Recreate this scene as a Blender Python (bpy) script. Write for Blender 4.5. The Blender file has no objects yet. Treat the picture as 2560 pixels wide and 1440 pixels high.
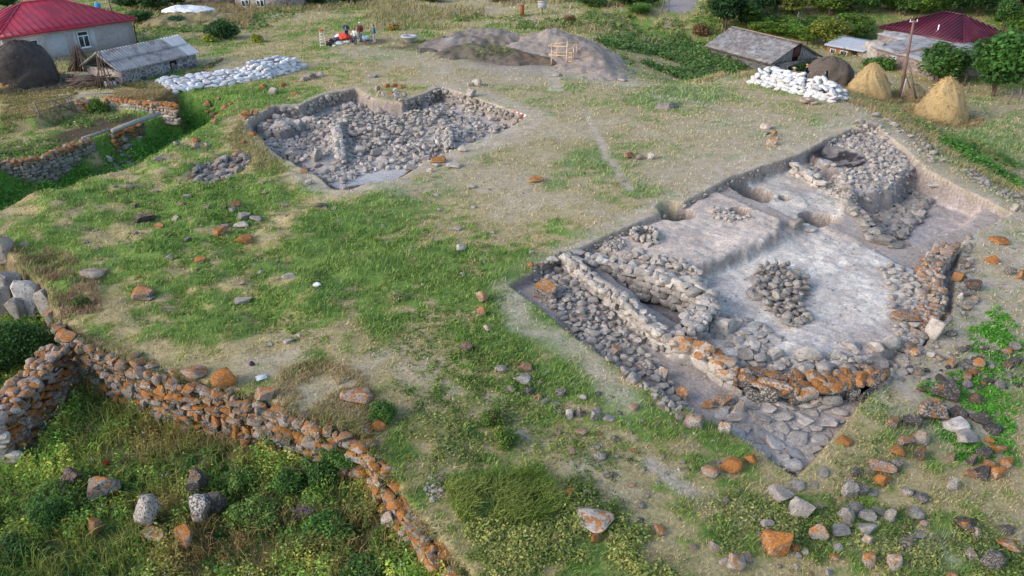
import bpy, bmesh, math, random
import numpy as np
from mathutils import Matrix, Vector, Euler
rng = np.random.default_rng(11); random.seed(11)
S = bpy.context.scene; COL = S.collection
# ------------------------------------------------------------------ camera
FPX, CAMH, PITCH = 1971.0, 16.0, math.radians(28)
SN, CS = math.sin(PITCH), math.cos(PITCH)
def raydir(u, v):
    a, b = (u-1280)/FPX, (720-v)/FPX
    return np.array([a, CS+b*SN, -SN+b*CS])
def PZ(u, v, z=0.0):
    d = raydir(u, v); t = (z-CAMH)/d[2]
    return np.array([d[0]*t, d[1]*t])
def depth(p): return p[1]*CS-(p[2]-CAMH)*SN
cam = bpy.data.cameras.new('camera'); cam.sensor_width = 36; cam.lens = 36*FPX/2560; cam.clip_start = .5; cam.clip_end = 4000
co = bpy.data.objects.new('camera', cam); COL.objects.link(co); co.location = (0, 0, CAMH); co.rotation_euler = (math.pi/2-PITCH, 0, 0); S.camera = co
# ------------------------------------------------------------------ noise, polygons
def _h(ix, iy, s):
    n = (ix.astype(np.int64)*374761393+iy.astype(np.int64)*668265263+s*974634777) & 0xffffffff
    n = ((n ^ (n >> 13))*1274126177) & 0xffffffff
    return ((n ^ (n >> 16)) & 0xffffff)/float(0xffffff)
def vnoise(x, y, s=0):
    ix, iy = np.floor(x), np.floor(y); fx, fy = x-ix, y-iy
    fx = fx*fx*(3-2*fx); fy = fy*fy*(3-2*fy)
    a = _h(ix, iy, s); b = _h(ix+1, iy, s); c = _h(ix, iy+1, s); d = _h(ix+1, iy+1, s)
    return (a*(1-fx)+b*fx)*(1-fy)+(c*(1-fx)+d*fx)*fy
def fbm(x, y, s=0, o=4):
    r = 0; a = .5; t = 0
    for k in range(o):
        r = r+a*vnoise(x*2**k+k*7.3, y*2**k-k*3.1, s+k); t += a; a *= .5
    return r/t
def ss(a, b, x):
    t = np.clip((x-a)/(b-a), 0, 1); return t*t*(3-2*t)
def segdist(x, y, pts):
    d = np.full(x.shape, 1e9)
    for (x0, y0), (x1, y1) in zip(pts[:-1], pts[1:]):
        dx, dy = x1-x0, y1-y0
        t = np.clip(((x-x0)*dx+(y-y0)*dy)/(dx*dx+dy*dy+1e-9), 0, 1)
        d = np.minimum(d, np.hypot(x-x0-t*dx, y-y0-t*dy))
    return d
def inside(x, y, pts):
    c = np.zeros(x.shape, bool); n = len(pts)
    for i in range(n):
        x0, y0 = pts[i]; x1, y1 = pts[(i+1) % n]
        if y0 == y1: continue
        m = ((y0 > y) != (y1 > y)) & (x < (x1-x0)*(y-y0)/(y1-y0)+x0)
        c ^= m
    return c
def sdf(x, y, pts):
    p = np.asarray(pts); lo = p.min(0)-12; hi = p.max(0)+12
    out = np.full(x.shape, -12.0)
    m = (x > lo[0]) & (x < hi[0]) & (y > lo[1]) & (y < hi[1])
    if m.any():
        xs, ys = x[m], y[m]
        d = segdist(xs, ys, list(pts)+[pts[0]])
        out[m] = np.where(inside(xs, ys, pts), d, -d)
    return out
def PP(px, z=0.0): return [tuple(PZ(a[0], a[1], a[2] if len(a) > 2 else z)) for a in px]
# ------------------------------------------------------------------ plan of the site (picture points dropped on their own level)
TRENCH = PP([(1275,710),(1410,632),(1500,595),(1612,547),(1700,508),(1790,462),(1830,438),(1900,415),(1990,386),(2060,352),(2130,320),(2190,318),(2260,370,-.2),(2310,422,-.3),(2440,476,-.4),(2530,520,-.6),(2450,575,-1.0),(2400,610,-1.2),(2385,700,-1.5),(2370,800,-1.8),(2310,880,-2),(2215,960,-2),(2110,1080,-2),(1982,1217,-2),(1850,1120,-1.7),(1690,1035,-1.4),(1560,945,-1),(1440,850,-.5)])
T_A = PP([(1480,640),(1525,597),(1620,553),(1705,512),(1790,480),(1850,500),(1955,548),(1940,605),(1760,690),(1600,660)], -.35)
T_B = PP([(1742,700),(1950,612),(2030,565),(2190,625),(2290,670),(2325,720),(2315,790),(2270,850),(2190,895),(1960,925),(1830,900),(1760,830),(1790,765)], -1.0)
T_C = PP([(1850,498),(1860,440),(1910,420),(1995,392),(2050,420),(2115,490),(2100,560),(2030,575),(1955,545)], -.9)
T_D = PP([(2000,395),(2060,358),(2130,325),(2190,325),(2250,375),(2290,440),(2200,520),(2120,490)], -.4)
T_E = PP([(2140,545),(2215,530),(2300,450),(2400,490),(2480,530),(2440,555),(2390,590),(2260,640),(2170,590)], -1.9)
T_F = PP([(1465,665),(1500,658),(1600,690),(1690,730),(1765,765),(1700,815),(1620,775),(1540,725)], -1.1)
PIT = PP([(618,318),(628,298),(690,264),(752,262),(800,240),(888,222),(930,247),(1005,256),(1050,238),(1102,220),(1200,252),(1316,292),(1240,338),(1135,372),(1060,402),(990,440),(850,472),(790,440),(740,415),(690,375)])
E1 = [(138,800,0),(215,858,0),(300,893,0),(380,925,0),(450,952,0),(590,990,0),(690,1020,0),(790,1062,0),(870,1085,-.1)]
E2 = [(905,1090,-.3),(950,1172,-.6),(1010,1272,-.9),(1090,1370,-1.1),(1165,1455,-1.3),(1230,1540,-1.4)]
LOW = PP(E1+E2+[(900,1900,-2),(-300,1900,-2),(-900,1200,0),(-900,640,0),(-100,612,0),(0,622,0),(60,665,0),(112,730,0),(128,775,0)])
GARD = PP([(-90,425),(0,402),(110,386),(230,345),(320,320),(400,288),(440,266,-.3),(438,262,0),(355,258,0),(270,248,0),(210,242,0),(90,300,-.2),(-90,310,-.2)], -.78)
GULLY = PP([(-90,560),(0,532),(180,470),(330,428),(430,375),(520,315),(560,268),(450,262),(400,290),(330,330),(230,352),(110,388),(0,412),(-90,432)], -.8)
REDGE = PP([(1480,120),(1560,190),(1700,222),(1850,186),(1990,195),(2100,250),(2200,305),(2330,380),(2480,445),(2600,490),(2800,600),(3600,560),(3600,20),(1480,20)])
RUB = PP([(470,440),(520,465),(570,445),(625,395),(610,372),(560,385),(500,405)])
def carve(z, x, y, poly, lev, w, ng=0, lim=None):
    d = sdf(x, y, poly)
    if lim is not None: d = np.minimum(d, lim)
    if ng: d = d+ng*(fbm(x*.9, y*.9, 301, 3)-.5)+.35*ng*(fbm(x*3.1, y*3.1, 302, 2)-.5)
    t = ss(-w/2, w/2, d)
    return z*(1-t)+lev*t
HOLES = [(1612,594,-.35,.48,1.2),(1690,532,-.35,.95,1.9),(1880,486,-.9,1.15,2.3),(1962,497,-.9,.3,.5),(2048,545,-.9,1.0,1.5),(2225,605,-1.85,.9,.7),(2075,427,-.6,.65,1.2),(1850,527,-.35,.5,.8),(2095,387,-.4,1.1,.14),(1665,770,-1.1,.4,.3),(2230,620,-1.9,.7,.6),(2160,545,-1.5,.9,.5)]
def base_z(x, y):
    z = .5*(fbm(x/19+3, y/19, 5, 2)-.5)+.22*(fbm(x/4.2, y/4.2, 9, 3)-.5)
    s = .64*(x-1.8)-.77*(y-29.5)
    z = z-.118*np.log1p(np.exp(np.clip(s, -30, 60)))
    d = sdf(x, y, REDGE)
    far = np.where(inside(x, y, REDGE), np.maximum(d, 0), 0)
    far = np.where(inside(x, y, REDGE) & (d <= -11.9), 12, far)
    z = z-2.7*ss(-1, 11.5, d)
    z = z+.5*(fbm(x/9, y/9, 21, 3)-.5)*ss(70, 95, y)
    return z
def terrain(x, y):
    z = base_z(x, y)
    # tussocky banks left of the meadow
    lf = ss(-2, -12, x)*ss(60, 45, y)*ss(22, 28, y)
    z = z+lf*.95*(fbm(x/2.6+y/9, y/1.7, 31, 3)-.45)
    z = carve(z, x, y, GULLY, -1.9-1.0*ss(-20, -29, x)+.3*(fbm(x/2, y/2, 3, 2)-.5), 3.0)
    z = carve(z, x, y, GARD, -.9+.2*(fbm(x/2, y/2, 4, 2)-.5), .5)
    z = carve(z, x, y, RUB, z-.5, 1.2)
    # low ground under the near walls
    d = sdf(x, y, LOW)
    lev = -1.75-.13*np.clip(d, 0, 14)+.8*(fbm(x/3.1, y/3.1, 41, 3)-.5)
    t = ss(-.2, .25, d); z = z*(1-t)+lev*t
    # trench: the surface is cut, then each floor has its own level
    b = z
    z = carve(z, x, y, TRENCH, b-.42+.1*(fbm(x*1.3, y*1.3, 51, 2)-.5), .2, .12)
    tdl = sdf(x, y, TRENCH)-.12
    rough = .24*(fbm(x*.8, y*.8, 52, 4)-.5)+.10*(fbm(x*3.4, y*3.4, 53, 3)-.5)
    for P, L, w in ((T_D,-.5,.6),(T_A,-.35,.3),(T_C,-.95,.3),(T_B,-1.05,.5),(T_E,-1.85,.7),(T_F,-1.6,.25)):
        z = carve(z, x, y, P, L+rough, w, .4, tdl)
    z = np.where(sdf(x, y, T_D) > 0, z+.35*(fbm(x/1.5, y/1.5, 61, 3)-.4), z)
    for (u, v, zz, r, dp) in HOLES:
        c = PZ(u, v, zz); rr = np.hypot(x-c[0], y-c[1])+.5*r*(fbm(x/r*.8, y/r*.8, 66, 3)-.5); z = z-dp*ss(r*1.12, r*.82, rr)
    # raised oven ring
    c = PZ(1962, 497, -.9); rr = np.maximum(abs(x-c[0]-.1), abs(y-c[1]-.15)); z = z+.09*ss(1.05, .95, rr)*ss(.3, .36, np.hypot(x-c[0], y-c[1]))
    # square pit
    pd = sdf(x, y, PIT)+.34*(fbm(x*.8, y*.8, 303, 3)-.5)
    t = ss(-.14, .14, pd)
    lev = b-1.12+.55*(fbm(x/2.3, y/2.3, 71, 3)-.45)+.45*np.exp(-segdist(x, y, PP([(770,300),(842,318),(848,395),(740,405)], -1))**2/.5)+.4*np.exp(-segdist(x, y, PP([(1115,330),(1120,375),(1040,380),(960,395)], -1))**2/.5)
    lev = lev-.55*np.exp(-((x-PZ(790,355,-1)[0])**2+(y-PZ(790,355,-1)[1])**2)/5)
    lev = np.where(sdf(x, y, PP([(640,318),(700,285),(760,305),(700,330)], -.6)) > 0, b-.6, lev)
    sh = sdf(x, y, PP([(780,445),(850,472),(990,440),(1060,402),(1000,392),(900,415)], -.4)); lev = np.where(sh > 0, b-.55, lev)
    z = z*(1-t)+lev*t
    return z
def axis(lo, hi, st, L, R, g=1.03):
    a = list(np.arange(lo, hi+1e-6, st)); s = st
    while a[-1] < R: s *= g; a.append(a[-1]+s)
    s = st; pre = []; c = lo
    while c > L: s *= g; c -= s; pre.append(c)
    return np.array(pre[::-1]+a)
GX = axis(-34, 34, .1, -420, 420); GY = axis(13.5, 68, .1, -30, 900)
XX, YY = np.meshgrid(GX, GY)
ZZ = terrain(XX, YY)
def H(x, y):
    x = np.asarray(x, float); y = np.asarray(y, float)
    i = np.clip(np.searchsorted(GX, x)-1, 0, len(GX)-2); j = np.clip(np.searchsorted(GY, y)-1, 0, len(GY)-2)
    fx = (x-GX[i])/(GX[i+1]-GX[i]); fy = (y-GY[j])/(GY[j+1]-GY[j])
    return (ZZ[j,i]*(1-fx)+ZZ[j,i+1]*fx)*(1-fy)+(ZZ[j+1,i]*(1-fx)+ZZ[j+1,i+1]*fx)*fy
def hit(u, v):
    d = raydir(u, v); t = np.linspace(8, 260, 6000)
    x, y, z = d[0]*t, d[1]*t, CAMH+d[2]*t
    k = np.argmax(z < H(x, y))
    if k == 0: k = len(t)-1
    tt = np.linspace(t[k-1], t[k], 20); x, y, z = d[0]*tt, d[1]*tt, CAMH+d[2]*tt
    m = np.argmax(z < H(x, y)); return np.array([x[m], y[m], H(x[m], y[m])])
# ------------------------------------------------------------------ ground colour and cover
def gauss(x, y, u, v, r, z=0):
    c = PZ(u, v, z); return np.exp(-((x-c[0])**2+(y-c[1])**2)/(r*r))
GREEN = [(1080,1000,1.6,-.3),(1150,1085,1.6,-.6),(1000,1075,1.4,-.4),(1060,1160,1.5,-.7),(1200,1185,1.4,-.9),(900,1010,1.2,0),(960,960,1.2,-.1),(60,570,4,0),(160,520,3,0),(30,610,3,0),(250,480,3,-.5),(100,640,2,0),(430,300,5,-1.6),(500,330,4,-1),(330,420,6,-2),(60,470,6,-2),(250,560,4,0),(430,520,5,0),(330,640,3.5,0),(560,480,4,0),(480,700,3,0),(620,680,4,0),(800,640,5,0),(950,640,4.5,0),(1050,700,4,0),(760,780,3,0),(900,560,4,0),(1130,620,3.5,0),(1240,880,3,0),(1200,980,2.6,-.5),(1390,1060,2.6,-1),(1330,960,2.4,-.8),(960,800,2.5,0),(560,820,2.2,0),(420,800,2,0),(1500,1100,3,-1.5),(1700,1100,2.4,-2),(1760,1320,3,-2.5),(2300,1170,3,-2.5),(2450,880,2.2,-2.2),(2500,1000,2.5,-2.5),(2230,1380,2,-2.7),(2400,1380,2.4,-2.8),(1300,1280,2.6,-1.5),(1150,600,3,0),(1250,640,3,0),(600,500,3.5,0),(1700,240,5,0),(1500,420,3,0),(1620,470,2,0),(1400,560,2,0),(1440,640,1.5,0),(2420,390,4,-1),(2520,330,5,-2),(560,240,3,0),(640,230,3,0)]
DRY = [(1000,180,7,0),(1200,200,7,0),(1420,330,5,0),(1250,460,5,0),(1380,500,5,0),(1300,560,3,0),(830,960,2.2,0),(880,930,2,0),(500,880,2.6,0),(300,790,3,0),(700,870,2,0),(640,720,2.2,0),(1000,860,2.2,0),(1070,930,1.8,-.2),(1190,520,4,0),(640,330,3,0),(120,210,8,0),(140,250,6,0),(330,240,2,0),(250,600,3,0),(150,540,4,0),(1290,600,3,0),(1030,1010,2,-.3),(1230,1090,2.4,-.7),(1480,1150,2,-1.2),(1550,1250,2.2,-1.8),(2100,260,3,0),(2280,350,3,0),(2380,430,3,0),(2500,1260,3,-2.6),(2330,1250,2,-2.5),(2560,700,4,-2),(1700,420,4,0),(1750,330,5,0),(1900,290,5,0),(1560,230,4,0),(640,40,9,0),(1200,20,14,0),(1700,130,5,-2)]
PATHS = [([(1470,295),(1490,335),(1512,368),(1518,395),(1540,415),(1553,440),(1575,470)],.25,.85),([(1350,150),(1380,195),(1390,228)],.5,.9),([(1100,185),(1112,165)],.8,.8),([(1105,218),(1200,240),(1330,288),(1345,305),(1250,350),(1140,385),(1060,415)],1.0,.9),([(1340,300),(1110,222)],.5,.8),([(760,440),(850,480),(990,452)],.9,.7),([(690,390),(640,340),(600,320)],.5,.55),([(1225,330),(1120,450),(1000,480)],.8,.35),([(1275,718),(1300,800),(1450,860),(1560,960)],.55,.65),([(1235,1030),(1280,1075),(1330,1110)],.35,.75),([(1630,1150),(1720,1200),(1850,1245),(1960,1265)],.3,.85),([(2200,1310),(2330,1310),(2450,1290),(2600,1240)],.45,.5),([(1010,920),(1070,935),(1130,960)],.4,.45),([(610,920),(660,925),(720,900)],.6,.5),([(1000,155),(1250,165),(1400,175),(1560,205)],1.7,.6),([(880,130),(1100,150)],2.0,.5),([(1740,320),(1900,300)],1.6,.4),([(1560,300),(1680,350)],.3,.4),([(1640,240),(1800,270),(1900,280)],.6,.4),([(1270,720),(1350,700),(1420,620),(1520,575)],.6,.5),([(2050,360),(1900,400),(1790,440)],1.8,.7),([(1790,455),(1650,520),(1500,585)],.9,.75),([(2000,340),(1850,400),(1760,440)],3,.5),([(2170,290),(2060,340)],1.5,.6),([(500,150),(620,175)],1.2,.4),([(310,235),(120,235)],1.3,.3),([(520,148),(700,170),(860,150)],1.4,.25),([(2330,420),(2450,465),(2560,510)],1.4,.6),([(2500,560),(2430,640),(2430,760),(2340,900)],2.2,.8),([(2560,640),(2490,740),(2470,800)],1.6,.5),([(2260,360),(2210,315)],1,.6)]
PATHW = [([tuple(PZ(a, b, -.8 if b > 1000 else 0)) for a, b in p], w, s) for p, w, s in PATHS]
RUST = [(900,560),(830,700),(1260,560),(1290,480),(1070,800)]
def ground(x, y, z=None):
    """albedo (n,3), grass cover 0..1, growth factor"""
    n1 = fbm(x/2.4+9, y/2.4, 101, 4); n2 = fbm(x/.7, y/.7, 102, 3); n3 = fbm(x/7, y/7, 103, 3)
    # streaky grain running across the slope
    st = fbm((x*.8+y*.25)/1.9, (y*.9-x*.25)/.6, 104, 3)
    g = np.zeros(x.shape); dr = np.zeros(x.shape)
    for a in GREEN: g = np.maximum(g, gauss(x, y, a[0], a[1], a[2]*.92, a[3]))
    for a in DRY: dr = np.maximum(dr, gauss(x, y, a[0], a[1], a[2]*.9, a[3]))
    n5 = fbm(x/.42, y/.42, 106, 3)
    k = .40+.80*g-.62*dr+1.9*(n1-.5)+1.3*(n2-.5)+1.3*(n5-.5)+.6*(n3-.5)+.7*(st-.5)-.16*ss(27, 20, y)*ss(4, 9, x)
    k = k+.25*ss(80, 105, y)*(1-dr)
    k = ss(.2, .95, k)[..., None]
    var = n2[..., None]
    green = np.array([.082,.168,.030])*(1-var)+np.array([.195,.262,.066])*var
    dry = np.array([.41,.315,.165])*(1-var)+np.array([.30,.255,.125])*var
    mid = np.array([.25,.245,.085])
    kk = k*2
    c = np.where(kk < 1, dry*(1-kk)+mid*kk, mid*(2-kk)+green*(kk-1))
    cover = .55+.45*k[..., 0]; lush = .5+.9*k[..., 0]*g+.3*k[..., 0]
    # bare earth: worn paths, margins of the cuts
    dirt = np.zeros(x.shape)
    for p, w, s in PATHW: dirt = np.maximum(dirt, s*ss(1.9*w, .35*w, segdist(x, y, p)))
    td, pd = sdf(x, y, TRENCH), sdf(x, y, PIT)
    dirt = np.maximum(dirt, .85*ss(-1.5, -.2, td)*ss(30, 36, y)); dirt = np.maximum(dirt, .9*ss(-.9, -.1, pd))
    dirt = np.maximum(dirt, .5*ss(.64, .82, 1-n1+.2*dr-.3*g))
    dirt = np.clip(dirt*(.1+1.5*fbm(x/.45, y/.45, 105, 3))+.35*dirt*(n1-.4), 0, 1)
    de = np.array([.44,.36,.275])*(.8+.4*n2[..., None])
    lo = sdf(x, y, LOW)
    dirt = dirt*(lo < 0)
    # dusty grey toning of the trodden plateau
    c = c*(1-.22*(ss(34, 44, y)*ss(-10, -2, x)*ss(80, 70, y))[..., None])+np.array([.34,.30,.23])*.22*(ss(34, 44, y)*ss(-10, -2, x)*ss(80, 70, y))[..., None]
    c = c*(1-dirt[..., None])+de*dirt[..., None]; cover = cover*(1-dirt)**1.5
    def put(c, m, colr): return c*(1-m[..., None])+np.asarray(colr)*m[..., None]
    # dark garden soil
    gd = ss(-.3, .6, sdf(x, y, PP([(-90,425),(0,385),(150,330),(250,295),(330,285),(360,300),(300,318),(130,372),(0,402)], -.9)))*ss(.40, .55, n1+.12)
    c = put(c, gd*.9, [.075,.048,.036]); cover = cover*(1-.9*gd)
    # lush weeds of the gully
    gu = ss(-1.2, .6, sdf(x, y, GULLY)); lg = ss(.25, .5, n1)*gu
    c = put(c, lg*.85, [.080,.20,.03]); lush = lush+.9*lg; cover = np.maximum(cover, lg)
    # low ground
    lw = ss(-.1, .4, lo); c = put(c, lw*.8, [.07,.085,.03]); cover = np.maximum(cover, lw*.4)
    # dark bare soil round the heaps
    ds = np.maximum.reduce([gauss(x, y, 1130, 128, 2.6), gauss(x, y, 1230, 150, 2.8), gauss(x, y, 1320, 152, 2.5), gauss(x, y, 1010, 115, 2), gauss(x, y, 930, 108, 2.4)])*ss(.35, .6, n1)
    c = put(c, np.clip(ds, 0, .85), [.13,.095,.07]); cover = cover*(1-ds)
    hz = np.maximum.reduce([gauss(x, y, 1420, 165, 4), gauss(x, y, 1300, 168, 4)]); c = put(c, hz*.7, [.36,.30,.25]); cover = cover*(1-.8*hz)
    # inside the cuts
    tn = ss(-.06, .06, td); pn = ss(-.05, .05, pd)
    tc = np.zeros(x.shape+(3,))+np.array([.36,.30,.255])
    for P, colr in ((T_D,[.35,.32,.31]),(T_A,[.52,.425,.35]),(T_C,[.58,.51,.43]),(T_B,[.60,.53,.455]),(T_E,[.43,.375,.35]),(T_F,[.30,.255,.235])):
        tc = put(tc, ss(-.1, .2, sdf(x, y, P)), colr)
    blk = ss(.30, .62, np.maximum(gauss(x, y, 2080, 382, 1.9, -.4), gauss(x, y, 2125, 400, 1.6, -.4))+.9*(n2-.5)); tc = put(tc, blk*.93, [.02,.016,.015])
    yel = ss(.3, .8, gauss(x, y, 2150, 372, 1.1, -.4)); tc = put(tc, yel*.8, [.55,.46,.32])
    tc = put(tc, .55*ss(.5, .8, gauss(x, y, 2120, 850, 3, -1)+.3*(n1-.5)), [.42,.36,.34])
    tc = tc*(.62+.42*n1+.34*fbm(x/.33, y/.33, 112, 3))[..., None]; tc = tc*(.86+.28*fbm((x*.8+y*.6)/.22, (y*.8-x*.6)/1.6, 114, 3))[..., None]; tc = put(tc, .5*ss(.52, .62, fbm((x+y)/1.7, (x-y)/.8, 113, 4)), [.40,.335,.295])
    rb = ss(.55, .68, fbm(x/3, y/3, 110, 3)); tc = put(tc, rb*.4, [.34,.26,.21])
    c = put(c, tn, 0*c[..., :]) if False else c*(1-tn[..., None])+tc*tn[..., None]
    pc = np.array([.40,.355,.32])*(.55+.6*n1+.3*n2)[..., None]
    sh = ss(-.1, .3, sdf(x, y, PP([(780,445),(850,472),(990,440),(1060,402),(1000,392),(900,415)], -.4))); pc = put(pc, sh*.8, [.47,.44,.42])
    c = c*(1-pn[..., None])+pc*pn[..., None]
    cover = cover*(1-tn)*(1-pn)
    # road
    rd = ss(2.3, 1.5, segdist(x, y, PP([(1690,70),(1705,45),(1730,15),(1745,-30)], -2.5))); c = put(c, rd, [.30,.255,.24]); cover = cover*(1-rd)
    rd2 = ss(1.0, .5, segdist(x, y, PP([(2130,170),(2180,190),(2215,200)], -2.5))); c = put(c, rd2*.8, [.2,.18,.17])
    return c*1.12, np.clip(cover, 0, 1), lush
# ------------------------------------------------------------------ mesh helpers
def mesh_np(name, V, faces, col=None, smooth=False, attr='col', sharp=0):
    V = np.asarray(V, np.float32); me = bpy.data.meshes.new(name)
    me.vertices.add(len(V)); me.vertices.foreach_set('co', V.ravel())
    if not isinstance(faces, list): faces = [faces]
    faces = [np.asarray(f, np.int32) for f in faces if len(f)]
    loops = np.concatenate([f.ravel() for f in faces]); sizes = np.concatenate([np.full(len(f), f.shape[1]) for f in faces])
    me.loops.add(len(loops)); me.loops.foreach_set('vertex_index', loops)
    me.polygons.add(len(sizes)); me.polygons.foreach_set('loop_start', np.concatenate([[0], np.cumsum(sizes)[:-1]]).astype(np.int32))
    me.update(calc_edges=True)
    if smooth: me.polygons.foreach_set('use_smooth', np.ones(len(sizes), bool))
    if sharp or attr == 'tint': me.set_sharp_from_angle(angle=sharp or .55)
    if col is not None:
        a = me.attributes.new(attr, 'FLOAT_COLOR', 'POINT')
        c = np.ones((len(V), 4), np.float32); c[:, :np.asarray(col).shape[1]] = col; a.data.foreach_set('color', c.ravel())
    return me
class MB:
    """collects shapes into ONE mesh"""
    def __init__(s): s.V = []; s.F = {}; s.C = []; s.n = 0
    def add(s, V, F, col=None):
        V = np.asarray(V, float)
        if isinstance(F, list) and len(F) and np.ndim(F[0]) == 1: F = np.asarray(F)
        for f in (F if isinstance(F, list) else [F]):
            f = np.asarray(f)
            if len(f): s.F.setdefault(f.shape[1], []).append(f+s.n)
        s.V.append(V); s.n += len(V)
        if col is not None:
            col = np.asarray(col, float); s.C.append(np.tile(col, (len(V), 1)) if col.ndim == 1 else col)
    def box(s, x0, x1, y0, y1, z0, z1, col=None, M=None):
        V = np.array([(x, y, z) for z in (z0, z1) for y in (y0, y1) for x in (x0, x1)], float)
        if M is not None: V = V@np.array(M.to_3x3()).T+np.array(M.translation)
        s.add(V, [(0,2,3,1),(4,5,7,6),(0,1,5,4),(2,6,7,3),(0,4,6,2),(1,3,7,5)], col)
    def tube(s, pts, r, seg=8, col=None, cap=True):
        pts = np.asarray(pts, float); n = len(pts); r = np.full(n, r) if np.isscalar(r) else np.asarray(r, float)
        V = []
        for i in range(n):
            d = pts[min(i+1, n-1)]-pts[max(i-1, 0)]; d = d/(np.linalg.norm(d)+1e-9)
            a = np.cross(d, (0, 0, 1) if abs(d[2]) < .9 else (1, 0, 0)); a /= np.linalg.norm(a); b = np.cross(d, a)
            t = np.arange(seg)*2*math.pi/seg
            V.append(pts[i]+r[i]*(np.cos(t)[:, None]*a+np.sin(t)[:, None]*b))
        F = [(i*seg+j, i*seg+(j+1) % seg, (i+1)*seg+(j+1) % seg, (i+1)*seg+j) for i in range(n-1) for j in range(seg)]
        V = np.concatenate(V); T = []
        if cap:
            V = np.concatenate([V, pts[:1], pts[-1:]]); m = n*seg
            T = [(m, (j+1) % seg, j) for j in range(seg)]+[(m+1, (n-1)*seg+j, (n-1)*seg+(j+1) % seg) for j in range(seg)]
        s.add(V, [F, T], col)
    def lathe(s, prof, seg=24, col=None, c=(0, 0, 0)):
        V = [(c[0]+r*math.cos(2*math.pi*j/seg), c[1]+r*math.sin(2*math.pi*j/seg), c[2]+z) for r, z in prof for j in range(seg)]
        F = [(i*seg+j, i*seg+(j+1) % seg, (i+1)*seg+(j+1) % seg, (i+1)*seg+j) for i in range(len(prof)-1) for j in range(seg)]
        s.add(V, F, col)
    def mesh(s, name, smooth=False, attr='col'):
        return mesh_np(name, np.concatenate(s.V), [np.concatenate(f) for f in s.F.values()], np.concatenate(s.C) if s.C else None, smooth, attr)
    def obj(s, name, m, parent=None, smooth=False, attr='col'): return obj(name, s.mesh(name, smooth, attr), m, parent)
def obj(name, me, m, parent=None):
    o = bpy.data.objects.new(name, me); COL.objects.link(o)
    if m is not None and not len(me.materials): me.materials.append(m)
    if parent: o.parent = parent
    return o
def tag(o, label, cat, group=None):
    o['label'] = label; o['category'] = cat
    if group: o['group'] = group
    return o
def kind(o, k, label=None):
    o['kind'] = k
    if label: o['label'] = label
    return o
def thing(name, label, cat, loc=(0, 0, 0), rz=0, group=None):
    o = bpy.data.objects.new(name, None); COL.objects.link(o); o.location = loc; o.rotation_euler = (0, 0, rz); o.empty_display_size = .2
    return tag(o, label, cat, group)
# ------------------------------------------------------------------ materials
def nt(name, rough=.85, spec=.2):
    m = bpy.data.materials.new(name); m.use_nodes = True; t = m.node_tree
    b = t.nodes['Principled BSDF']; b.inputs['Roughness'].default_value = rough; b.inputs['Specular IOR Level'].default_value = spec
    return m, t, b
def N(t, typ, **kw):
    n = t.nodes.new(typ)
    for k, v in kw.items():
        if k in n.inputs: n.inputs[k].default_value = v
        else: setattr(n, k, v)
    return n
def lnk(t, a, b): t.links.new(a, b)
def noise(t, vec, scale, detail=4, rough=.55, w=None):
    n = N(t, 'ShaderNodeTexNoise'); n.inputs['Scale'].default_value = scale; n.inputs['Detail'].default_value = detail; n.inputs['Roughness'].default_value = rough
    if vec is not None: lnk(t, vec, n.inputs['Vector'])
    return n.outputs['Fac']
def mrange(t, f, a, b, c=0, d=1, smooth=True):
    n = N(t, 'ShaderNodeMapRange'); n.interpolation_type = 'SMOOTHSTEP' if smooth else 'LINEAR'
    n.inputs['From Min'].default_value = a; n.inputs['From Max'].default_value = b; n.inputs['To Min'].default_value = c; n.inputs['To Max'].default_value = d
    lnk(t, f, n.inputs['Value']); return n.outputs['Result']
def mth(t, op, a, b=None):
    n = N(t, 'ShaderNodeMath'); n.operation = op
    for i, x in enumerate((a, b)):
        if x is None: continue
        if hasattr(x, 'type'): lnk(t, x, n.inputs[i])
        else: n.inputs[i].default_value = x
    return n.outputs[0]
def mix(t, f, a, b, mode='MIX'):
    n = N(t, 'ShaderNodeMix'); n.data_type = 'RGBA'; n.blend_type = mode
    for i, x in ((0, f), (6, a), (7, b)):
        if hasattr(x, 'type'): lnk(t, x, n.inputs[i])
        elif i == 0: n.inputs[0].default_value = x
        else: n.inputs[i].default_value = (*x, 1)
    return n.outputs[2]
def bump(t, b, h, s=.4, d=.03):
    n = N(t, 'ShaderNodeBump'); n.inputs['Strength'].default_value = s; n.inputs['Distance'].default_value = d
    lnk(t, h, n.inputs['Height']); lnk(t, n.outputs[0], b.inputs['Normal'])
def attr(t, name):
    n = N(t, 'ShaderNodeAttribute'); n.attribute_name = name; return n
def oc(t): return N(t, 'ShaderNodeTexCoord').outputs['Object']
def ground_mat():
    m, t, b = nt('earth_and_turf', .95, .1); v = oc(t); a = attr(t, 'col').outputs['Color']
    n1, n2 = noise(t, v, 9, 5, .7), noise(t, v, 2.2, 3)
    f = mrange(t, n1, .25, .75, .50, 1.50, False); g = mrange(t, n2, .3, .7, .88, 1.12, False)
    fg = mth(t, 'MULTIPLY', f, g); cc = N(t, 'ShaderNodeCombineColor')
    for i in range(3): lnk(t, fg, cc.inputs[i])
    c = mix(t, 1.0, a, cc.outputs[0], 'MULTIPLY')
    sp = mrange(t, noise(t, v, 26, 2), .66, .74); c = mix(t, mth(t, 'MULTIPLY', sp, .3), c, (.5, .46, .42))
    lnk(t, c, b.inputs['Base Color']); bump(t, b, n1, .55, .06); return m
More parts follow.
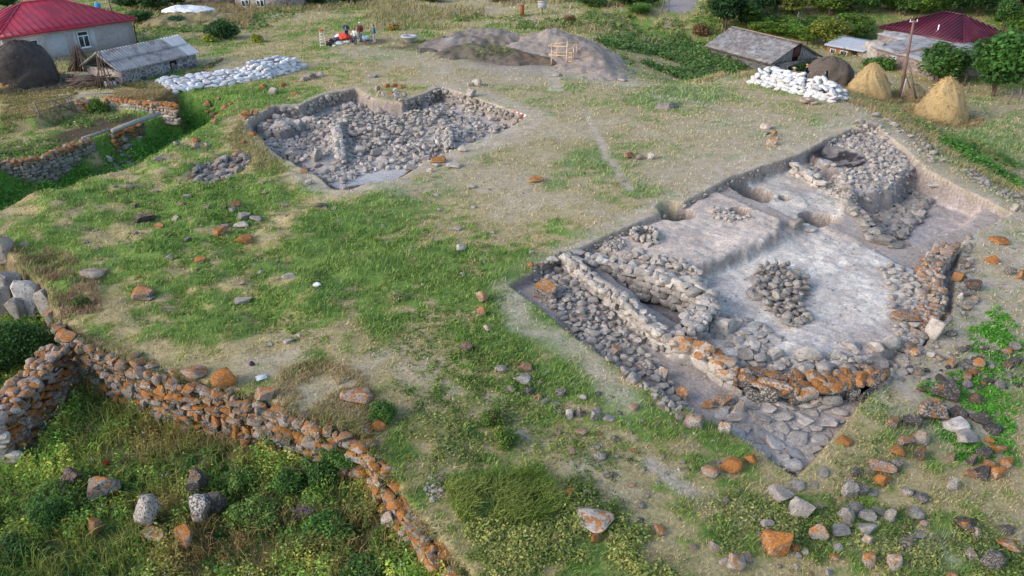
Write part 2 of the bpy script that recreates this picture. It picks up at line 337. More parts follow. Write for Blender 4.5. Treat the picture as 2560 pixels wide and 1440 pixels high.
def rock_mat(name, src):
    m, t, b = nt(name, .9, .15); v = oc(t)
    if src == 'obj':
        oi = N(t, 'ShaderNodeObjectInfo'); colr = oi.outputs['Color']; k = 1.9
        va = N(t, 'ShaderNodeVectorMath'); va.operation = 'ADD'; lnk(t, v, va.inputs[0])
        rm = mth(t, 'MULTIPLY', oi.outputs['Random'], 37.0); lnk(t, rm, va.inputs[1]); v = va.outputs[0]
    else: colr = attr(t, 'tint').outputs['Color']; k = 4.2
    sp = N(t, 'ShaderNodeSeparateColor'); lnk(t, colr, sp.inputs[0]); L, G, K = sp.outputs
    n1, n2, n3, n4 = noise(t, v, k, 5, .6), noise(t, v, k*.6+.3, 3), noise(t, v, k*3.2, 3, .65), noise(t, v, k*7, 2)
    c = mix(t, mrange(t, n2, .3, .7), (.27, .235, .203), (.44, .388, .33))
    c = mix(t, mth(t, 'MULTIPLY', mrange(t, n4, .35, .7), .45), c, (.15, .13, .125))
    br = N(t, 'ShaderNodeCombineColor')
    for i in range(3): lnk(t, mth(t, 'MULTIPLY', G, 2.2), br.inputs[i])
    c = mix(t, 1.0, c, br.outputs[0], 'MULTIPLY')
    wm = mrange(t, mth(t, 'ADD', n4, mth(t, 'MULTIPLY', K, .12)), .66, .74); c = mix(t, mth(t, 'MULTIPLY', wm, .65), c, (.55, .54, .50))
    km = mrange(t, mth(t, 'ADD', n3, mth(t, 'MULTIPLY', K, .26)), .60, .68); c = mix(t, mth(t, 'MULTIPLY', km, .85), c, (.035, .03, .028))
    ge = N(t, 'ShaderNodeNewGeometry'); sx = N(t, 'ShaderNodeSeparateXYZ'); lnk(t, ge.outputs['Normal'], sx.inputs[0])
    up = mrange(t, sx.outputs[2], -.3, .8, -.05, .05, False)
    lm = mth(t, 'ADD', mth(t, 'ADD', mth(t, 'MULTIPLY', n1, .55), mth(t, 'MULTIPLY', n3, .45)), mth(t, 'ADD', mth(t, 'MULTIPLY', L, .22), up))
    lm = mth(t, 'MULTIPLY', mrange(t, lm, .585, .64), mrange(t, L, .02, .12))
    oc_ = mix(t, mrange(t, n3, .35, .65), (.22, .075, .016), (.49, .19, .034)); oc_ = mix(t, mth(t, 'MULTIPLY', mrange(t, n4, .5, .66), .6), oc_, (.12, .065, .035))
    c = mix(t, mth(t, 'MULTIPLY', lm, .93), c, oc_)
    lnk(t, c, b.inputs['Base Color']); bump(t, b, mth(t, 'ADD', n3, mth(t, 'MULTIPLY', n4, .5)), .5, .05); return m
def leaf_mat(name, tint=False):
    m, t, b = nt(name, .6, .25); a = attr(t, 'col').outputs['Color']
    if tint: a = mix(t, 1.0, a, N(t, 'ShaderNodeObjectInfo').outputs['Color'], 'MULTIPLY')
    lnk(t, a, b.inputs['Base Color'])
    tr = N(t, 'ShaderNodeBsdfTranslucent'); lnk(t, a, tr.inputs['Color']); mx = N(t, 'ShaderNodeMixShader'); mx.inputs[0].default_value = .28
    lnk(t, b.outputs[0], mx.inputs[1]); lnk(t, tr.outputs[0], mx.inputs[2]); lnk(t, mx.outputs[0], t.nodes['Material Output'].inputs[0]); return m
def plain(name, c, rough=.8, var=.25, sc=6, bmp=.2, spec=.2, metal=0, stain=None):
    m, t, b = nt(name, rough, spec); v = oc(t); b.inputs['Metallic'].default_value = metal
    n = noise(t, v, sc, 5, .65); lo = tuple(x*(1-var) for x in c); hi = tuple(min(1, x*(1+var)) for x in c)
    q = mix(t, mrange(t, n, .3, .7), lo, hi)
    if stain: q = mix(t, mth(t, 'MULTIPLY', mrange(t, noise(t, v, stain[1], 4), .5, .62), stain[2]), q, stain[0])
    lnk(t, q, b.inputs['Base Color'])
    if bmp: bump(t, b, n, bmp, .02)
    return m
def colmat(name, rough=.8, var=.2, sc=8, bmp=.3):
    m, t, b = nt(name, rough, .2); v = oc(t); a = attr(t, 'col').outputs['Color']; n = noise(t, v, sc, 4)
    cc = N(t, 'ShaderNodeCombineColor'); f = mrange(t, n, .3, .7, 1-var, 1+var, False)
    for i in range(3): lnk(t, f, cc.inputs[i])
    lnk(t, mix(t, 1.0, a, cc.outputs[0], 'MULTIPLY'), b.inputs['Base Color']); bump(t, b, n, bmp, .02); return m
def masonry(name, stone, mortar, sc, rnd=.9, dirt=None):
    m, t, b = nt(name, .9, .15); v = oc(t); mp = N(t, 'ShaderNodeMapping'); mp.inputs['Scale'].default_value = (1, 1, 1.45); lnk(t, v, mp.inputs[0])
    vd = N(t, 'ShaderNodeTexVoronoi'); vd.feature = 'DISTANCE_TO_EDGE'; vc = N(t, 'ShaderNodeTexVoronoi')
    for q in (vd, vc): q.inputs['Scale'].default_value = sc; q.inputs['Randomness'].default_value = rnd; lnk(t, mp.outputs[0], q.inputs['Vector'])
    hs = N(t, 'ShaderNodeSeparateColor'); lnk(t, vc.outputs['Color'], hs.inputs[0])
    c = mix(t, hs.outputs[0], tuple(x*.6 for x in stone), tuple(x*1.35 for x in stone)); c = mix(t, mth(t, 'MULTIPLY', mrange(t, noise(t, v, 14, 4), .4, .7), .4), c, tuple(x*.5 for x in stone))
    c = mix(t, mrange(t, vd.outputs['Distance'], .03, .085), mortar, c)
    if dirt: c = mix(t, mth(t, 'MULTIPLY', mrange(t, noise(t, v, .8, 4), .48, .62), .7), c, dirt)
    lnk(t, c, b.inputs['Base Color']); bump(t, b, mrange(t, vd.outputs['Distance'], 0, .12), .6, .03); return m
M_ground = ground_mat(); M_rock = rock_mat('lichened_stone', 'obj'); M_wall = rock_mat('walling_stone', 'attr')
M_leaf = leaf_mat('leaves'); M_tree = leaf_mat('tree_leaves', True); M_bark = plain('bark', (.13, .095, .07), .95, .4, 12, .6)
M_wood = plain('weathered_wood', (.20, .165, .14), .9, .4, 9, .4); M_newwood = plain('fresh_timber', (.62, .43, .29), .8, .2, 9, .2)
M_straw = colmat('stacked_straw', .95, .3, 30, .6)
# ------------------------------------------------------------------ ground sheet
def build_ground():
    ny, nx = XX.shape
    c, cov, lush = ground(XX.ravel(), YY.ravel())
    gy, gx = np.gradient(ZZ, GY, GX); sl = np.hypot(gx, gy).ravel(); X, Y = XX.ravel(), YY.ravel()
    sec = ss(.9, 2.2, sl)*((sdf(X, Y, TRENCH) > -.3) | (sdf(X, Y, PIT) > -.3))
    n = fbm(X*2.2, ZZ.ravel()*6+Y*2.2, 130, 3)[:, None]
    earth = np.array([.15,.115,.095])*(1-n)+np.array([.33,.27,.235])*n
    c = c*(1-.75*sec[:, None])+earth*.75*sec[:, None]
    sec2 = ss(.8, 1.8, sl)*(sdf(X, Y, LOW) > -1)*(1-sec); c = c*(1-.8*sec2[:, None])+np.array([.16,.11,.075])*.8*sec2[:, None]
    V = np.stack([X, Y, ZZ.ravel()], 1)
    i = np.arange((ny-1)*(nx-1)); r, q = i//(nx-1), i % (nx-1); a = r*nx+q
    F = np.stack([a, a+1, a+nx+1, a+nx], 1); fc = V[F].mean(1)
    tr = inside(fc[:, 0], fc[:, 1], TRENCH); pt = inside(fc[:, 0], fc[:, 1], PIT)
    keep_v = []
    for nm, mk, lb in (('ground', ~(tr | pt), 'grassy plateau with worn earth paths and weedy slopes'), ('excavation_trench', tr, 'large stepped excavation trench with pale dusty floors and round pits'), ('excavation_pit', pt, 'square excavation pit full of rubble beyond the meadow')):
        f = F[mk]; u, inv = np.unique(f.ravel(), return_inverse=True)
        kind(obj(nm, mesh_np(nm, V[u], inv.reshape(-1, 4), c[u], True), M_ground), 'structure', lb)
    return cov, lush
build_ground()
# ------------------------------------------------------------------ stones
def rock_shape(seed, sub=3, cuts=9, rough=.1, boxy=0, lo=.42, hi=.82):
    r = np.random.default_rng(seed); bm = bmesh.new(); bmesh.ops.create_icosphere(bm, subdivisions=sub, radius=1)
    V = np.array([v.co[:] for v in bm.verts]); F = np.array([[v.index for v in f.verts] for f in bm.faces]); bm.free()
    if boxy: V = np.sign(V)*np.abs(V)**boxy
    for k in range(cuts):
        n = r.normal(size=3); n /= np.linalg.norm(n); d = r.uniform(lo, hi)*(1.25 if boxy else 1); e = V@n-d
        V = V-np.where(e > 0, e*.965, 0)[:, None]*n
    off = r.uniform(0, 50, 3)
    def n3(P, s): return fbm(P[:, 0]*s+off[0]+P[:, 2]*1.7*s, P[:, 1]*s+off[1]-P[:, 2]*1.3*s, seed, 3)-.5
    V = V*(1+rough*2*n3(V, 1.4)+rough*.9*n3(V, 4.2))[:, None]
    V -= (V.max(0)+V.min(0))/2; V /= (V.max(0)-V.min(0))/2
    return V, F
RK = [rock_shape(100+i, 4, 12, .12, (0, .62)[i % 2]) for i in range(14)]
RKB = [rock_shape(480+i, 4, 13, .11, .3, .60, .92) for i in range(6)]
RKL = [rock_shape(200+i, 2, 9, .07, (0, .6)[i % 2]) for i in range(14)]
RKS = [rock_shape(300+i, 2, 8, .05, (0, .6)[i % 2]) for i in range(6)]
RKW = [rock_shape(400+i, 2, 8, .06, .5) for i in range(14)]
RKT = [rock_shape(450+i, 1, 3, .04) for i in range(5)]
RK_ME = [mesh_np('boulder', V, F, smooth=True, sharp=.75 if j < 14 else .38) for j, (V, F) in enumerate(RK+RKB)]; RKL_ME = [mesh_np('stone', V, F, smooth=True, sharp=.55) for V, F in RKL]
for me in RK_ME+RKL_ME: me.materials.append(M_rock)
def rock_obj(name, loc, sc, rot, colr, label, cat, group=None, small=False, k=None):
    ms = RKL_ME if small else RK_ME
    o = bpy.data.objects.new(name, ms[(k if k is not None else random.randrange(14)) % len(ms)]); COL.objects.link(o)
    o.location = loc; o.scale = sc; o.rotation_euler = rot; o.color = (*colr, 1); return tag(o, label, cat, group)
def add_rock(mb, loc, sc, R, colr, lib=RKL):
    V, F = lib[random.randrange(len(lib))]; mb.add((V*np.asarray(sc))@np.asarray(R).T+np.asarray(loc), F, colr)
def rotm(a, b, c): return np.array(Euler((a, b, c)).to_matrix())
def boulder(u, v, w, h, L, G, K, label, cat='boulder', name='boulder', group=None, rz=None, sink=.22, z0=None):
    """a stone of w x h picture pixels, centred on (u,v), resting on the ground there"""
    p = hit(u, v+h*.36)
    zc = depth(p); a = math.atan2(CAMH-p[2], p[1]); W = w*zc/FPX; hh = h*zc/FPX
    D = W*.8; T = max((hh-D*math.sin(a)*.85)/math.cos(a), .28*W); T = min(T, W*1.25)
    if hh > W*1.2: D = W*.9
    D = min(D, hh/math.sin(a)*.9) if h < .45*w else D
    T = T*1.15
    rz = random.uniform(-.5, .5) if rz is None else rz
    z = float(H(p[0], p[1]+D*.3)) if z0 is None else z0
    return rock_obj(name, (p[0], p[1]+D*.25, z+T*(.5-sink)), (W*.53, D*.53, T*.55), (random.uniform(-.12, .12), random.uniform(-.15, .15), rz), (L, G, K), label, cat, group)
BL = [
(355,733,55,42,.42,.36,.3,'big brown boulder with rusty lichen crown alone in the meadow above the corner wall'),
(372,745,24,16,.0,.42,.4,'small purplish stone tucked behind the big rusty meadow boulder'),
(228,686,60,26,.12,.46,.1,'flat grey slab with an orange rim near the rocky outcrop'),
(264,678,22,13,.5,.5,0,'small pinkish orange stone beside the flat grey slab'),
(498,648,30,22,.75,.5,0,'orange stone with a grey spot in mid meadow'),
(609,603,45,26,.85,.5,0,'long bright orange stone lying farther right of the orange pair'),
(550,579,38,26,.8,.5,0,'bright orange stone beside the pale rounded stones'),
(603,561,38,20,0,.66,0,'pale rounded stone lying on the grass next to grey stones'),
(609,540,32,22,.0,.38,.3,'dark grey stone behind the pale rounded stone'),
(640,546,30,18,0,.42,.1,'grey stone at the right end of the cluster in the grass'),
(562,562,26,12,0,.40,.2,'low grey stone left of the pale rounded stone'),
(587,511,36,28,.45,.32,.5,'dark rust topped boulder uphill of the stone cluster'),
(400,562,30,18,.6,.5,0,'orange stone with pale foot on the left bank'),
(355,546,62,26,.1,.27,.8,'long dark mossy rock on the left bank'),
(440,546,20,16,.1,.6,0,'pinkish stone standing in nettles on the left bank'),
(420,583,26,14,0,.28,.6,'small black stone below the orange stone on the left bank'),
(463,490,26,15,0,.62,.1,'greyish white stone in bright nettles below the rubble heap'),
(455,510,22,18,.1,.3,.6,'dark stone just below the greyish white stone'),
(335,513,24,16,.2,.26,.6,'dark reddish stone at the far left nettles'),
(605,752,44,15,0,.48,.1,'flat grey slab flush with the turf in the lower meadow'),
(722,692,34,11,0,.52,0,'thin grey slab near the white rag'),
(720,853,30,13,0,.55,0,'pale slab in the lower meadow near the small slab'),
(748,838,12,10,0,.6,0,'tiny pale stone beside the lower meadow slab'),
(672,861,18,10,0,.55,0,'small grey slab lowest in the meadow'),
(800,512,30,16,.0,.3,.6,'low dark stone in the grass below the square pit'),
(1152,619,28,24,0,.66,0,'pinkish white stone in the middle of the meadow'),
(1143,571,22,13,0,.5,0,'flat grey stone uphill of the pinkish white stone'),
(1232,581,13,9,0,.5,0,'tiny grey stone in dry grass of the central meadow'),
(1178,465,22,15,0,.5,0,'grey stone in dry grass between pit and trench'),
(1090,486,16,10,0,.5,0,'small grey stone below the pit in the meadow'),
(1340,447,36,22,.7,.46,0,'orange brown stone with green fringe alone on the plateau'),
(1204,742,30,38,.55,.5,0,'tall orange stone at the top of a row of three'),
(1205,778,24,32,.5,.4,.5,'orange and black stone in the middle of a row of three'),
(1218,821,20,24,.3,.62,0,'pale orange stone at the bottom of a row of three'),
(1165,868,32,32,.18,.32,.7,'dark lichen covered stone in the green patch'),
(1327,660,18,34,.75,.48,0,'upright orange stone at the trench corner'),
(1329,631,17,14,0,.55,0,'small grey stone above the upright orange stone'),
(1251,921,30,22,0,.42,.3,'grey brown stone left of the rusty stone in the weeds'),
(1313,917,38,26,.35,.32,.5,'rusty dark stone in weeds below the trench edge'),
(1305,947,50,28,.0,.56,.2,'pale and brown stone below the rusty stone'),
(1271,971,34,17,.1,.42,.2,'low slab in weeds with orange edge'),
(1322,975,32,26,0,.3,.7,'dark speckled stone beside a white pebble'),
(1344,990,22,18,.5,.42,.1,'reddish flat stone in the grass below the dark speckled stone'),
(1296,984,10,10,0,.95,0,'bright white pebble in the weeds'),
(1403,981,32,24,0,.42,.6,'white speckled stone on the lower slope'),
(1456,990,26,17,0,.62,0,'pale grey stone on the lower slope'),
(1424,1034,24,30,0,.62,.2,'split pale stone with dark half on the lower slope'),
(1445,1030,22,30,0,.32,.4,'dark half of the split stone on the lower slope'),
(1388,1012,26,18,0,.42,.4,'grey speckled stone just left of the split stone'),
(1522,1045,34,20,0,.5,.1,'flat grey stone under the trench edge'),
(1487,1040,26,32,.05,.45,.3,'grey stone by the pale slope track'),
(1500,1140,30,26,.0,.45,.4,'mottled stone in the slope grass above the sandy track'),
(890,988,76,48,.30,.52,.35,'large half orange half grey boulder at the wall corner'),
(560,945,60,62,.95,.48,.05,'big round orange boulder standing on the retaining wall'),
(482,930,62,44,.35,.42,.2,'broad grey boulder with orange patches on the retaining wall'),
(662,985,50,40,.35,.38,.2,'brown rounded boulder on the right part of the retaining wall'),
(945,1063,40,34,.95,.52,0,'orange block on top of the descending wall'),
(627,1078,62,62,.04,.42,.9,'grey black speckled boulder under the retaining wall'),
(530,1075,48,34,.5,.48,.1,'tan wedge of rock at the foot of the retaining wall'),
(497,1224,42,64,.08,.42,.95,'black speckled boulder, topmost of three in the weeds'),
(503,1290,48,58,0,.68,.55,'pale angular boulder, lowest of three in the weeds'),
(543,1274,40,62,0,.36,.95,'dark speckled boulder, right one of three in the weeds'),
(372,1292,50,72,.04,.62,.3,'pale grey upright boulder beside the grassy rock'),
(388,1337,58,40,.35,.58,.2,'white and orange slab below the pale upright boulder'),
(468,1352,40,48,.65,.48,.1,'orange stone under the dry tuft in the lower weeds'),
(258,1232,66,62,.22,.34,.4,'half buried brown boulder under dry grass in the lower weeds'),
(242,1322,26,52,.6,.38,.1,'narrow rusty rock edge in the lower weeds'),
(178,1206,42,44,.1,.25,.6,'dark rock beside the ruined wall end'),
(975,1300,40,60,.1,.6,.2,'pale boulder leaning at the foot of the descending wall'),
(1481,1298,98,66,.2,.58,.1,'heart shaped grey topped boulder with orange sides'),
(1487,1347,22,28,.9,.5,0,'small orange stone just below the heart shaped boulder'),
(1428,1230,28,28,.75,.42,.4,'orange and black stone above the heart shaped boulder'),
(1468,1229,20,20,0,.45,.2,'small grey stone right of the orange and black stone'),
(1391,1345,32,28,.45,.55,0,'pinkish orange stone in weeds near the heart shaped boulder'),
(1530,1340,14,14,0,.85,0,'small white stone right of the heart shaped boulder'),
(1943,1356,74,70,.80,.52,.1,'largest orange boulder at the bottom of the slope'),
(1840,1406,50,52,.28,.46,.1,'grey boulder with orange base at the lower slope'),
(2045,1330,46,54,.35,.48,.2,'grey boulder with orange stripe right of the largest orange one'),
(2172,1396,46,46,.4,.48,.2,'orange edged boulder in yellow weeds at the bottom'),
(2236,1400,52,50,.25,.56,.2,'pale cracked boulder with orange side at the bottom'),
(2086,1392,24,22,.6,.6,0,'small salmon stone at the bottom between boulders'),
(1990,1368,26,22,.7,.45,0,'small orange stone right of the largest orange boulder'),
(2270,1356,58,40,.08,.34,.6,'dark long slab with orange end on the lower slope'),
(2170,1350,30,36,.3,.48,.1,'weathered stone with orange face in the grass'),
(1776,1178,44,40,.3,.42,.3,'grey and rust stone left of the orange pair'),
(1832,1161,58,48,.85,.5,.2,'long orange boulder of the pair beside the trench'),
(1877,1149,32,38,.95,.52,0,'pointed orange boulder of the pair beside the trench'),
(2112,1101,38,30,.85,.5,.15,'round orange stone on the lower right trench edge'),
(2209,1164,62,44,.25,.48,.5,'grey block lying on an orange block'),
(2203,1197,40,40,.95,.52,0,'orange block under the grey block'),
(2245,1128,40,36,.8,.52,.1,'orange slab leaning over dark stones'),
(2243,1162,28,34,0,.26,.4,'dark stone under the leaning orange slab'),
(2136,1176,22,44,0,.42,.8,'narrow white speckled standing stone'),
(2124,1226,36,48,0,.44,.3,'grey brown stone beside the tall dark standing stone'),
(2150,1218,28,58,0,.36,.5,'tall dark standing stone below the speckled one'),
(2264,1102,38,36,.3,.36,.5,'rust and black stone near the round orange stone'),
(2299,1094,46,44,.25,.5,.2,'grey wedge with an orange top'),
(2302,1132,38,42,.25,.28,.9,'black lichen boulder with rusty cap above the green weeds'),
(2330,1026,74,72,.22,.48,.65,'biggest speckled boulder in the right boulder group'),
(2366,977,64,62,.08,.38,.85,'dark speckled boulder behind the biggest speckled one'),
(2391,1065,64,36,0,.85,.05,'nearly white boulder in the right boulder group'),
(2418,1092,58,46,0,.50,0,'bluish grey boulder below the nearly white one'),
(2235,1056,40,38,.3,.36,.7,'rusty black boulder left of the biggest speckled one'),
(2281,1052,42,42,0,.4,.95,'bristly grey black boulder left of the biggest speckled one'),
(2395,1032,50,32,.08,.32,.7,'dark stone between biggest speckled and white boulders'),
(2452,1042,50,42,.03,.27,1.,'black lichen boulder right of the white boulder'),
(2437,996,42,34,.15,.28,.9,'dark stone at the top of the right boulder group'),
(2486,1072,50,30,0,.28,.9,'low black boulder at the right of the boulder group'),
(2474,1099,22,20,.9,.48,0,'small bright orange stone in the right boulder group'),
(2498,1121,46,30,.6,.42,.4,'orange and black boulder right of the green weeds'),
(2464,1132,42,34,0,.27,.9,'black boulder in the middle of the green weeds'),
(2432,1150,26,34,.15,.26,.7,'narrow black stone in the green weeds'),
(2380,1143,26,26,.35,.36,.5,'rusty stone at the left of the green weeds'),
(2521,1155,38,34,.6,.42,.3,'orange topped boulder at the right end of the group'),
(2474,1160,42,26,.4,.38,.4,'flat rusty boulder low in the group'),
(2496,1181,42,42,.65,.46,.2,'orange faced boulder at the bottom of the group'),
(2461,1184,58,32,.05,.26,.9,'long black boulder at the bottom of the group'),
(2429,1184,32,26,.4,.32,.5,'rusty black stone bottom left of the group'),
(2381,1210,28,40,0,.5,.2,'grey upright slab alone on the grass'),
(2268,1230,28,26,.05,.52,.4,'round pale stone on the grass near the speckled low boulder'),
(2305,1243,46,28,.05,.44,.7,'low speckled boulder beside the round pale stone'),
(2415,1311,58,48,.15,.28,.95,'bristly dark boulder in the short grass, bottom right'),
(2521,1323,34,24,.05,.28,.7,'small dark stone near the right edge, above the orange boulder'),
(2526,1361,62,40,.5,.5,.1,'rounded orange grey boulder at the right edge'),
(2482,1403,58,56,.05,.34,.6,'long dark slab sloping downhill, bottom right'),
(1955,1238,66,36,.05,.46,.1,'flat grey slab below the trench tip'),
(2003,1272,56,56,0,.5,.1,'broad grey slab downhill of the trench tip'),
(2170,1290,44,40,0,.44,.2,'squared grey slab on the stony slope'),
(2115,1285,36,56,0,.44,.2,'long grey slab left of the squared slab'),
(2102,1325,50,40,0,.44,.1,'grey slab low on the stony slope'),
(2170,1322,54,38,0,.5,0,'smooth grey outcrop on the stony slope'),
(2225,1285,30,50,.0,.42,.3,'split stone on the stony slope'),
(1917,1308,32,30,0,.44,.1,'purple grey slab above the largest orange boulder'),
(1815,1253,20,20,0,.40,.4,'dark pebble beside the sandy track'),
(2501,603,44,18,.85,.46,0,'flat orange rock on the right hand bank'),
(2481,648,32,26,.85,.5,0,'orange rock beside a small pale stone on the right bank'),
(2500,660,10,9,0,.75,0,'small pale stone beside the orange rock'),
(2552,686,22,38,.7,.46,.3,'orange rock at the right picture edge'),
(2524,678,22,24,0,.4,.6,'grey speckled stone left of the edge rock'),
(2400,692,32,30,.6,.34,.5,'rusty rock at the top of the dark ledge'),
(2438,712,50,34,.1,.25,.95,'black lichen ledge on the right bank'),
(2400,741,14,20,0,.72,.1,'white stone under the black ledge'),
(2383,907,26,34,.35,.32,.6,'rusty stone near the white marker board'),
(2446,908,26,32,.6,.5,0,'salmon orange stone on the right bank'),
(2345,793,76,50,.55,.32,.7,'black boulder with an orange rim behind the upright grey one'),
(2340,826,46,62,0,.6,0,'smooth upright grey boulder at the end of the trench wall'),
(2290,862,44,28,.03,.68,0,'yellowish smooth stone near the white marker board'),
(2262,788,70,42,.25,.44,.6,'broad boulder with orange rim at the right wall'),
(2330,885,24,18,0,.7,.1,'pale stone below the upright grey boulder'),
(2348,893,20,18,.4,.55,0,'pale salmon stone by the measuring line'),
(2290,925,40,26,.1,.4,.5,'dark and pale stone below the marker board'),
(1572,388,28,20,.5,.38,.1,'rusty stone at the left of the plateau trio'),
(1598,393,18,18,.2,.42,.2,'middle grey rust stone of the plateau trio'),
(1627,391,20,20,0,.64,0,'squared pale stone of the plateau trio'),
(1917,316,28,20,.12,.62,0,'pink topped slab of the plateau cairn'),
(1936,334,14,18,.7,.44,0,'orange stone of the plateau cairn'),
(1915,332,22,12,0,.36,.3,'dark stone under the pink topped slab'),
(1944,345,12,12,0,.4,.2,'small grey stone at the foot of the plateau cairn'),
(1930,356,26,22,.45,.6,0,'pale stone with orange corner below the plateau cairn'),
(1193,207,24,22,0,.64,0,'big pale round stone behind the pit'),
(1175,211,14,13,0,.58,0,'small pale stone left of the big pale round stone'),
(1096,399,36,22,.6,.56,0,'block with a bright orange face at the pit edge'),
(1090,412,22,14,0,.6,0,'pale stone under the orange faced block'),
(1134,413,34,20,0,.6,.1,'pale leaning slab right of the orange faced block'),
(1026,421,30,22,0,.64,0,'pale block on the grass by the pit edge'),
(1074,425,18,15,.15,.66,0,'small creamy stone below the orange faced block'),
(1064,397,28,20,0,.56,0,'grey block left of the orange faced block'),
(1126,370,26,20,.05,.7,0,'creamy stone on the near lip of the pit'),
(1156,373,22,19,0,.6,0,'pinkish stone on the near lip of the pit'),
(967,215,16,11,.8,.4,0,'orange stone at the left of the weedy notch pile'),
(986,213,16,12,.8,.42,0,'orange stone in the middle of the weedy notch pile'),
(1002,217,15,12,.7,.42,0,'orange stone at the right of the weedy notch pile'),
(988,226,14,12,0,.75,0,'white stone in the weedy notch pile'),
(943,221,16,14,0,.42,.1,'grey stone beside the weedy notch pile'),
(976,233,14,10,.6,.42,0,'small rusty stone below the weedy notch pile'),
(658,217,22,16,.7,.4,0,'orange stone touching the grey block before the sandbags'),
(682,228,28,20,0,.56,0,'grey squared block on the grass before the sandbags'),
(706,212,20,13,.7,.4,0,'orange stone right of the grey squared block'),
(735,232,22,9,.5,.4,0,'low rusty stone left of the pit far corner'),
(775,190,32,22,.05,.40,.3,'grey boulder at the right end of the sandbag stack'),
(800,186,20,16,0,.5,.1,'bluish stone at the far end of the sandbag stack'),
(757,198,26,14,.1,.44,.2,'brown slab under the sandbag stack end'),
(1508,185,18,16,0,.78,0,'white stone on the tail of the grey heap'),
(1522,193,18,14,.1,.62,0,'pinkish stone on the tail of the grey heap'),
(1556,200,22,10,0,.5,0,'bluish slab at the end of the grey heap tail'),
(1392,186,26,12,0,.48,0,'flat grey stone below the timber frame'),
(1670,268,56,14,0,.36,.1,'flat dark slab sunk in the plateau grass'),
(930,191,26,8,0,.42,.1,'thin dark slab behind the pit'),
(487,352,20,16,.7,.4,0,'orange stone capping a pair on the mound'),
(487,364,22,18,.35,.46,.1,'pinkish stone under the capping orange stone'),
(517,362,14,13,0,.6,0,'pale stone beside the stacked pair on the mound'),
(608,356,16,12,.75,.44,0,'orange stone on the mound near the pit corner'),
(632,336,20,16,.7,.4,0,'orange brown stone on the left lip of the pit'),
(760,428,18,16,.55,.46,0,'orange stone below the near corner of the pit'),
(770,455,20,15,0,.6,0,'pale stone below the near corner of the pit'),
(660,482,18,10,0,.5,0,'grey stone in nettles below the pit'),
(273,399,18,18,0,.72,0,'pale squared block lying in the gully'),
(310,353,18,24,0,.46,.1,'grey upright stone under the long beam'),
(345,347,18,14,0,.54,.1,'grey stone at the right of the dark hollow'),
(318,372,30,16,0,.44,.2,'low grey stone in the gully bottom'),
(395,398,20,14,0,.5,.1,'pale stone in the nettles of the gully'),
(440,357,18,14,0,.4,.3,'dark stone in the nettle slope'),
(205,372,18,16,.4,.42,.2,'rusty stone fallen below the garden wall'),
(2190,287,24,18,0,.5,.1,'grey stone behind the trench far end'),
(2150,303,24,18,0,.54,0,'grey boulder at the far corner of the trench'),
(2180,312,28,20,0,.46,.1,'dark grey boulder at the far corner of the trench'),
(2265,292,22,9,0,.42,.1,'flat stone on the bank behind the trench'),
(2520,432,30,18,.6,.36,.1,'rusty rock on the weedy bank at the right'),
(2450,447,24,14,0,.5,.1,'grey stone at the foot of the weedy bank'),
(2540,520,22,24,0,.5,.1,'grey stone beside the far right trench corner'),
]
for q in BL:
    lo_ = q[0] < 800 and q[1] > 1170; boulder(q[0], q[1], q[2]*(1.25 if lo_ else 1), q[3]*(1.25 if lo_ else 1), *q[4:7], q[7], sink=-.12 if lo_ else .22)
# rock faces of the small cliff at the left edge
for i, (u, v, w, h, L, G, lab) in enumerate([(72,742,62,82,.02,.80,'pale squared block of the cliff face'),(20,715,52,62,.1,.5,'brown block at the left edge of the cliff'),(118,760,40,70,.05,.72,'pale narrow block right of the squared cliff block'),(40,772,44,50,0,.5,'dark grey block low in the cliff'),(5,755,40,60,0,.46,'grey block low at the left picture edge'),(20,655,46,60,.3,.6,'lichen streaked rock at the top of the cliff'),(78,662,24,22,0,.56,'round grey stone in dry brush above the cliff'),(100,640,20,30,0,.6,'upright pinkish stone in dry brush above the cliff'),(120,712,46,36,.05,.62,'cracked slab crowning the cliff'),(132,800,34,46,.6,.46,'orange stained rock where cliff meets wall')]):
    p = PZ(u, v+h*.4, -1.2); zc = depth((p[0], p[1], -1.2)); W = w*zc/FPX; T = h*zc/FPX*1.25
    rock_obj('cliff_block', (p[0]-.1, p[1]+.35, -1.2+T*.22 if v > 690 else -.2), (W*.56, W*.5, T*.5), (random.uniform(-.3, .3), random.uniform(-.3, .3), random.uniform(-.5, .5)), (L*.6, G*.82, .05), lab, 'rock', 'blocks of the small cliff', k=14+i % 6)
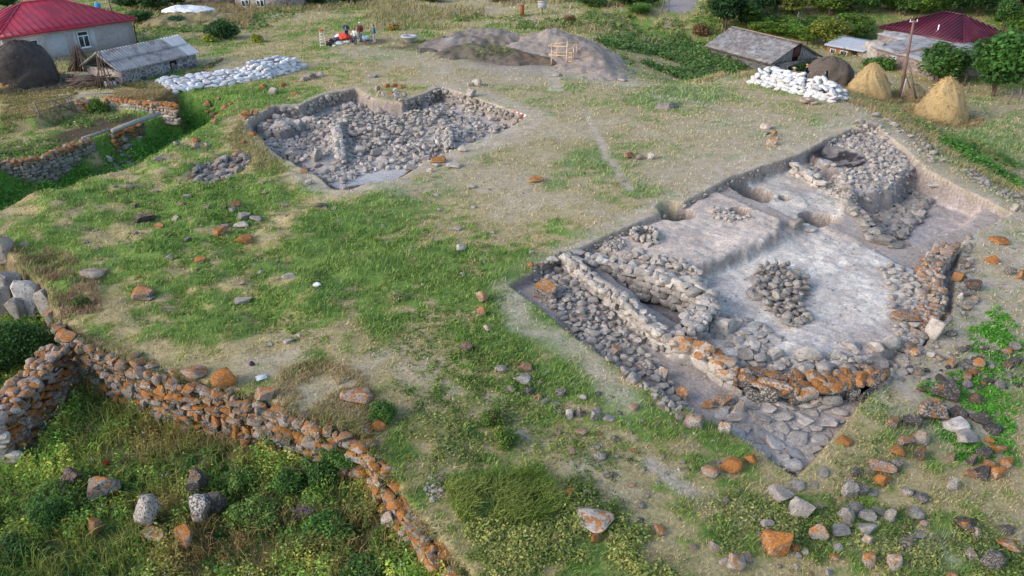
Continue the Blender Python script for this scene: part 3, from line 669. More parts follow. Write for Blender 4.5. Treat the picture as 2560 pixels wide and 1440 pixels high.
# ------------------------------------------------------------------ scattered rubble
def scatter(poly, n, smin, smax, gap=.8, power=2.0, big_first=True):
    p = np.asarray(poly); lo, hi = p.min(0), p.max(0); out = []; cell = {}
    sizes = sorted(smin+(smax-smin)*rng.random(n)**power, reverse=True); C = smax
    for s in sizes:
        for _ in range(14):
            x, y = rng.uniform(lo[0], hi[0]), rng.uniform(lo[1], hi[1])
            if not inside(np.array([x]), np.array([y]), poly)[0]: continue
            k = (int(x//C), int(y//C)); ok = True
            for a in (-1, 0, 1):
                for b in (-1, 0, 1):
                    for (X, Y, q) in cell.get((k[0]+a, k[1]+b), ()):
                        if math.hypot(x-X, y-Y) < gap*(s+q)/2: ok = False; break
            if ok: cell.setdefault(k, []).append((x, y, s)); out.append((x, y, s)); break
    return out
def spread(pts, nobj, name, label, cat, group, stuff=None, L=0., G=.5, K=.05, flat=.62, sink=.2, dz=None, lvar=.0, seedrot=True, gv=.1):
    """the nobj largest as stones of their own, the rest as one mass of chips"""
    pts = sorted(pts, key=lambda q: -q[2]); mb = MB()
    for i, (x, y, s) in enumerate(pts):
        fl = flat*random.uniform(.8, 1.25); z = float(H(x, y))+(dz(x, y) if dz else 0)+s*fl*(.5-sink); c = (L+(lvar*random.random() if random.random() < .3 else 0), G*random.uniform(1-gv*2, 1+gv*2), K*random.uniform(0, 2))
        sc = (s*.52, s*.52*random.uniform(.7, 1), s*fl*.52); ro = (random.uniform(-.3, .3), random.uniform(-.3, .3), random.uniform(0, 6.28))
        if i < nobj: rock_obj(name, (x, y, z), sc, ro, c, label, cat, group, small=True)
        else: add_rock(mb, (x, y, z), sc, rotm(*ro), c, RKS)
    if mb.n: kind(mb.obj(stuff or 'rubble', M_wall, smooth=True, attr='tint'), 'stuff', 'small stone chips')
NP0 = PP([(640,322),(700,300),(800,280),(900,255),(1000,265),(1100,240),(1290,292),(1130,365),(1050,392),(900,410),(850,455),(740,410)], -1.1)
XA = PP([(700,290),(790,264),(870,262),(810,292),(730,314)], -1); XB = PP([(1000,305),(1085,285),(1125,300),(1040,328)], -1)
_in = lambda q: sdf(np.array([q[0]]), np.array([q[1]]), PIT)[0] > .12+q[2]*.3 and (q[2] > .5 or fbm(np.array([q[0]/1.5]), np.array([q[1]/1.5]), 320, 2)[0] > .36) and not (q[2] < .5 and (inside(np.array([q[0]]), np.array([q[1]]), XA)[0] or inside(np.array([q[0]]), np.array([q[1]]), XB)[0]))
NP = PP([(618,318),(690,264),(752,262),(888,222),(930,247),(1005,256),(1102,220),(1316,292),(1135,372),(1060,395),(900,410),(850,462),(690,375)])
pt = [q for q in scatter(NP, 3800, .12, .56, .64, 2.6) if _in(q)]
spread(pt, 220, 'rubble_stone', 'rounded grey stone in the rubble filling the square pit', 'rubble stone', 'stones filling the square pit', 'pit_rubble', G=.60, K=.03, sink=.2, gv=.13)
top = scatter(PP([(860,262),(1000,270),(1110,285),(1060,340),(950,380),(860,330)], -.8), 150, .3, .6, .75)
spread(top, 55, 'rubble_stone', 'grey stone on top of the rubble mound inside the square pit', 'rubble stone', 'stones on the mound in the square pit', 'pit_rubble', G=.56, dz=lambda x, y: .28, sink=.2)
for u, v, w, h in ((668,332,34,24),(735,388,44,24),(795,395,26,40),(1060,262,26,20),(1180,268,26,22),(1230,300,20,14),(900,372,36,26),(850,352,20,40),(1105,308,20,22),(1150,262,20,16),(705,325,40,22),(940,383,30,24)):
    p = PZ(u, v+h*.3, -1.0); zc = depth((p[0], p[1], -1)); W = w*zc/FPX
    rock_obj('rubble_block', (p[0], p[1], float(H(*p))+h*zc/FPX*.4), (W*.5, W*.45, h*zc/FPX*.5), (0, .1, random.uniform(-.5, .5)), (0, .56, .1), 'large angular block among the stones of the square pit', 'rubble stone', 'large blocks in the square pit')
spread(scatter(RUB, 170, .18, .66, .62), 60, 'heap_stone', 'grey stone in the rubble heap below the square pit', 'rubble stone', 'rubble heap below the square pit', 'heap_rubble', G=.43, K=.2, lvar=.5, dz=lambda x, y: .06, sink=.15)
SP = PP([(2010,402),(2080,360),(2140,328),(2195,328),(2260,385),(2300,430),(2290,470),(2210,540),(2120,500)], -.4)
spread([q for q in scatter(SP, 1000, .10, .46, .7, 2.6) if math.hypot(q[0]-PZ(2100,387,-.4)[0], q[1]-PZ(2100,387,-.4)[1]) > 1.7 and math.hypot(q[0]-PZ(2125,402,-.4)[0], q[1]-PZ(2125,402,-.4)[1]) > 1.2], 110, 'floor_stone', 'grey cobble in the stone spread at the far end of the trench', 'cobble', 'stone spread at the far end of the trench', 'cobbles', G=.58, K=.03)
spread(scatter(PP([(2200,530),(2300,455),(2330,470),(2290,540),(2240,600),(2170,600),(2100,500)], -1), 420, .12, .7, .6), 60, 'floor_stone', 'angular stone fallen down the side of the deep cut', 'cobble', 'stones down the side of the deep cut', 'cobbles', G=.46, K=.1)
for u, v, w, h, G, lb in ((2205,600,46,34,.32,'dark block at the bottom of the deep cut'),(2240,612,44,20,.36,'dark slab in the bottom pit of the deep cut'),(2265,555,40,30,.5,'leaning block beside the deep cut'),(2300,535,34,30,.5,'grey block against the earth side of the deep cut'),(1990,560,40,34,.38,'dark boulder on the pale trench floor'),(2024,573,36,18,.72,'smooth pale boulder on the trench floor'),(2115,470,30,24,.44,'grey boulder above the undercut floor'),(2200,590,20,14,.4,'grey stone on the edge of the deep cut'),(2335,470,34,16,.6,'oval pale stone in the earth side of the deep cut')):
    boulder(u, v, w, h, 0, G, .05, lb, 'trench stone', 'trench_stone')
ST = PP([(1330,690),(1400,650),(1430,665),(1500,745),(1570,810),(1640,880),(1720,960),(1700,1025),(1560,930),(1450,850),(1370,760)], -.5)
spread(scatter(ST, 900, .07, .46, .72, 3.0), 105, 'strip_stone', 'grey stone in the stony strip outside the trench wall', 'cobble', 'stony strip outside the trench wall', 'strip_rubble', G=.52, K=.08, lvar=.12)
spread(scatter(PP([(1600,640),(1700,655),(1770,690),(1790,745),(1700,700),(1610,668),(1500,640)], -.35), 170, .15, .5, .62, 1.6), 55, 'packing_stone', 'pale stone packed behind the inner trench wall', 'cobble', 'stones packed behind the inner wall', 'packing_rubble', G=.62, dz=lambda x, y: .05)
spread(scatter(PP([(1500,610),(1540,592),(1570,610),(1530,640)], -.35), 45, .12, .32, .62), 10, 'packing_stone', 'pale stone on the trench corner by the oven', 'cobble', 'stones by the oven corner', 'packing_rubble', G=.58)
CA = PP([(1880,690),(1930,668),(2000,690),(2030,720),(2000,760),(2030,800),(1990,825),(1930,790),(1905,750),(1885,735)], -1)
spread(scatter(CA, 130, .18, .52, .62, 1.8), 62, 'cairn_stone', 'brown grey stone in the rubble heap on the pale floor', 'rubble stone', 'rubble heap on the pale trench floor', 'cairn_rubble', G=.46, dz=lambda x, y: .1, K=.1)
spread(scatter(CA, 34, .2, .45, .9, 1.4), 34, 'cairn_stone', 'upper stone of the rubble heap on the pale floor', 'rubble stone', 'upper stones of the rubble heap', G=.48, dz=lambda x, y: .38)
spread(scatter(PP([(1785,780),(1850,790),(1920,820),(1960,850),(1900,880),(1820,860),(1780,820)], -1), 110, .25, .6, .78, 1.6), 45, 'paving_stone', 'flat stone in the worn paving beside the slot chamber', 'paving stone', 'worn paving on the trench floor', 'paving_rubble', G=.64, flat=.3, sink=.38)
spread(scatter(PP([(1850,880),(1960,920),(2190,895),(2260,850),(2270,870),(2200,915),(1960,955),(1840,930)], -1), 70, .3, .8, .72, 1.5), 40, 'lining_stone', 'grey boulder lining the inside of the front wall', 'boulder', 'boulders lining the inside of the front wall', G=.5, K=.1)
for u, v, w, h in ((1815,812,70,60),(2020,880,62,52),(1830,905,50,42),(2130,862,44,34),(2090,885,40,34),(1940,885,44,36),(2190,872,44,40),(2225,860,50,44)):
    boulder(u, v, w, h, 0, .6, .05, 'large smooth pale boulder inside the front wall of the trench', 'boulder', 'lining_boulder', 'large boulders inside the front wall')
PV = PP([(1760,1050),(1850,1000),(1960,990),(2080,1010),(2100,1070),(2030,1150),(1980,1190),(1900,1150),(1800,1100)], -2)
spread(scatter(PV, 260, .10, .78, .82, 2.0), 110, 'paving_slab', 'flat grey slab in the stone floor at the tip of the trench', 'paving stone', 'stone floor at the tip of the trench', 'slab_chips', G=.60, flat=.24, sink=.42, K=.06, lvar=.1)
boulder(1982, 1166, 52, 42, 0, .74, 0, 'broad pale boulder at the very tip of the trench', 'boulder')
for u, v, w, h, L, G, K, lb in ((1705,975,30,72,.45,.5,.2,'tall standing stone with an orange cap beside the front wall'),(1735,1050,60,50,.1,.4,.3,'brown boulder on the left trench edge'),(1815,1065,44,44,.2,.6,.3,'pale pyramid stone with rusty flank'),(1770,1010,36,30,.55,.5,.2,'stone with an orange spot in the trench bottom'),(1810,1000,40,34,.2,.4,.6,'black crusted stone under the front wall'),(1848,1015,30,50,.35,.5,.2,'upright stone with orange edge under the front wall'),(1830,1045,46,26,.1,.5,.1,'low grey stone under the front wall'),(1615,910,52,38,.05,.5,.5,'speckled boulder on the stony strip edge'),(1540,880,34,36,.3,.4,.3,'rusty stone on the stony strip edge'),(1365,725,56,62,.35,.42,.5,'big boulder with orange patches at the trench corner'),(1382,655,30,20,0,.62,.1,'pale squared stone on the trench corner'),(1355,672,32,22,.2,.32,.5,'dark stone on the trench corner'),(1560,830,40,26,0,.6,.1,'pale stone on the slope of the stony strip'),(1660,935,30,40,.2,.5,.3,'grey stone at the lower stony strip')):
    boulder(u, v, w, h, L, G, K, lb)
# ring oven, quern and other small features
def ring(u, v, z, r, label, n=13, s=.3, G=.58):
    p = PZ(u, v, z); t = thing('stone_ring', label, 'oven', (p[0], p[1], 0)); mb = MB()
    for k in range(n*2):
        a = 2*math.pi*k/n+random.uniform(-.1, .1); rr = r*random.uniform(.95, 1.25); x, y = p[0]+rr*math.cos(a), p[1]+rr*math.sin(a)
        add_rock(mb, (rr*math.cos(a), rr*math.sin(a), float(H(p[0]+r*1.5, p[1]))+.12+.14*(k//n)), (s*.6, s*.5, s*.45), rotm(0, 0, a), (0, G, .1))
    mb.obj('ring_stones', M_wall, t, True, 'tint')
ring(1612, 592, -.3, .55, 'round stone lined oven mouth in the upper trench')
for u, v, w, h in ((1600,628,36,24),(1645,590,20,20),(1640,605,20,16),(1620,612,18,16)): boulder(u, v, w, h, 0, .62, 0, 'pale stone in front of the round oven mouth', 'trench stone', 'trench_stone', 'stones before the oven mouth')
spread(scatter(PP([(1780,520),(1850,520),(1890,545),(1830,560),(1780,545)], -.35), 45, .12, .4, .6), 14, 'trench_stone', 'small pale stone by the worn hollow of the upper platform', 'trench stone', 'stones by the worn hollow', 'strip_rubble', G=.6)
p = PZ(1888, 738, -1.0); mb = MB(); mb.lathe([(.30,0),(.42,.1),(.43,.22),(.36,.33),(.22,.34),(.16,.24),(.0,.2)], 28, (0, .5, .1)); mb.obj('mortar', M_wall, None, True, 'tint'); o = bpy.data.objects['mortar']; o.location = (p[0], p[1], float(H(*p))); o.rotation_euler = (.2, .1, 0); tag(o, 'round hollowed stone mortar beside the rubble heap on the pale floor', 'mortar')
# ------------------------------------------------------------------ walls of laid stone
def stone_wall(name, label, line, hgt, thick, w=(.3, .6), h=(.2, .36), L=.3, G=.5, K=.3, top=None, cap=1.0, capL=None, faces=(1,), batter=.06, foot=.25, group=None, jit=.05, gap=0, capgap=0):
    """line: (x, y, z of the top); courses of separate stones on the given sides, and along the top"""
    mb = MB(); pts = np.asarray(line, float); core = MB()
    for (a, b) in zip(pts[:-1], pts[1:]):
        d = b-a; Ln = math.hypot(d[0], d[1]); dx, dy = d[0]/Ln, d[1]/Ln; nx, ny = dy, -dx
        ang = math.atan2(dy, dx)
        for f in faces:
            z = foot*-1
            hmax = hgt
            while z < hmax:
                hh = random.uniform(*h); s = random.uniform(-.2, 0)
                while s < Ln:
                    ww = random.uniform(*w)*(1.25 if z > hmax-.4 else 1); t = min(max((s+ww/2)/Ln, 0), 1); ztop = a[2]+d[2]*t; zz = ztop-hmax+z+hh/2
                    zz += .16*(fbm(np.array([(a[0]+dx*s)*1.1]), np.array([a[1]*.7+dy*s]), 330, 2)[0]-.5)*(2 if gap else .5)
                    if zz < ztop+.06 and random.random() > gap:
                        o = f*(thick/2-.10-batter*z+random.uniform(-jit, jit)); Lq = L*(1.5 if random.random() < .4 else .3)
                        if capL and z > hmax-.45: Lq = capL*random.uniform(.5, 1.2)
                        add_rock(mb, (a[0]+dx*(s+ww/2)+nx*o, a[1]+dy*(s+ww/2)+ny*o, zz), (ww*.53, .17, hh*.55), rotm(random.uniform(-.12, .12), random.uniform(-.16, .16), ang+random.uniform(-.2, .2)), (Lq, G*random.uniform(.62, 1.3), K*random.uniform(.2, 1.6)), RKW)
                    s += ww*.93
                z += hh*.9
        if cap:
            s = 0
            while s < Ln:
                ww = random.uniform(*w)*cap; t = min(s/Ln, 1); zt = a[2]+d[2]*t
                for o in np.arange(-thick/2+.1, thick/2, max(.26, ww*.75)):
                    if random.random() < capgap: continue
                    o2 = o+random.uniform(-.06, .06); Lq = (capL if capL is not None else L)*random.uniform(.3, 1.4)
                    add_rock(mb, (a[0]+dx*s+nx*o2, a[1]+dy*s+ny*o2, zt-.02+random.uniform(-.05, .06)), (ww*.54, ww*.46, .17), rotm(random.uniform(-.2, .2), random.uniform(-.2, .2), random.uniform(0, 6)), (Lq, G*random.uniform(.75, 1.2), K*random.uniform(.2, 1.6)))
                s += ww*.9
        q = thick/2-.16
        core.add([(p[0]+nx*o, p[1]+ny*o, p[2]-zz) for p in (a, b) for o in (-q, q) for zz in (hgt+foot, .12)], [(0,1,5,4),(2,3,7,6),(1,3,7,5),(0,2,3,1),(4,6,7,5)])
    o = mb.obj(name, M_wall, None, True, 'tint'); tag(o, label, 'wall', group)
    core.obj('earth_core', M_core, o); return o
M_core = plain('packed_earth', (.13, .10, .08), .95, .3, 5, .4)
def W3(px): return [(*PZ(u, v, z), z) for u, v, z in px]
# retaining wall along the meadow, its descending arm, the ruined arm at the left
random.seed(5)
stone_wall('retaining_wall', 'long orange lichened retaining wall below the meadow', W3([(150,812,.0),(215,862,0),(300,898,0),(380,930,0),(450,958,0),(590,994,0),(690,1026,-.05),(790,1066,-.1),(890,1092,-.15)]), 2.1, .7, (.16,.6), (.12,.36), L=.46, G=.37, K=.45, faces=(1,), cap=1.15, capL=.34, jit=.11, gap=.1, capgap=.35)
stone_wall('descending_wall', 'crumbling bright orange wall running down to the bottom of the slope', W3([(895,1085,-.2),(955,1180,-.55),(1010,1275,-.85),(1085,1372,-1.05),(1150,1450,-1.2),(1200,1520,-1.3)]), 1.7, .6, (.24,.62), (.18,.4), L=.55, G=.44, K=.3, faces=(1,), cap=1.2, capL=.6, jit=.14, gap=.1, capgap=.15)
a0 = PZ(168, 868, 0); a1 = PZ(5, 1057, -.62)
stone_wall('ruined_wall', 'tall end of an old ruined wall with orange courses and broken end coloured pale as if lit', [(a1[0]-.45, a1[1]-.1, -.62), (a0[0]-.5, a0[1]+.1, -.05)], 2.75, 1.0, (.3,.6), (.14,.24), L=.5, G=.44, K=.3, faces=(1,), cap=1.1, capL=.35)
stone_wall('ruined_wall_end', 'broken end face of the ruined wall, coloured pale as if lit', [(a1[0]-2.2, a1[1]+.05, -.7), (a1[0]-.1, a1[1], -.66)], 2.7, .7, (.3,.55), (.14,.24), L=.06, G=.74, K=.02, faces=(1,), cap=1, capL=.2)  # light on this end is put into the paler stone colour
# trench walls
stone_wall('curved_wall', 'curved tan wall of laid stones on the outer side of the narrow chamber', W3([(1418,640,.02),(1450,672,.02),(1490,705,0),(1560,750,-.05),(1620,800,-.12),(1650,828,-.2),(1700,852,-.3)]), .85, .55, (.24,.52), (.2,.34), L=.0, G=.60, K=.03, faces=(1,-1), cap=1, capL=.0, batter=.02)
stone_wall('inner_wall', 'inner wall of big smooth stones facing the narrow chamber', W3([(1440,640,-.12),(1500,648,-.12),(1600,672,-.15),(1700,702,-.2),(1778,742,-.25)]), 1.05, .8, (.36,.66), (.26,.4), L=0, G=.62, K=.03, faces=(1,), cap=1.05, capL=0)
stone_wall('chamber_end_wall', 'short thick wall closing the lower end of the narrow chamber', W3([(1772,752,-.35),(1745,790,-.4),(1705,828,-.45)]), .8, .9, (.3,.55), (.2,.34), L=0, G=.62, K=.05, faces=(1,-1), cap=1.1, capL=0)
stone_wall('boulder_wall', 'front trench wall of large boulders capped with vivid orange lichen', W3([(1690,850,-.3),(1740,866,-.42),(1785,890,-.55),(1830,928,-.75),(1880,945,-.85)]), 1.55, .7, (.5,1.0), (.4,.75), L=.0, G=.62, K=.05, faces=(1,), cap=.75, capL=.5, jit=.06)
stone_wall('front_wall', 'two tier front wall of black and orange crusted boulders', W3([(1845,938,-.85),(1900,950,-.9),(1980,962,-.95),(2060,958,-.95),(2130,945,-.95),(2195,925,-.95)]), 1.35, 1.0, (.38,1.1), (.34,.62), L=.08, G=.46, K=.6, faces=(1,), cap=.9, capL=.45, jit=.18)
stone_wall('right_wall', 'right hand trench wall with an orange lichen crest', W3([(2255,870,-1.25),(2300,815,-1.15),(2330,765,-1.05),(2335,715,-.95),(2325,680,-.9),(2350,640,-.8),(2375,612,-.75)]), .7, .9, (.3,.6), (.22,.36), L=.08, G=.52, K=.35, faces=(1,-1), cap=1.15, capL=.26)
stone_wall('block_wall', 'short stub of squared blocks against the tall earth section', W3([(1985,412,-.32),(2020,432,-.4),(2045,445,-.5)]), .6, .5, (.5,.7), (.26,.34), L=0, G=.64, K=.02, faces=(1,), cap=1)
# walls of the garden and the gully
stone_wall('garden_wall', 'dry stone garden wall with an orange topped crest above the nettle gully', W3([(-60,412,-.75),(0,405,-.75),(60,400,-.75),(120,388,-.72),(180,364,-.7),(225,348,-.7)]), 2.3, .6, (.2,.5), (.16,.32), L=.03, G=.42, K=.12, faces=(1,), cap=1.0, capL=.6, capgap=.3)
stone_wall('terrace_wall', 'short terrace wall with orange crest beside the round bush', W3([(268,246,.0),(310,250,0),(360,256,0),(438,262,0)]), 1.25, .6, (.24,.5), (.2,.32), L=.22, G=.56, K=.08, faces=(1,), cap=1, capL=.75)
stone_wall('hollow_wall', 'dark ruined wall with orange stones under the beam', W3([(280,338,-.7),(320,325,-.7),(350,312,-.7)]), 1.3, .5, (.3,.5), (.24,.34), L=.4, G=.24, K=.5, faces=(1,), cap=1, capL=.6)
stone_wall('stub_wall', 'small orange topped stub of wall left of the round bush', W3([(195,256,0),(222,254,.05)]), .8, .5, (.28,.45), (.22,.3), L=.5, G=.45, K=.2, faces=(1,), cap=1.1, capL=.7)
spread(scatter(PP([(230,395),(330,350),(350,380),(290,420),(240,420)], -1.6), 90, .15, .55, .7), 30, 'gully_stone', 'grey stone strewn in the gully hollow', 'rubble stone', 'stones strewn in the gully hollow', 'gully_rubble', G=.36, K=.2, lvar=.3)
spread(scatter(PP([(500,238),(560,238),(580,262),(540,300),(545,330),(520,270)], -.1), 26, .3, .7, .8), 26, 'bank_stone', 'rusty orange stone along the bank before the sandbags', 'boulder', 'stones along the bank before the sandbags', G=.42, L=.55, K=.1)
spread(scatter(PP([(600,292),(690,262),(694,272),(604,304)], -.1), 10, .4, .7, .8), 10, 'lip_stone', 'orange capped stone on the left lip of the square pit', 'boulder', 'stones on the left lip of the square pit', G=.46, L=.6, K=.1)
# loose stones of the lower slope and the banks
spread(scatter(PP([(1900,1230),(2060,1230),(2300,1330),(2330,1400),(2160,1330),(2010,1290)], -2.5), 18, .25, .8, 1.2), 18, 'slope_stone', 'grey slab half sunk in the stony slope below the trench', 'slope stone', 'slabs on the stony slope below the trench', 'slope_chips', G=.38, K=.15, flat=.26, sink=.44)
spread(scatter(PP([(1870,1400),(2100,1360),(2120,1480),(1880,1500)], -2.6), 9, .15, .45, 1.3), 9, 'slope_stone', 'bluish grey stone in the weeds at the bottom of the slope', 'slope stone', 'bluish stones at the bottom of the slope', G=.5, K=.1, sink=.34)
spread(scatter(PP([(1330,1010),(1660,1070),(1750,1330),(1640,1440),(1400,1200)], -2), 44, .15, .42, 1.8), 44, 'slope_stone', 'mottled stone scattered in the slope grass between wall and trench', 'slope stone', 'stones scattered in the slope grass', G=.42, K=.4, lvar=.4, sink=.36, flat=.45)
spread(scatter(PP([(1600,1350),(1900,1300),(2500,1330),(2600,1480),(1600,1500)], -2.6), 22, .18, .45, 1.8), 22, 'slope_stone', 'lichened stone in the grass along the bottom of the slope', 'slope stone', 'stones along the bottom of the slope', G=.42, K=.4, L=.12, lvar=.5, sink=.36)
spread(scatter(PP([(2240,970),(2420,900),(2560,900),(2560,1000),(2480,1000),(2300,1020)], -2.2), 80, .12, .5, .9), 50, 'bank_rubble_stone', 'dark stone among the weeds of the right bank', 'slope stone', 'dark stones of the right bank', 'bank_chips', G=.34, K=.7, lvar=.4)
spread(scatter(PP([(2350,640),(2420,620),(2440,760),(2400,860),(2350,850),(2345,740)], -1.6), 110, .12, .42, .75), 50, 'bank_rubble_stone', 'grey stone spilled outside the right trench wall', 'slope stone', 'stones spilled outside the right wall', 'bank_chips', G=.45, K=.3, lvar=.2)
spread(scatter(PP([(2200,300),(2300,330),(2400,400),(2330,420),(2260,370)], -.5), 90, .15, .5, .75), 50, 'bank_rubble_stone', 'grey stone on the dusty bank behind the trench', 'slope stone', 'stones on the dusty bank behind the trench', 'bank_chips', G=.48)
spread(scatter(PP([(2390,420),(2560,480),(2560,520),(2430,470)], -1), 60, .15, .45, .8), 40, 'bank_rubble_stone', 'grey stone along the foot of the weedy bank', 'slope stone', 'stones along the foot of the weedy bank', 'bank_chips', G=.46)
spread(scatter(PP([(2270,900),(2300,870),(2350,880),(2260,990),(2180,1000)], -2), 60, .08, .3, .9), 20, 'bank_rubble_stone', 'small stone on the bare earth by the marker board', 'slope stone', 'small stones by the marker board', 'bank_chips', G=.5)
spread(scatter(PP([(1080,1215),(1108,1225),(1108,1265),(1085,1290),(1060,1250)], -1.1), 34, .08, .22, .8), 16, 'wall_chip', 'small bluish stone heaped on the descending wall', 'slope stone', 'small stones heaped on the descending wall', 'wall_chips', G=.62)
spread(scatter(PP([(150,450),(700,430),(760,720),(200,700)], 0), 46, .12, .42, 2), 46, 'meadow_stone', 'small grey stone half hidden in the meadow grass on the left', 'meadow stone', 'small stones in the left meadow', G=.44, K=.3, lvar=.3)
spread(scatter(PP([(800,500),(1250,440),(1700,330),(1800,420),(1300,640),(900,800)], 0), 50, .1, .34, 2), 50, 'meadow_stone', 'small grey stone in the short grass of the plateau', 'meadow stone', 'small stones on the plateau', G=.48, K=.1, flat=.4)

def chips(poly, n, smin, smax, G, cond=None):
    p = np.asarray(poly); lo, hi = p.min(0), p.max(0); x = rng.uniform(lo[0], hi[0], n); y = rng.uniform(lo[1], hi[1], n); m = inside(x, y, poly)
    if cond is not None: m &= cond(x, y)
    x, y = x[m], y[m]; s = smin+(smax-smin)*rng.random(len(x))**3; z = H(x, y); mb = MB()
    for a, b, c, q in zip(x, y, z, s): add_rock(mb, (a, b, c+q*.12), (q*.55, q*.45, q*.32), rotm(0, 0, random.uniform(0, 6)), (0, G*random.uniform(.7, 1.25), .05), RKT)
    kind(mb.obj('loose_chips', M_wall, smooth=True, attr='tint'), 'stuff', 'fine stone chips and crumbled earth')
chips(TRENCH, 3200, .04, .17, .60, lambda x, y: fbm(x/1.6, y/1.6, 310, 3) > .44)
chips(PIT, 900, .05, .2, .55)
chips(PP([(1270,700),(1800,440),(2130,300),(2240,310),(1850,470),(1420,650)], 0), 500, .03, .12, .6)
chips(PP([(2330,620),(2560,560),(2560,960),(2250,1000),(2210,960),(2390,800)], -1.6), 1100, .04, .2, .5)
chips(PP([(1300,720),(1700,1060),(1980,1240),(1700,1240),(1450,1000)], -1.4), 700, .04, .16, .5, lambda x, y: fbm(x/1.6, y/1.6, 311, 3) > .5)

def section_stones(line, n, depth_, G=.52, smax=.55):
    mb = MB(); P = [PZ(u, v, 0) for u, v in line]; L = [math.dist(a, b) for a, b in zip(P[:-1], P[1:])]
    for _ in range(n):
        i = random.choices(range(len(L)), L)[0]; t = random.random(); q = P[i]*(1-t)+P[i+1]*t; d = P[i+1]-P[i]; nn = np.array([d[1], -d[0]])/L[i]; s = random.uniform(.12, smax)*random.uniform(.6, 1)
        q = q+nn*.1; zt = float(H(*(q-nn*.5))); z = zt-random.uniform(.12, depth_)
        add_rock(mb, (q[0], q[1], z), (s*.5, s*.4, s*.4), rotm(random.uniform(-.3, .3), 0, random.uniform(0, 6)), (0, G*random.uniform(.75, 1.2), .05))
    kind(mb.obj('section_stones', M_wall, smooth=True, attr='tint'), 'stuff', 'stones sticking out of the cut earth section')
section_stones([(690,264),(752,262),(800,240),(888,222)], 90, .95); section_stones([(1005,256),(1050,238),(1102,220)], 70, .95); section_stones([(1102,220),(1200,252),(1316,292)], 150, .8)
section_stones([(1790,462),(1830,438),(1900,415),(1990,386)], 60, .8, .46, .3); section_stones([(1410,632),(1612,547),(1790,462)], 60, .35, .46, .25); section_stones([(2060,352),(2130,320),(2190,318)], 40, .4, .5, .4)

spread(scatter(PP([(2195,515),(2300,455),(2325,500),(2250,570),(2200,560)], -.9), 130, .2, .7, .6), 30, 'floor_stone', 'stone in the steep rubble face above the deep cut', 'cobble', 'stones of the steep rubble face', 'cobbles', G=.46, K=.08)
spread(scatter(PP([(2200,650),(2300,690),(2330,780),(2290,850),(2200,890),(2230,760)], -1), 90, .15, .5, .9), 40, 'floor_stone', 'grey stone on the floor edge beside the right trench wall', 'cobble', 'stones beside the right trench wall', 'cobbles', G=.55)
spread(scatter(PP([(1840,885),(1960,930),(2190,900),(2190,880),(1960,900),(1850,860)], -1), 120, .08, .4, .8), 20, 'floor_stone', 'small grey stone behind the orange front wall', 'cobble', 'stones behind the front wall', 'cobbles', G=.5)

stone_wall('pit_wall', 'low wall of pale stones crossing the rubble of the square pit', W3([(838,312,-.55),(846,350,-.5),(852,392,-.5)]), .6, .5, (.25,.5), (.18,.3), L=0, G=.66, K=.02, faces=(1,-1), cap=1)
stone_wall('pit_wall', 'short wall stub at the right end of the square pit', W3([(1118,322,-.5),(1122,365,-.45)]), .6, .5, (.25,.45), (.18,.3), L=0, G=.62, K=.02, faces=(1,-1), cap=1)
# ------------------------------------------------------------------ sandbags
def bag_shape(seed):
    r = np.random.default_rng(seed); nu, nv = 22, 14; V = []
    for i in range(nv+1):
        a = -math.pi/2+math.pi*i/nv
        for j in range(nu):
            b = 2*math.pi*j/nu; sg = lambda q, e: math.copysign(abs(q)**e, q)
            V.append((sg(math.cos(a), .6)*sg(math.cos(b), .55), sg(math.cos(a), .6)*sg(math.sin(b), .7), sg(math.sin(a), .75)))
    V = np.array(V); o = r.uniform(0, 50)
    n = fbm(V[:, 0]*2+o, V[:, 1]*3+V[:, 2]*2, seed, 4)-.5; w = fbm(V[:, 0]*7+o, V[:, 1]*5+V[:, 2]*4, seed+3, 2)-.5
    V = V*(1+.55*n+.3*w)[:, None]; V[:, 2] *= 1-.35*np.abs(V[:, 0])**3
    V[:, 1] *= 1-.18*(V[:, 0] > .5)*(V[:, 0]-.5)*2+.12*np.sin(V[:, 0]*5+o)*.4
    F = [(i*nu+j, i*nu+(j+1) % nu, (i+1)*nu+(j+1) % nu, (i+1)*nu+j) for i in range(nv) for j in range(nu)]
    return mesh_np('sandbag', V, np.array(F), smooth=True)
def bag_mat():
    m, t, b = nt('woven_plastic_sack', .55, .35); v = oc(t); oi = N(t, 'ShaderNodeObjectInfo')
    n = noise(t, v, 3.5, 5, .6); c = mix(t, mrange(t, n, .35, .7), (.82, .83, .84), (.66, .66, .66))
    c = mix(t, mth(t, 'MULTIPLY', mrange(t, noise(t, v, 1.6, 4), .5, .66), .45), c, (.45, .38, .33)); c = mix(t, 1.0, c, oi.outputs['Color'], 'MULTIPLY')
    lnk(t, c, b.inputs['Base Color']); bump(t, b, n, .6, .08); return m
M_bag = bag_mat(); BAG = [bag_shape(i) for i in range(8)]
for me in BAG: me.materials.append(M_bag)
def bag(x, y, z, sc, ang, lab, grp, tint=(1, 1, 1), tilt=.12):
    o = bpy.data.objects.new('sandbag', random.choice(BAG)); COL.objects.link(o)
    o.location = (x, y, z); o.scale = sc; o.rotation_euler = (random.gauss(0, tilt), random.gauss(0, tilt), ang+random.gauss(0, .22)); o.color = (*tint, 1); tag(o, lab, 'sandbag', grp)
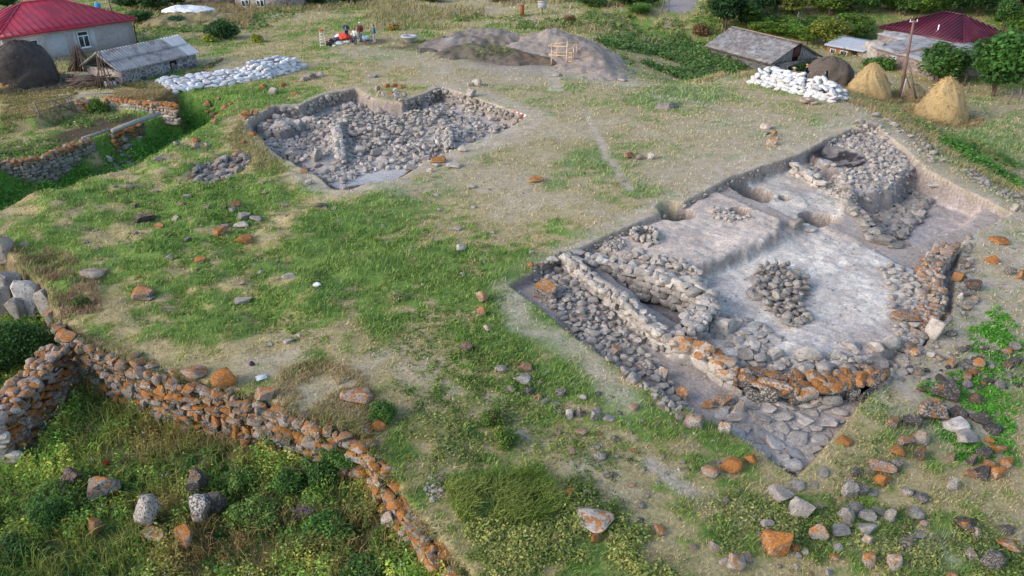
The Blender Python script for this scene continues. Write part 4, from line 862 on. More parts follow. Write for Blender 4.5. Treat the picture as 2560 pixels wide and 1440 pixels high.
def pile(p0, p1, wid, layers, nrow, sx, step, lab, grp, mess=0., lean=0.0, tilt=.12, dirty=.1):
    """a stack from p0 to p1, its near side along that line; only the bags on the outside exist"""
    p0, p1 = np.array(p0), np.array(p1); L = np.linalg.norm(p1-p0); d = (p1-p0)/L; n = np.array([-d[1], d[0]])
    if n[1] < 0: n = -n
    ang = math.atan2(d[1], d[0]); h = .21*sx/.4
    for k in range(layers):
        ins = k*step; rows = max(1, nrow-int(k*step*2/.42)); Lk = L-2*ins; m = max(2, int(Lk/(sx*1.75)))
        for r in range(rows):
            if k < layers-1 and 0 < r < rows-1: rr = [0, m-1]
            else: rr = range(m)
            for i in rr:
                s = ins+(i+.5+.25*(k % 2)-.12)*Lk/m; q = ins+(r+.5)*(wid-2*ins)/rows
                if k == layers-1 and random.random() < mess*.3: continue
                P = p0+d*s+n*q+rng.normal(0, .05+mess*.06, 2); z = float(H(*P))+h*(k+.45)+random.gauss(0, .03+.05*mess)
                tn = random.uniform(.72, 1.0); col = (tn, tn, tn*1.01) if random.random() > dirty else (.82, .74, .70)
                turn = math.pi/2 if (r == 0 and k % 2 and mess < .2) else 0
                bag(P[0], P[1], z, (sx*random.uniform(.92, 1.12), sx*.62*random.uniform(.85, 1.3), h*.74*random.uniform(.8, 1.25)), ang+turn+mess*random.uniform(-.9, .9), lab, grp, col, tilt)
pile(PZ(430,236,-.1), PZ(690,200,-.1), 4.6, 2, 7, .36, .22, 'white sandbag in the long low stack beside the stone shed', 'sandbags of the long low stack', .22, 0, .2)
pile(PZ(668,203,-.1), PZ(776,176,-.1), 4.0, 5, 5, .36, .13, 'white sandbag in the higher end of the stack on the left', 'sandbags of the higher stack end', .2, 0, .2)
pile(PZ(1862,212,-.2), PZ(2082,266,-.3), 2.8, 7, 4, .37, .13, 'bulging white sandbag in the loose heap behind the trench', 'sandbags of the loose heap', .42, 0, .3, .16)
p = PZ(2012, 262, -.2)
for k in range(7): bag(p[0]+random.uniform(-.5, .6), p[1]-.2+random.uniform(-.15, .15), float(H(*p))+.12+.13*(k//3), (.34, .26, .11), random.uniform(-.6, .6), 'empty brown sack in the front of the loose heap', 'empty brown sacks', (.58, .44, .36))
# ------------------------------------------------------------------ buildings
M_render = plain('grey_render', (.36, .33, .34), .95, .14, 3, .3, stain=((.26, .24, .25), .7, .5)); M_patch = plain('light_render', (.45, .46, .48), .95, .08, 3, .2)
M_white = plain('white_paint', (.78, .78, .77), .6, .06, 5, .05); M_glass = plain('dark_glass', (.035, .05, .07), .12, .2, 3, 0, .6)
def seam_roof_mat(name, c1, c2, stain, rough=.4):
    m, t, b = nt(name, rough, .45); v = oc(t); n = noise(t, v, .9, 4); n2 = noise(t, v, 7, 4)
    c = mix(t, mrange(t, n, .4, .6), c1, c2); c = mix(t, mth(t, 'MULTIPLY', mrange(t, n2, .55, .7), .5), c, stain); lnk(t, c, b.inputs['Base Color']); bump(t, b, n2, .15, .02); return m
M_red = seam_roof_mat('red_sheet_roof', (.42, .022, .045), (.30, .018, .04), (.20, .025, .045)); M_maroon = seam_roof_mat('maroon_sheet_roof', (.11, .016, .032), (.085, .012, .026), (.05, .012, .02), .35)
M_asb = plain('weathered_corrugated_sheet', (.33, .325, .33), .85, .22, 1.6, .3, stain=((.17, .15, .14), 1.1, .75)); M_asb2 = plain('newer_corrugated_sheet', (.52, .53, .55), .7, .08, 2, .2)
M_asbbrown = plain('old_brown_corrugated_sheet', (.24, .215, .205), .9, .3, 2.2, .3, stain=((.42, .41, .40), 1.7, .6))
M_shed_lit = masonry('lit_side_masonry', (.36, .29, .25), (.50, .45, .40), 2.2); M_shed_shaded = masonry('shaded_side_masonry', (.16, .17, .19), (.36, .35, .34), 2.0); M_field = masonry('dark_field_stone', (.13, .125, .125), (.20, .19, .18), 2.6, 1.0)  # shed gable coloured warm as if lit, long walls bluish as if shaded
M_rubw = masonry('pinkish_rubble_masonry', (.30, .22, .19), (.36, .29, .25), 2.4, 1., (.20, .14, .12)); M_board = plain('silvery_boards', (.30, .29, .29), .9, .35, 6, .4); M_dark = plain('shade_and_eye_black', (.012, .011, .01), .9, .1, 3, 0)  # near-black colour stands in for shade inside openings, also used for eyes
def bframe(A, B):
    """building frame: x along A->B, y away behind that side"""
    A, B = np.array(A), np.array(B); d = B-A; return A, math.hypot(*d), math.atan2(d[1], d[0])
def wallbox(mb, L, D, z0, z1, t=.3):
    mb.box(0, L, 0, t, z0, z1); mb.box(0, L, D-t, D, z0, z1); mb.box(0, t, t, D-t, z0, z1); mb.box(L-t, L, t, D-t, z0, z1)
def slope(P00, P10, P11, P01, wave=0, amp=.055, thick=.04, n=None, seg=8):
    """a roof sheet between four corners (eave start, eave end, ridge end, ridge start); wave = corrugation length"""
    P = [np.array(p, float) for p in (P00, P10, P11, P01)]; nn = np.cross(P[1]-P[0], P[3]-P[0]); nn /= np.linalg.norm(nn)
    if nn[2] < 0: nn = -nn
    L = max(np.linalg.norm(P[1]-P[0]), np.linalg.norm(P[2]-P[3])); wave = max(wave, .27) if wave else 0; nu = int(L/wave*8) if wave else 2; nv = seg
    u = np.linspace(0, 1, nu+1); v = np.linspace(0, 1, nv+1); U, Vv = np.meshgrid(u, v)
    X = (P[0]*(1-U)[..., None]+P[1]*U[..., None])*(1-Vv)[..., None]+(P[3]*(1-U)[..., None]+P[2]*U[..., None])*Vv[..., None]
    wv = (amp*np.sin(U*L/wave*2*math.pi) if wave else 0*U)+.03*(fbm(U*5, Vv*4, 7, 2)-.5)
    T = X+nn*(wv+thick/2)[..., None]; Bm = X+nn*(wv-thick/2)[..., None]; V = np.concatenate([T.reshape(-1, 3), Bm.reshape(-1, 3)]); m = nu+1; o = (nv+1)*m
    F = []
    i = np.arange(nu*nv); r, c = i//nu, i % nu; a = r*m+c; F = np.stack([a, a+1, a+m+1, a+m], 1); G = F[:, ::-1]+o
    E = []
    for c in range(nu): E += [(c, c+o, c+1+o, c+1), (nv*m+c+1, nv*m+c+1+o, nv*m+c+o, nv*m+c)]
    for r in range(nv): E += [((r+1)*m, (r+1)*m+o, r*m+o, r*m), (r*m+nu, r*m+nu+o, (r+1)*m+nu+o, (r+1)*m+nu)]
    return V, [F, G, np.array(E)]
def hip(L, D, ze, rise, ov, r0, r1):
    c = [(-ov, -ov, ze), (L+ov, -ov, ze), (L+ov, D+ov, ze), (-ov, D+ov, ze)]; a, b = (r0, D/2, ze+rise), (r1, D/2, ze+rise)
    return c, a, b
def tri(P, Q, R, t=.05):
    return slope(P, Q, R, R, 0, 0, t, seg=2)
def seams(mb, P00, P10, P11, P01, n, h=.05, w=.035):
    P = [np.array(p, float) for p in (P00, P10, P11, P01)]; nn = np.cross(P[1]-P[0], P[3]-P[0]); nn /= np.linalg.norm(nn); nn = nn if nn[2] > 0 else -nn
    e = P[1]-P[0]; el = np.linalg.norm(e); e = e/el; up = (P[3]+P[2])/2-P[0]; up = up-e*(up@e); ul = np.linalg.norm(up); up /= ul
    s3, s2 = (P[3]-P[0])@e, (P[2]-P[0])@e
    for k in range(1, n):
        s = el*k/n; hgt = min(1, s/s3 if s3 > .01 else 1, (el-s)/(el-s2) if el-s2 > .01 else 1)*ul
        a = P[0]+e*s+nn*.03; b = a+up*hgt
        mb.add([a-e*w, a+e*w, a+nn*h, b-e*w, b+e*w, b+nn*h], [np.array([(0,1,4,3),(1,2,5,4),(2,0,3,5)]), np.array([(0,2,1),(3,4,5)])])
def window(par, x, y, z, w, h, side=-1, label=None, cross=True, axis='x'):
    """pane and frame proud of the wall plane at y (side -1 faces -y)"""
    f = MB(); t = .07
    def bx(mb, a0, a1, b0, b1, z0, z1):
        lo, hi = sorted((y+side*b0, y+side*b1)); 
        mb.box(a0, a1, lo, hi, z0, z1) if axis == 'x' else mb.box(lo, hi, a0, a1, z0, z1)
    for q in ((x, x+t, z, z+h), (x+w-t, x+w, z, z+h), (x+t, x+w-t, z, z+t), (x+t, x+w-t, z+h-t, z+h)): bx(f, q[0], q[1], .005, .06, q[2], q[3])
    if cross: bx(f, x+w/2-.04, x+w/2+.04, .004, .05, z+t, z+h*.68); bx(f, x+t, x+w-t, .004, .052, z+h*.68, z+h*.74)
    bx(f, x-.06, x+w+.06, .006, .12, z-.07, z-.003)
    o = f.obj('window', M_white, par); g = MB(); bx(g, x+t, x+w-t, .002, .02, z+t, z+h-t); g.obj('pane', M_glass, o); return o
# red roofed house
def red_house():
    A, L, a = bframe(PZ(25,170), PZ(337,118)); L = 12.2; D = 9.0; z0 = float(H(A[0]+3, A[1]+4))-.5
    t = thing('house', 'long grey rendered house with a bright red hipped sheet roof', 'house', (A[0], A[1], 0), a)
    mb = MB(); wallbox(mb, L, D, z0, 2.75); mb.box(-.05, L+.05, -.05, 0, 2.4, 2.52); mb.obj('wall', M_render, t)
    for q in ((3.6,5.5,z0,2.35),(6.2,6.5,.5,2.38),(7.7,8.3,.2,2.38),(1.6,1.95,.9,2.2),(3.0,3.3,.9,2.2)): mb = MB(); mb.box(q[0], q[1], -.012, 0, q[2], q[3]); mb.obj('render_patch', M_patch, t)
    window(t, 6.6, 0, .75, 1.05, 1.5); window(t, 2.0, 0, .75, .95, 1.35)
    c, p, q = hip(L, D, 2.78, 2.0, .45, 4.2, 7.8); mb = MB()
    mb.add(*slope(c[0], c[1], q, p)); mb.add(*slope(c[2], c[3], p, q)); mb.add(*tri(c[3], c[0], p)); mb.add(*tri(c[1], c[2], q))
    r = mb.obj('roof', M_red, t); mb = MB(); seams(mb, c[0], c[1], q, p, 20); seams(mb, c[3], c[0], p, p, 15); mb.obj('roof_seam', M_red, r)
    mb = MB(); mb.box(-.48, L+.48, -.5, -.44, 2.62, 2.80); mb.box(-.5, -.44, -.44, D+.44, 2.62, 2.80); mb.box(L+.44, L+.5, -.44, D+.44, 2.62, 2.80); mb.obj('eaves_board', M_red, r)
    mb = MB(); mb.tube([p, q], .08); mb.tube([c[0], p], .06); mb.tube([c[1], q], .06); mb.obj('ridge_cap', M_red, r)
    mb = MB(); mb.tube([(L+.3, -.5, 2.7), (L+.3, -.4, 2.5), (L+.12, -.12, 2.2), (L+.1, -.1, z0)], .06); mb.obj('downpipe', plain('dark_pipe', (.08, .07, .07)), t)
red_house()
def stone_shed():
    A, B = PZ(310,213), PZ(495,166); A, L, a = bframe(A, B); D = 4.3; ze = 1.25; z0 = -.35
    t = thing('stone_shed', 'small stone shed with a grey corrugated gable roof and open loft', 'shed', (A[0], A[1], 0), a)
    mb = MB(); mb.box(0, L, 0, .3, z0, ze); mb.box(0, L, D-.3, D, z0, ze); mb.box(L-.3, L, .3, D-.3, z0, ze); mb.obj('wall', M_shed_shaded, t)
    mb = MB(); mb.box(-.01, .3, .005, D, z0, ze-.1); mb.obj('gable_wall', M_shed_lit, t)
    mb = MB(); mb.box(5.0, 5.75, -.01, .0, .35, 1.0); w_ = mb.obj('window', M_dark, t)
    for k in range(14): add = rng.uniform(0, 1, 2); mb2 = MB() if k == 0 else mb2; add_rock(mb2, (5.05+.65*add[0], -.01, .38+.58*add[1]), (.1, .04, .08), rotm(0, add[0]*3, 0), (0, .3, .3), RKS)
    mb2.obj('blocking_stones', M_wall, w_, True, 'tint')
    ov, rise = .35, 1.25
    e0, e1, r1, r0 = (-.45, -ov, ze-.05), (L+.2, -ov, ze-.05), (L+.2, D/2, ze+rise), (-.45, D/2, ze+rise)
    def at(s, v): return tuple(np.array(e0)*(1-s)*(1-v)+np.array(e1)*s*(1-v)+np.array(r1)*s*v+np.array(r0)*(1-s)*v)
    mb = MB(); mb.add(*slope(at(0, 0), at(.84, 0), at(.84, .52), at(0, .52), .3)); V, F = slope(at(0, .48), at(.80, .48), at(.80, 1), at(0, 1), .3); mb.add(V+np.array([0, 0, .05]), F); f0, f1 = (-.45, D+ov, ze-.05), (L+.2, D+ov, ze-.05); mb.add(*slope(f1, f0, r0, r1, .3)); rf = mb.obj('roof', M_asb, t, True)
    mb = MB(); V, F = slope(at(.80, .50), at(.985, .50), at(1, 1), at(.78, 1), .3); mb.add(V+np.array([0, 0, .07]), F); V, F = slope(at(.84, -.02), at(1.0, -.02), at(1.0, .5), at(.84, .5), .3); mb.add(V+np.array([0, 0, .03]), F); mb.obj('roof_sheet', M_asb2, rf, True)
    mb = MB(); mb.tube([r0, r1], .07, 8); mb.obj('ridge_cap', M_asb, rf)
    mb = MB(); mb.tube([(-.25, D/2+.1, ze-.15), (-.2, D/2, ze+rise-.1)], .06); mb.tube([(-.35, .0, ze-.02), (-.35, D/2, ze+rise-.1)], .05); mb.tube([(-.35, D, ze-.02), (-.35, D/2, ze+rise-.1)], .05); mb.obj('post', M_wood, t)
    mb = MB(); mb.box(.3, L-.3, .3, D-.3, ze-.35, ze-.15); mb.obj('loft_floor', plain('loft_litter', (.10, .08, .06)), t)
stone_shed()
def barn():
    zg = -3.2; ze = -1.5
    A, L, a = bframe(PZ(1772,114,ze), PZ(1930,157,ze)); D = 6.6; rise = 1.75
    t = thing('barn', 'weathered barn with a patchy grey corrugated roof and plank gable', 'barn', (A[0], A[1], 0), a); ov = .3
    mb = MB(); mb.box(0, L-.32, .3, .6, zg-1, ze); mb.box(0, L-.32, D-.5, D-.2, zg-1, ze); mb.box(L-.32, L, .3, D-.2, zg-1, ze-.15); mb.box(0, .3, .6, D-.5, zg-1, ze); mb.obj('wall', M_field, t)
    nb = 22; half = {0: MB(), 1: MB()}
    for k in range(nb):
        y0 = .3+(D-.5)*k/nb; y1 = y0+(D-.5)/nb-.02; hh = lambda y: ze+rise*(1-abs(y-D/2)/(D/2))-.12
        if 9 <= k <= 11: continue
        dz = random.uniform(-.06, .06); x = L-.12+random.uniform(-.02, .02); top = (hh(y0)+hh(y1))/2
        if top < ze-.02: continue
        half[int(k > 10)].add([(x, y0, ze-.15+dz), (x, y1, ze-.15+dz), (x, y1, hh(y1)), (x, y0, hh(y0)), (x+.03, y0, ze-.15+dz), (x+.03, y1, ze-.15+dz), (x+.03, y1, hh(y1)), (x+.03, y0, hh(y0))], [(0,1,2,3),(7,6,5,4),(0,4,5,1),(2,6,7,3),(1,5,6,2),(0,3,7,4)])
    for q in half.values(): q.obj('plank_gable', M_board, t)
    mb = MB(); mb.add([(L-.06, 2.7, ze+.3), (L-.05, 3.75, ze+.35), (L-.04, 3.8, ze+1.5), (L-.06, 3.0, ze+1.45), (L-.03, 2.7, ze+.3), (L-.02, 3.75, ze+.35), (L-.01, 3.8, ze+1.5), (L-.03, 3.0, ze+1.45)], [(0,1,2,3),(7,6,5,4),(0,4,5,1),(2,6,7,3),(1,5,6,2),(0,3,7,4)]); mb.obj('rusty_sheet', plain('rusty_sheet', (.12, .05, .045), .8, .3), t)
    mb = MB(); mb.box(L-.2, L-.16, 2.6, 3.8, ze-.1, ze+1.3); mb.obj('gap_shade_sheet', M_dark, t)  # black sheet painted as the shade inside, behind the missing planks
    mb = MB(); mb.box(L+.002, L+.02, 2.3, 2.9, ze-1.0, ze-.6); f = mb.obj('window', M_dark, t); mb = MB(); mb.box(L+.003, L+.05, 2.22, 2.3, ze-1.06, ze-.54); mb.box(L+.003, L+.05, 2.9, 2.98, ze-1.06, ze-.54); mb.box(L+.003, L+.05, 2.3, 2.9, ze-.6, ze-.54); mb.obj('frame', M_board, f)
    e0, e1, r1, r0 = (-.3, -.35, ze-.05), (L+.25, -.35, ze-.05), (L+.3, D/2, ze+rise), (-.3, D/2, ze+rise); f1, f0 = (L+.25, D+.3, ze-.05), (-.3, D+.3, ze-.05)
    mb = MB(); mb.add(*slope(e0, e1, r1, r0, .2)); mb.add(*slope(f1, f0, r0, r1, .2)); rf = mb.obj('roof', M_asbbrown, t, True)
    mb = MB(); mb.tube([r0, r1], .09); mb.obj('ridge_cap', plain('ochre_ridge', (.30, .21, .12)), rf)
    for k in range(8):
        s, v = rng.uniform(.05, .8), rng.uniform(.02, .75); P = lambda s, v: tuple((np.array(e0)*(1-s)+np.array(e1)*s)*(1-v)+(np.array(r0)*(1-s)+np.array(r1)*s)*v)
        mb = MB(); V, F = slope(P(s, v), P(s+.12, v), P(s+.12, v+.2), P(s, v+.2), .2); mb.add(V+np.array([0, 0, .05]), F); mb.obj('roof_sheet', M_asb, rf, True)
    mb = MB(); mb.box(-.2, L+.2, .05, .3, ze-.35, ze-.12); mb.obj('eaves_beam', M_wood, t)
barn()
def maroon_house():
    ze = -.4; zg = -5
    A, L, a = bframe(PZ(2212,67,ze), PZ(2409,108,ze)); D = 7.5
    t = thing('house', 'house with a dark maroon hipped standing seam roof among trees', 'house', (A[0], A[1], 0), a)
    mb = MB(); wallbox(mb, L, D, zg, ze); mb.obj('wall', M_patch, t)
    c, p, q = hip(L, D, ze+.02, 2.1, .4, 4.6, 7.0); mb = MB(); mb.add(*slope(c[0], c[1], q, p)); mb.add(*slope(c[2], c[3], p, q)); mb.add(*tri(c[3], c[0], p)); mb.add(*tri(c[1], c[2], q)); r = mb.obj('roof', M_maroon, t)
    mb = MB(); seams(mb, c[0], c[1], q, p, 24, .09, .05); seams(mb, c[1], c[2], q, q, 18, .09, .05); mb.obj('roof_seam', M_maroon, r); mb = MB(); mb.tube([p, q], .09); mb.tube([c[0], p], .07); mb.tube([c[1], q], .07); mb.obj('ridge_cap', M_maroon, r)
    mb = MB(); mb.box(-.42, L+.42, -.46, -.4, ze-.2, ze); mb.box(L+.4, L+.46, -.4, D+.4, ze-.2, ze); mb.obj('eaves_board', M_maroon, r)
    mb = MB(); mb.tube([(6.6, .8, ze+.3), (6.6, .8, ze+1.2)], .07); mb.lathe([(.0, .0), (.3, 0), (.25, .12), (.0, .14)], 12, None, (6.6, .8, ze+.42)); mb.obj('vent_pipe', M_white, r)
    window(t, D*.3, L, ze-1.6, .9, 1.1, 1, axis='y')
    # long low annexe in front
    ze2 = -1.3; A2, L2, a2 = bframe(PZ(2186,116,ze2), PZ(2340,162,ze2)); D2 = 7.6
    t = thing('annexe', 'long low annexe with pinkish rubble wall and grey corrugated roof', 'annexe', (A2[0], A2[1], 0), a2)
    mb = MB(); wallbox(mb, L2, D2, -5, ze2); mb.obj('wall', M_rubw, t)
    rz = ze2+.95; mb = MB()
    mb.add(*slope((-.2, -.35, ze2-.03), (L2*.5, -.35, ze2-.03), (L2*.5, D2, rz), (-.2, D2, rz), .2)); V, F = slope((L2*.5-.1, -.35, ze2-.03), (L2+1.2, -.35, ze2-.03), (L2+2.2, D2, rz), (L2*.5-.1, D2, rz), .2); mb.add(V+np.array([0, 0, .05]), F)
    r = mb.obj('roof', M_asb, t, True)
    mb = MB(); V, F = slope((-4.5, 3.6, ze2+.40), (.4, 3.6, ze2+.40), (1.5, 9.6, rz+.45), (-2.2, 9.6, rz+.45), .2); mb.add(V, F); mb.obj('rear_roof', M_asb, r, True)
    mb = MB(); mb.box(-4.3, -.02, 3.6, 3.9, -5, ze2+.34); mb.box(-4.3, -4.0, 3.9, 8, -5, ze2+.34); mb.obj('rear_wall', M_rubw, t)
    mb = MB(); mb.add(*slope((L2*.44, -.3, ze2+.08), (L2*.5, -.3, ze2+.08), (L2*.5, D2, rz+.1), (L2*.44, D2, rz+.1), 0, 0, .03)); mb.obj('rusty_strip', plain('rust_strip', (.24, .13, .10)), r)
    mb = MB(); mb.box(L2*.30, L2*.40, -.02, -.002, ze2-1.3, ze2-.35); w_ = mb.obj('window', M_patch, t)
    mb = MB(); add_rock(mb, (-.6, .6, ze2-.9), (1.7, 1.1, 1.5), rotm(0, 0, .2), (0, .55, .05)); mb.obj('plastered_oven', M_wall, t, True, 'tint')
    # small porch shed
    z3 = -1.9; A3, L3, a3 = bframe(PZ(2066,112,z3), PZ(2122,122,z3)); t = thing('porch_shed', 'little shed with pale tin roof and an orange plank front', 'shed', (A3[0], A3[1], 0), a3)
    mb = MB(); mb.box(0, L3, .2, .3, -4.6, z3-.05); mb.obj('wall', plain('orange_boards', (.30, .13, .06), .8, .3), t); mb = MB(); mb.box(0, .12, .3, 2.8, -4.6, z3); mb.box(L3-.12, L3, .3, 2.8, -4.6, z3); mb.obj('side_wall', M_rubw, t)
    mb = MB(); mb.add(*slope((-.2, -.2, z3-.02), (L3+1.8, -.2, z3-.02), (L3+2.4, 2.9, z3+.7), (-.1, 2.9, z3+.7), .2)); mb.obj('roof', M_asb2, t, True)
    window(t, .5, .2, z3-.95, .7, .6, -1, cross=False); window(t, L3-1.1, .2, z3-1.0, .9, .65, -1, cross=False)
maroon_house()
def top_house():
    A, L, a = bframe(PZ(455,22,-.3), PZ(765,24,-.3)); z0 = -1.2
    t = thing('house', 'long stone house with white windows at the top edge of the photo', 'house', (A[0], A[1], 0), a); D = 8
    mb = MB(); mb.box(0, L*.45, 0, .35, z0, 2.6); mb.box(0, .35, .35, D, z0, 2.6); mb.obj('wall', M_rubw, t)
    mb = MB(); mb.box(L*.45, L, -.5, 0, z0, 2.6); mb.box(L-.35, L, 0, D, z0, 2.6); mb.box(0, L, D, D+.3, z0, 2.6); mb.obj('front_wall', masonry('mixed_stone', (.26, .22, .19), (.38, .34, .31), 2.6), t)
    for x in (L*.5, L*.62): window(t, x, -.5, .1, 1.0, 1.1)
    mb = MB(); c = [(-.3, -.9, 2.6), (L+.3, -.9, 2.6), (L+.3, D/2, 4.4), (-.3, D/2, 4.4), (L+.3, D+.6, 2.6), (-.3, D+.6, 2.6)]; mb.add(*slope(c[0], c[1], c[2], c[3])); mb.add(*slope(c[4], c[5], c[3], c[2])); mb.obj('roof', M_maroon, t)
top_house()
def corner_house():
    z = -2.0; p = PZ(2545,14,z); t = thing('house', 'dark roof corner peeking out of the trees at the top right', 'house', (p[0], p[1], 0), .3)
    mb = MB(); wallbox(mb, 9, 7, -5, z); mb.obj('wall', M_patch, t); c, a, b = hip(9, 7, z, 2, .4, 3, 6); mb = MB(); mb.add(*slope(c[0], c[1], b, a)); mb.add(*slope(c[2], c[3], a, b)); mb.add(*tri(c[3], c[0], a)); mb.add(*tri(c[1], c[2], b)); mb.obj('roof', M_maroon, t)
corner_house()
# ------------------------------------------------------------------ haystacks and heaps
def haystack(u, vb, wpx, hpx, colr, label, z=None, prof=None, tufts=2600, cat='haystack'):
    p = hit(u, vb-wpx*.10) if z is None else np.array([*PZ(u, vb-wpx*.10, z), z]); k = depth(p)/FPX; R = wpx*k/2; T = hpx*k*1.02+.25
    prof = prof or [(1,0),(1.02,.12),(.95,.3),(.80,.5),(.58,.72),(.34,.9),(.15,.99),(0,1.0)]
    seg = 56; pr = np.array(prof); tt = np.linspace(0, 1, 30); rr = np.interp(tt*(len(pr)-1), range(len(pr)), pr[:, 0]); zz = np.interp(tt*(len(pr)-1), range(len(pr)), pr[:, 1])
    V = []; a = np.arange(seg)*2*math.pi/seg; o = random.uniform(0, 50)
    for r, q in zip(rr, zz):
        n = 1+.30*(fbm(np.cos(a)*1.3+o, np.sin(a)*1.3+q*2, 5, 3)-.5)+.20*(fbm(np.cos(a)*5+o, np.sin(a)*5+q*5, 6, 2)-.5)
        V.append(np.stack([np.cos(a)*r*R*n, np.sin(a)*r*R*n*.9, np.full(seg, q*T)+.05*T*(n-1)*8*r], 1))
    V = np.concatenate(V); F = np.array([(i*seg+j, i*seg+(j+1) % seg, (i+1)*seg+(j+1) % seg, (i+1)*seg+j) for i in range(29) for j in range(seg)])
    C = np.array(colr)*(1+.5*(fbm(V[:, 0]*3+o, V[:, 2]*3+V[:, 1]*2, 8, 3)-.5))[:, None]; mb = MB(); mb.add(V, F, C)
    idx = rng.integers(seg, len(V)-seg, tufts); P = V[idx]+rng.normal(0, .05, (tufts, 3)); d = P*[1, 1, 0]; d /= np.linalg.norm(d, axis=1)[:, None]+1e-6
    dr = d*.38+rng.normal(0, .4, (tufts, 3))+[0, 0, -.8]; dr /= np.linalg.norm(dr, axis=1)[:, None]; sd = np.cross(dr, d+rng.normal(0, .2, (tufts, 3))); sd /= np.linalg.norm(sd, axis=1)[:, None]+1e-6
    ln = rng.uniform(.14, .40, (tufts, 1)); b = P-d*.02; tv = np.stack([b-sd*.024, b+sd*.024, b+dr*ln], 1).reshape(-1, 3); tc = np.repeat(np.array(colr)*rng.uniform(.45, 1.9, (tufts, 1)), 3, 0)
    mb.add(tv, np.arange(tufts*3).reshape(-1, 3), tc); o = mb.obj('haystack', M_straw, None, True); o.location = (p[0], p[1], float(min(H(p[0], p[1]-R*.8), H(p[0]+R*.8, p[1]), H(p[0]-R*.8, p[1])))-.25); o.rotation_euler = (0, 0, random.uniform(0, 6)); tag(o, label, cat); return o
DK = (.115, .095, .075); TN = (.42, .295, .14); dome = [(.98,0),(1.05,.2),(1.04,.42),(.93,.65),(.7,.85),(.38,.96),(.15,1),(0,1.0)]
haystack(70,226,148,104,(.075,.062,.055),'dark brown domed haystack beside the red roofed house',0,dome,3200)
haystack(2072,215,112,74,(.125,.10,.08),'dark domed haystack behind the person in the orange hat',-2.2,dome,2600)
haystack(2170,243,112,84,TN,'tan haystack between the dark one and the utility pole',-2.3)
haystack(2355,287,132,100,TN,'largest tan haystack, at the right of the utility pole',-2.1,None,3600)
haystack(2278,244,52,34,(.40,.29,.16),'small low haystack behind the utility pole',-2.6,dome,1400)
haystack(22,228,70,40,(.50,.33,.12),'small heap of golden hay in front of the dark domed haystack',0,dome,1800,'hay heap')
M_spoil = ground_mat(); M_spoil.name = 'spoil_earth'
def heap(name, label, bumps, colf, res=.16):
    P = [(*PZ(u, v, 0), r, h) for u, v, r, h in bumps]; xs = [p[0] for p in P]; ys = [p[1] for p in P]; m = max(p[2] for p in P)*1.25
    gx = np.arange(min(xs)-m, max(xs)+m, res); gy = np.arange(min(ys)-m, max(ys)+m, res); X, Y = np.meshgrid(gx, gy); Z = np.full(X.shape, -.6)
    for x, y, r, h in P:
        q = np.hypot(X-x, (Y-y)*1.15)/r*(1+.35*(fbm(X/2.2, Y/2.2, 77, 3)-.5)); Z = np.maximum(Z, h*(1.08-q)-.25*np.exp(-q*q*9)*h)
    Z = Z+(.95*(fbm(X/1.9, Y/1.9, 78, 4)-.5)+.42*(fbm(X/.6, Y/.6, 79, 3)-.5))*(Z > -.3)+H(X, Y)-.05
    V = np.stack([X.ravel(), Y.ravel(), Z.ravel()], 1); ny, nx = X.shape; i = np.arange((ny-1)*(nx-1)); a = i//(nx-1)*nx+i % (nx-1); F = np.stack([a, a+1, a+nx+1, a+nx], 1)
    k = (V[F][:, :, 2]-H(V[F][:, :, 0], V[F][:, :, 1])).max(1) > -.3; F = F[k]; u, inv = np.unique(F.ravel(), return_inverse=True)
    o = obj(name, mesh_np(name, V[u], inv.reshape(-1, 4), colf(V[u]), True), M_spoil); return tag(o, label, 'soil heap')
def spc(dark, light, spots):
    def f(V):
        n = fbm(V[:, 0]/1.1, V[:, 1]/1.1, 88, 4)[:, None]; c = np.array(dark)*(1-n)+np.array(light)*n
        for (u, v, r, cc) in spots:
            g = (gauss(V[:, 0], V[:, 1], u, v, r)*1.5*fbm(V[:, 0]/.8, V[:, 1]/.8, 89, 3)).clip(0, 1)[:, None]; c = c*(1-g)+np.array(cc)*g
        return c
    return f
heap('spoil_heap', 'grey brown soil heap with a path climbing over it', [(1195,108,4.8,1.9),(1135,116,3.4,1.25),(1262,112,3.4,1.3)], spc((.23,.18,.145), (.38,.33,.29), [(1120,116,2.6,(.12,.095,.08)),(1230,126,3,(.17,.14,.10)),(1130,120,1.0,(.38,.34,.31))]))
heap('spoil_bank', 'low dark soil bank with weeds in front of the grey heaps', [(1205,136,3.4,1.0),(1290,142,3.2,.9),(1340,150,2.4,.7),(1110,122,2.2,.5),(1160,128,2.6,.8)], spc((.10,.08,.065), (.19,.155,.12), [(1215,132,2.4,(.14,.15,.06)),(1320,148,2,(.20,.13,.08))]))
heap('spoil_heap', 'pale grey soil heap with a long tail beside the timber frame', [(1390,118,5.0,2.3),(1335,122,3.6,1.5),(1445,140,4.0,1.7),(1490,165,3.6,1.2),(1530,188,2.4,.7)], spc((.25,.20,.165), (.37,.315,.27), [(1490,155,1.8,(.34,.25,.19)),(1350,140,2,(.26,.23,.21))]))
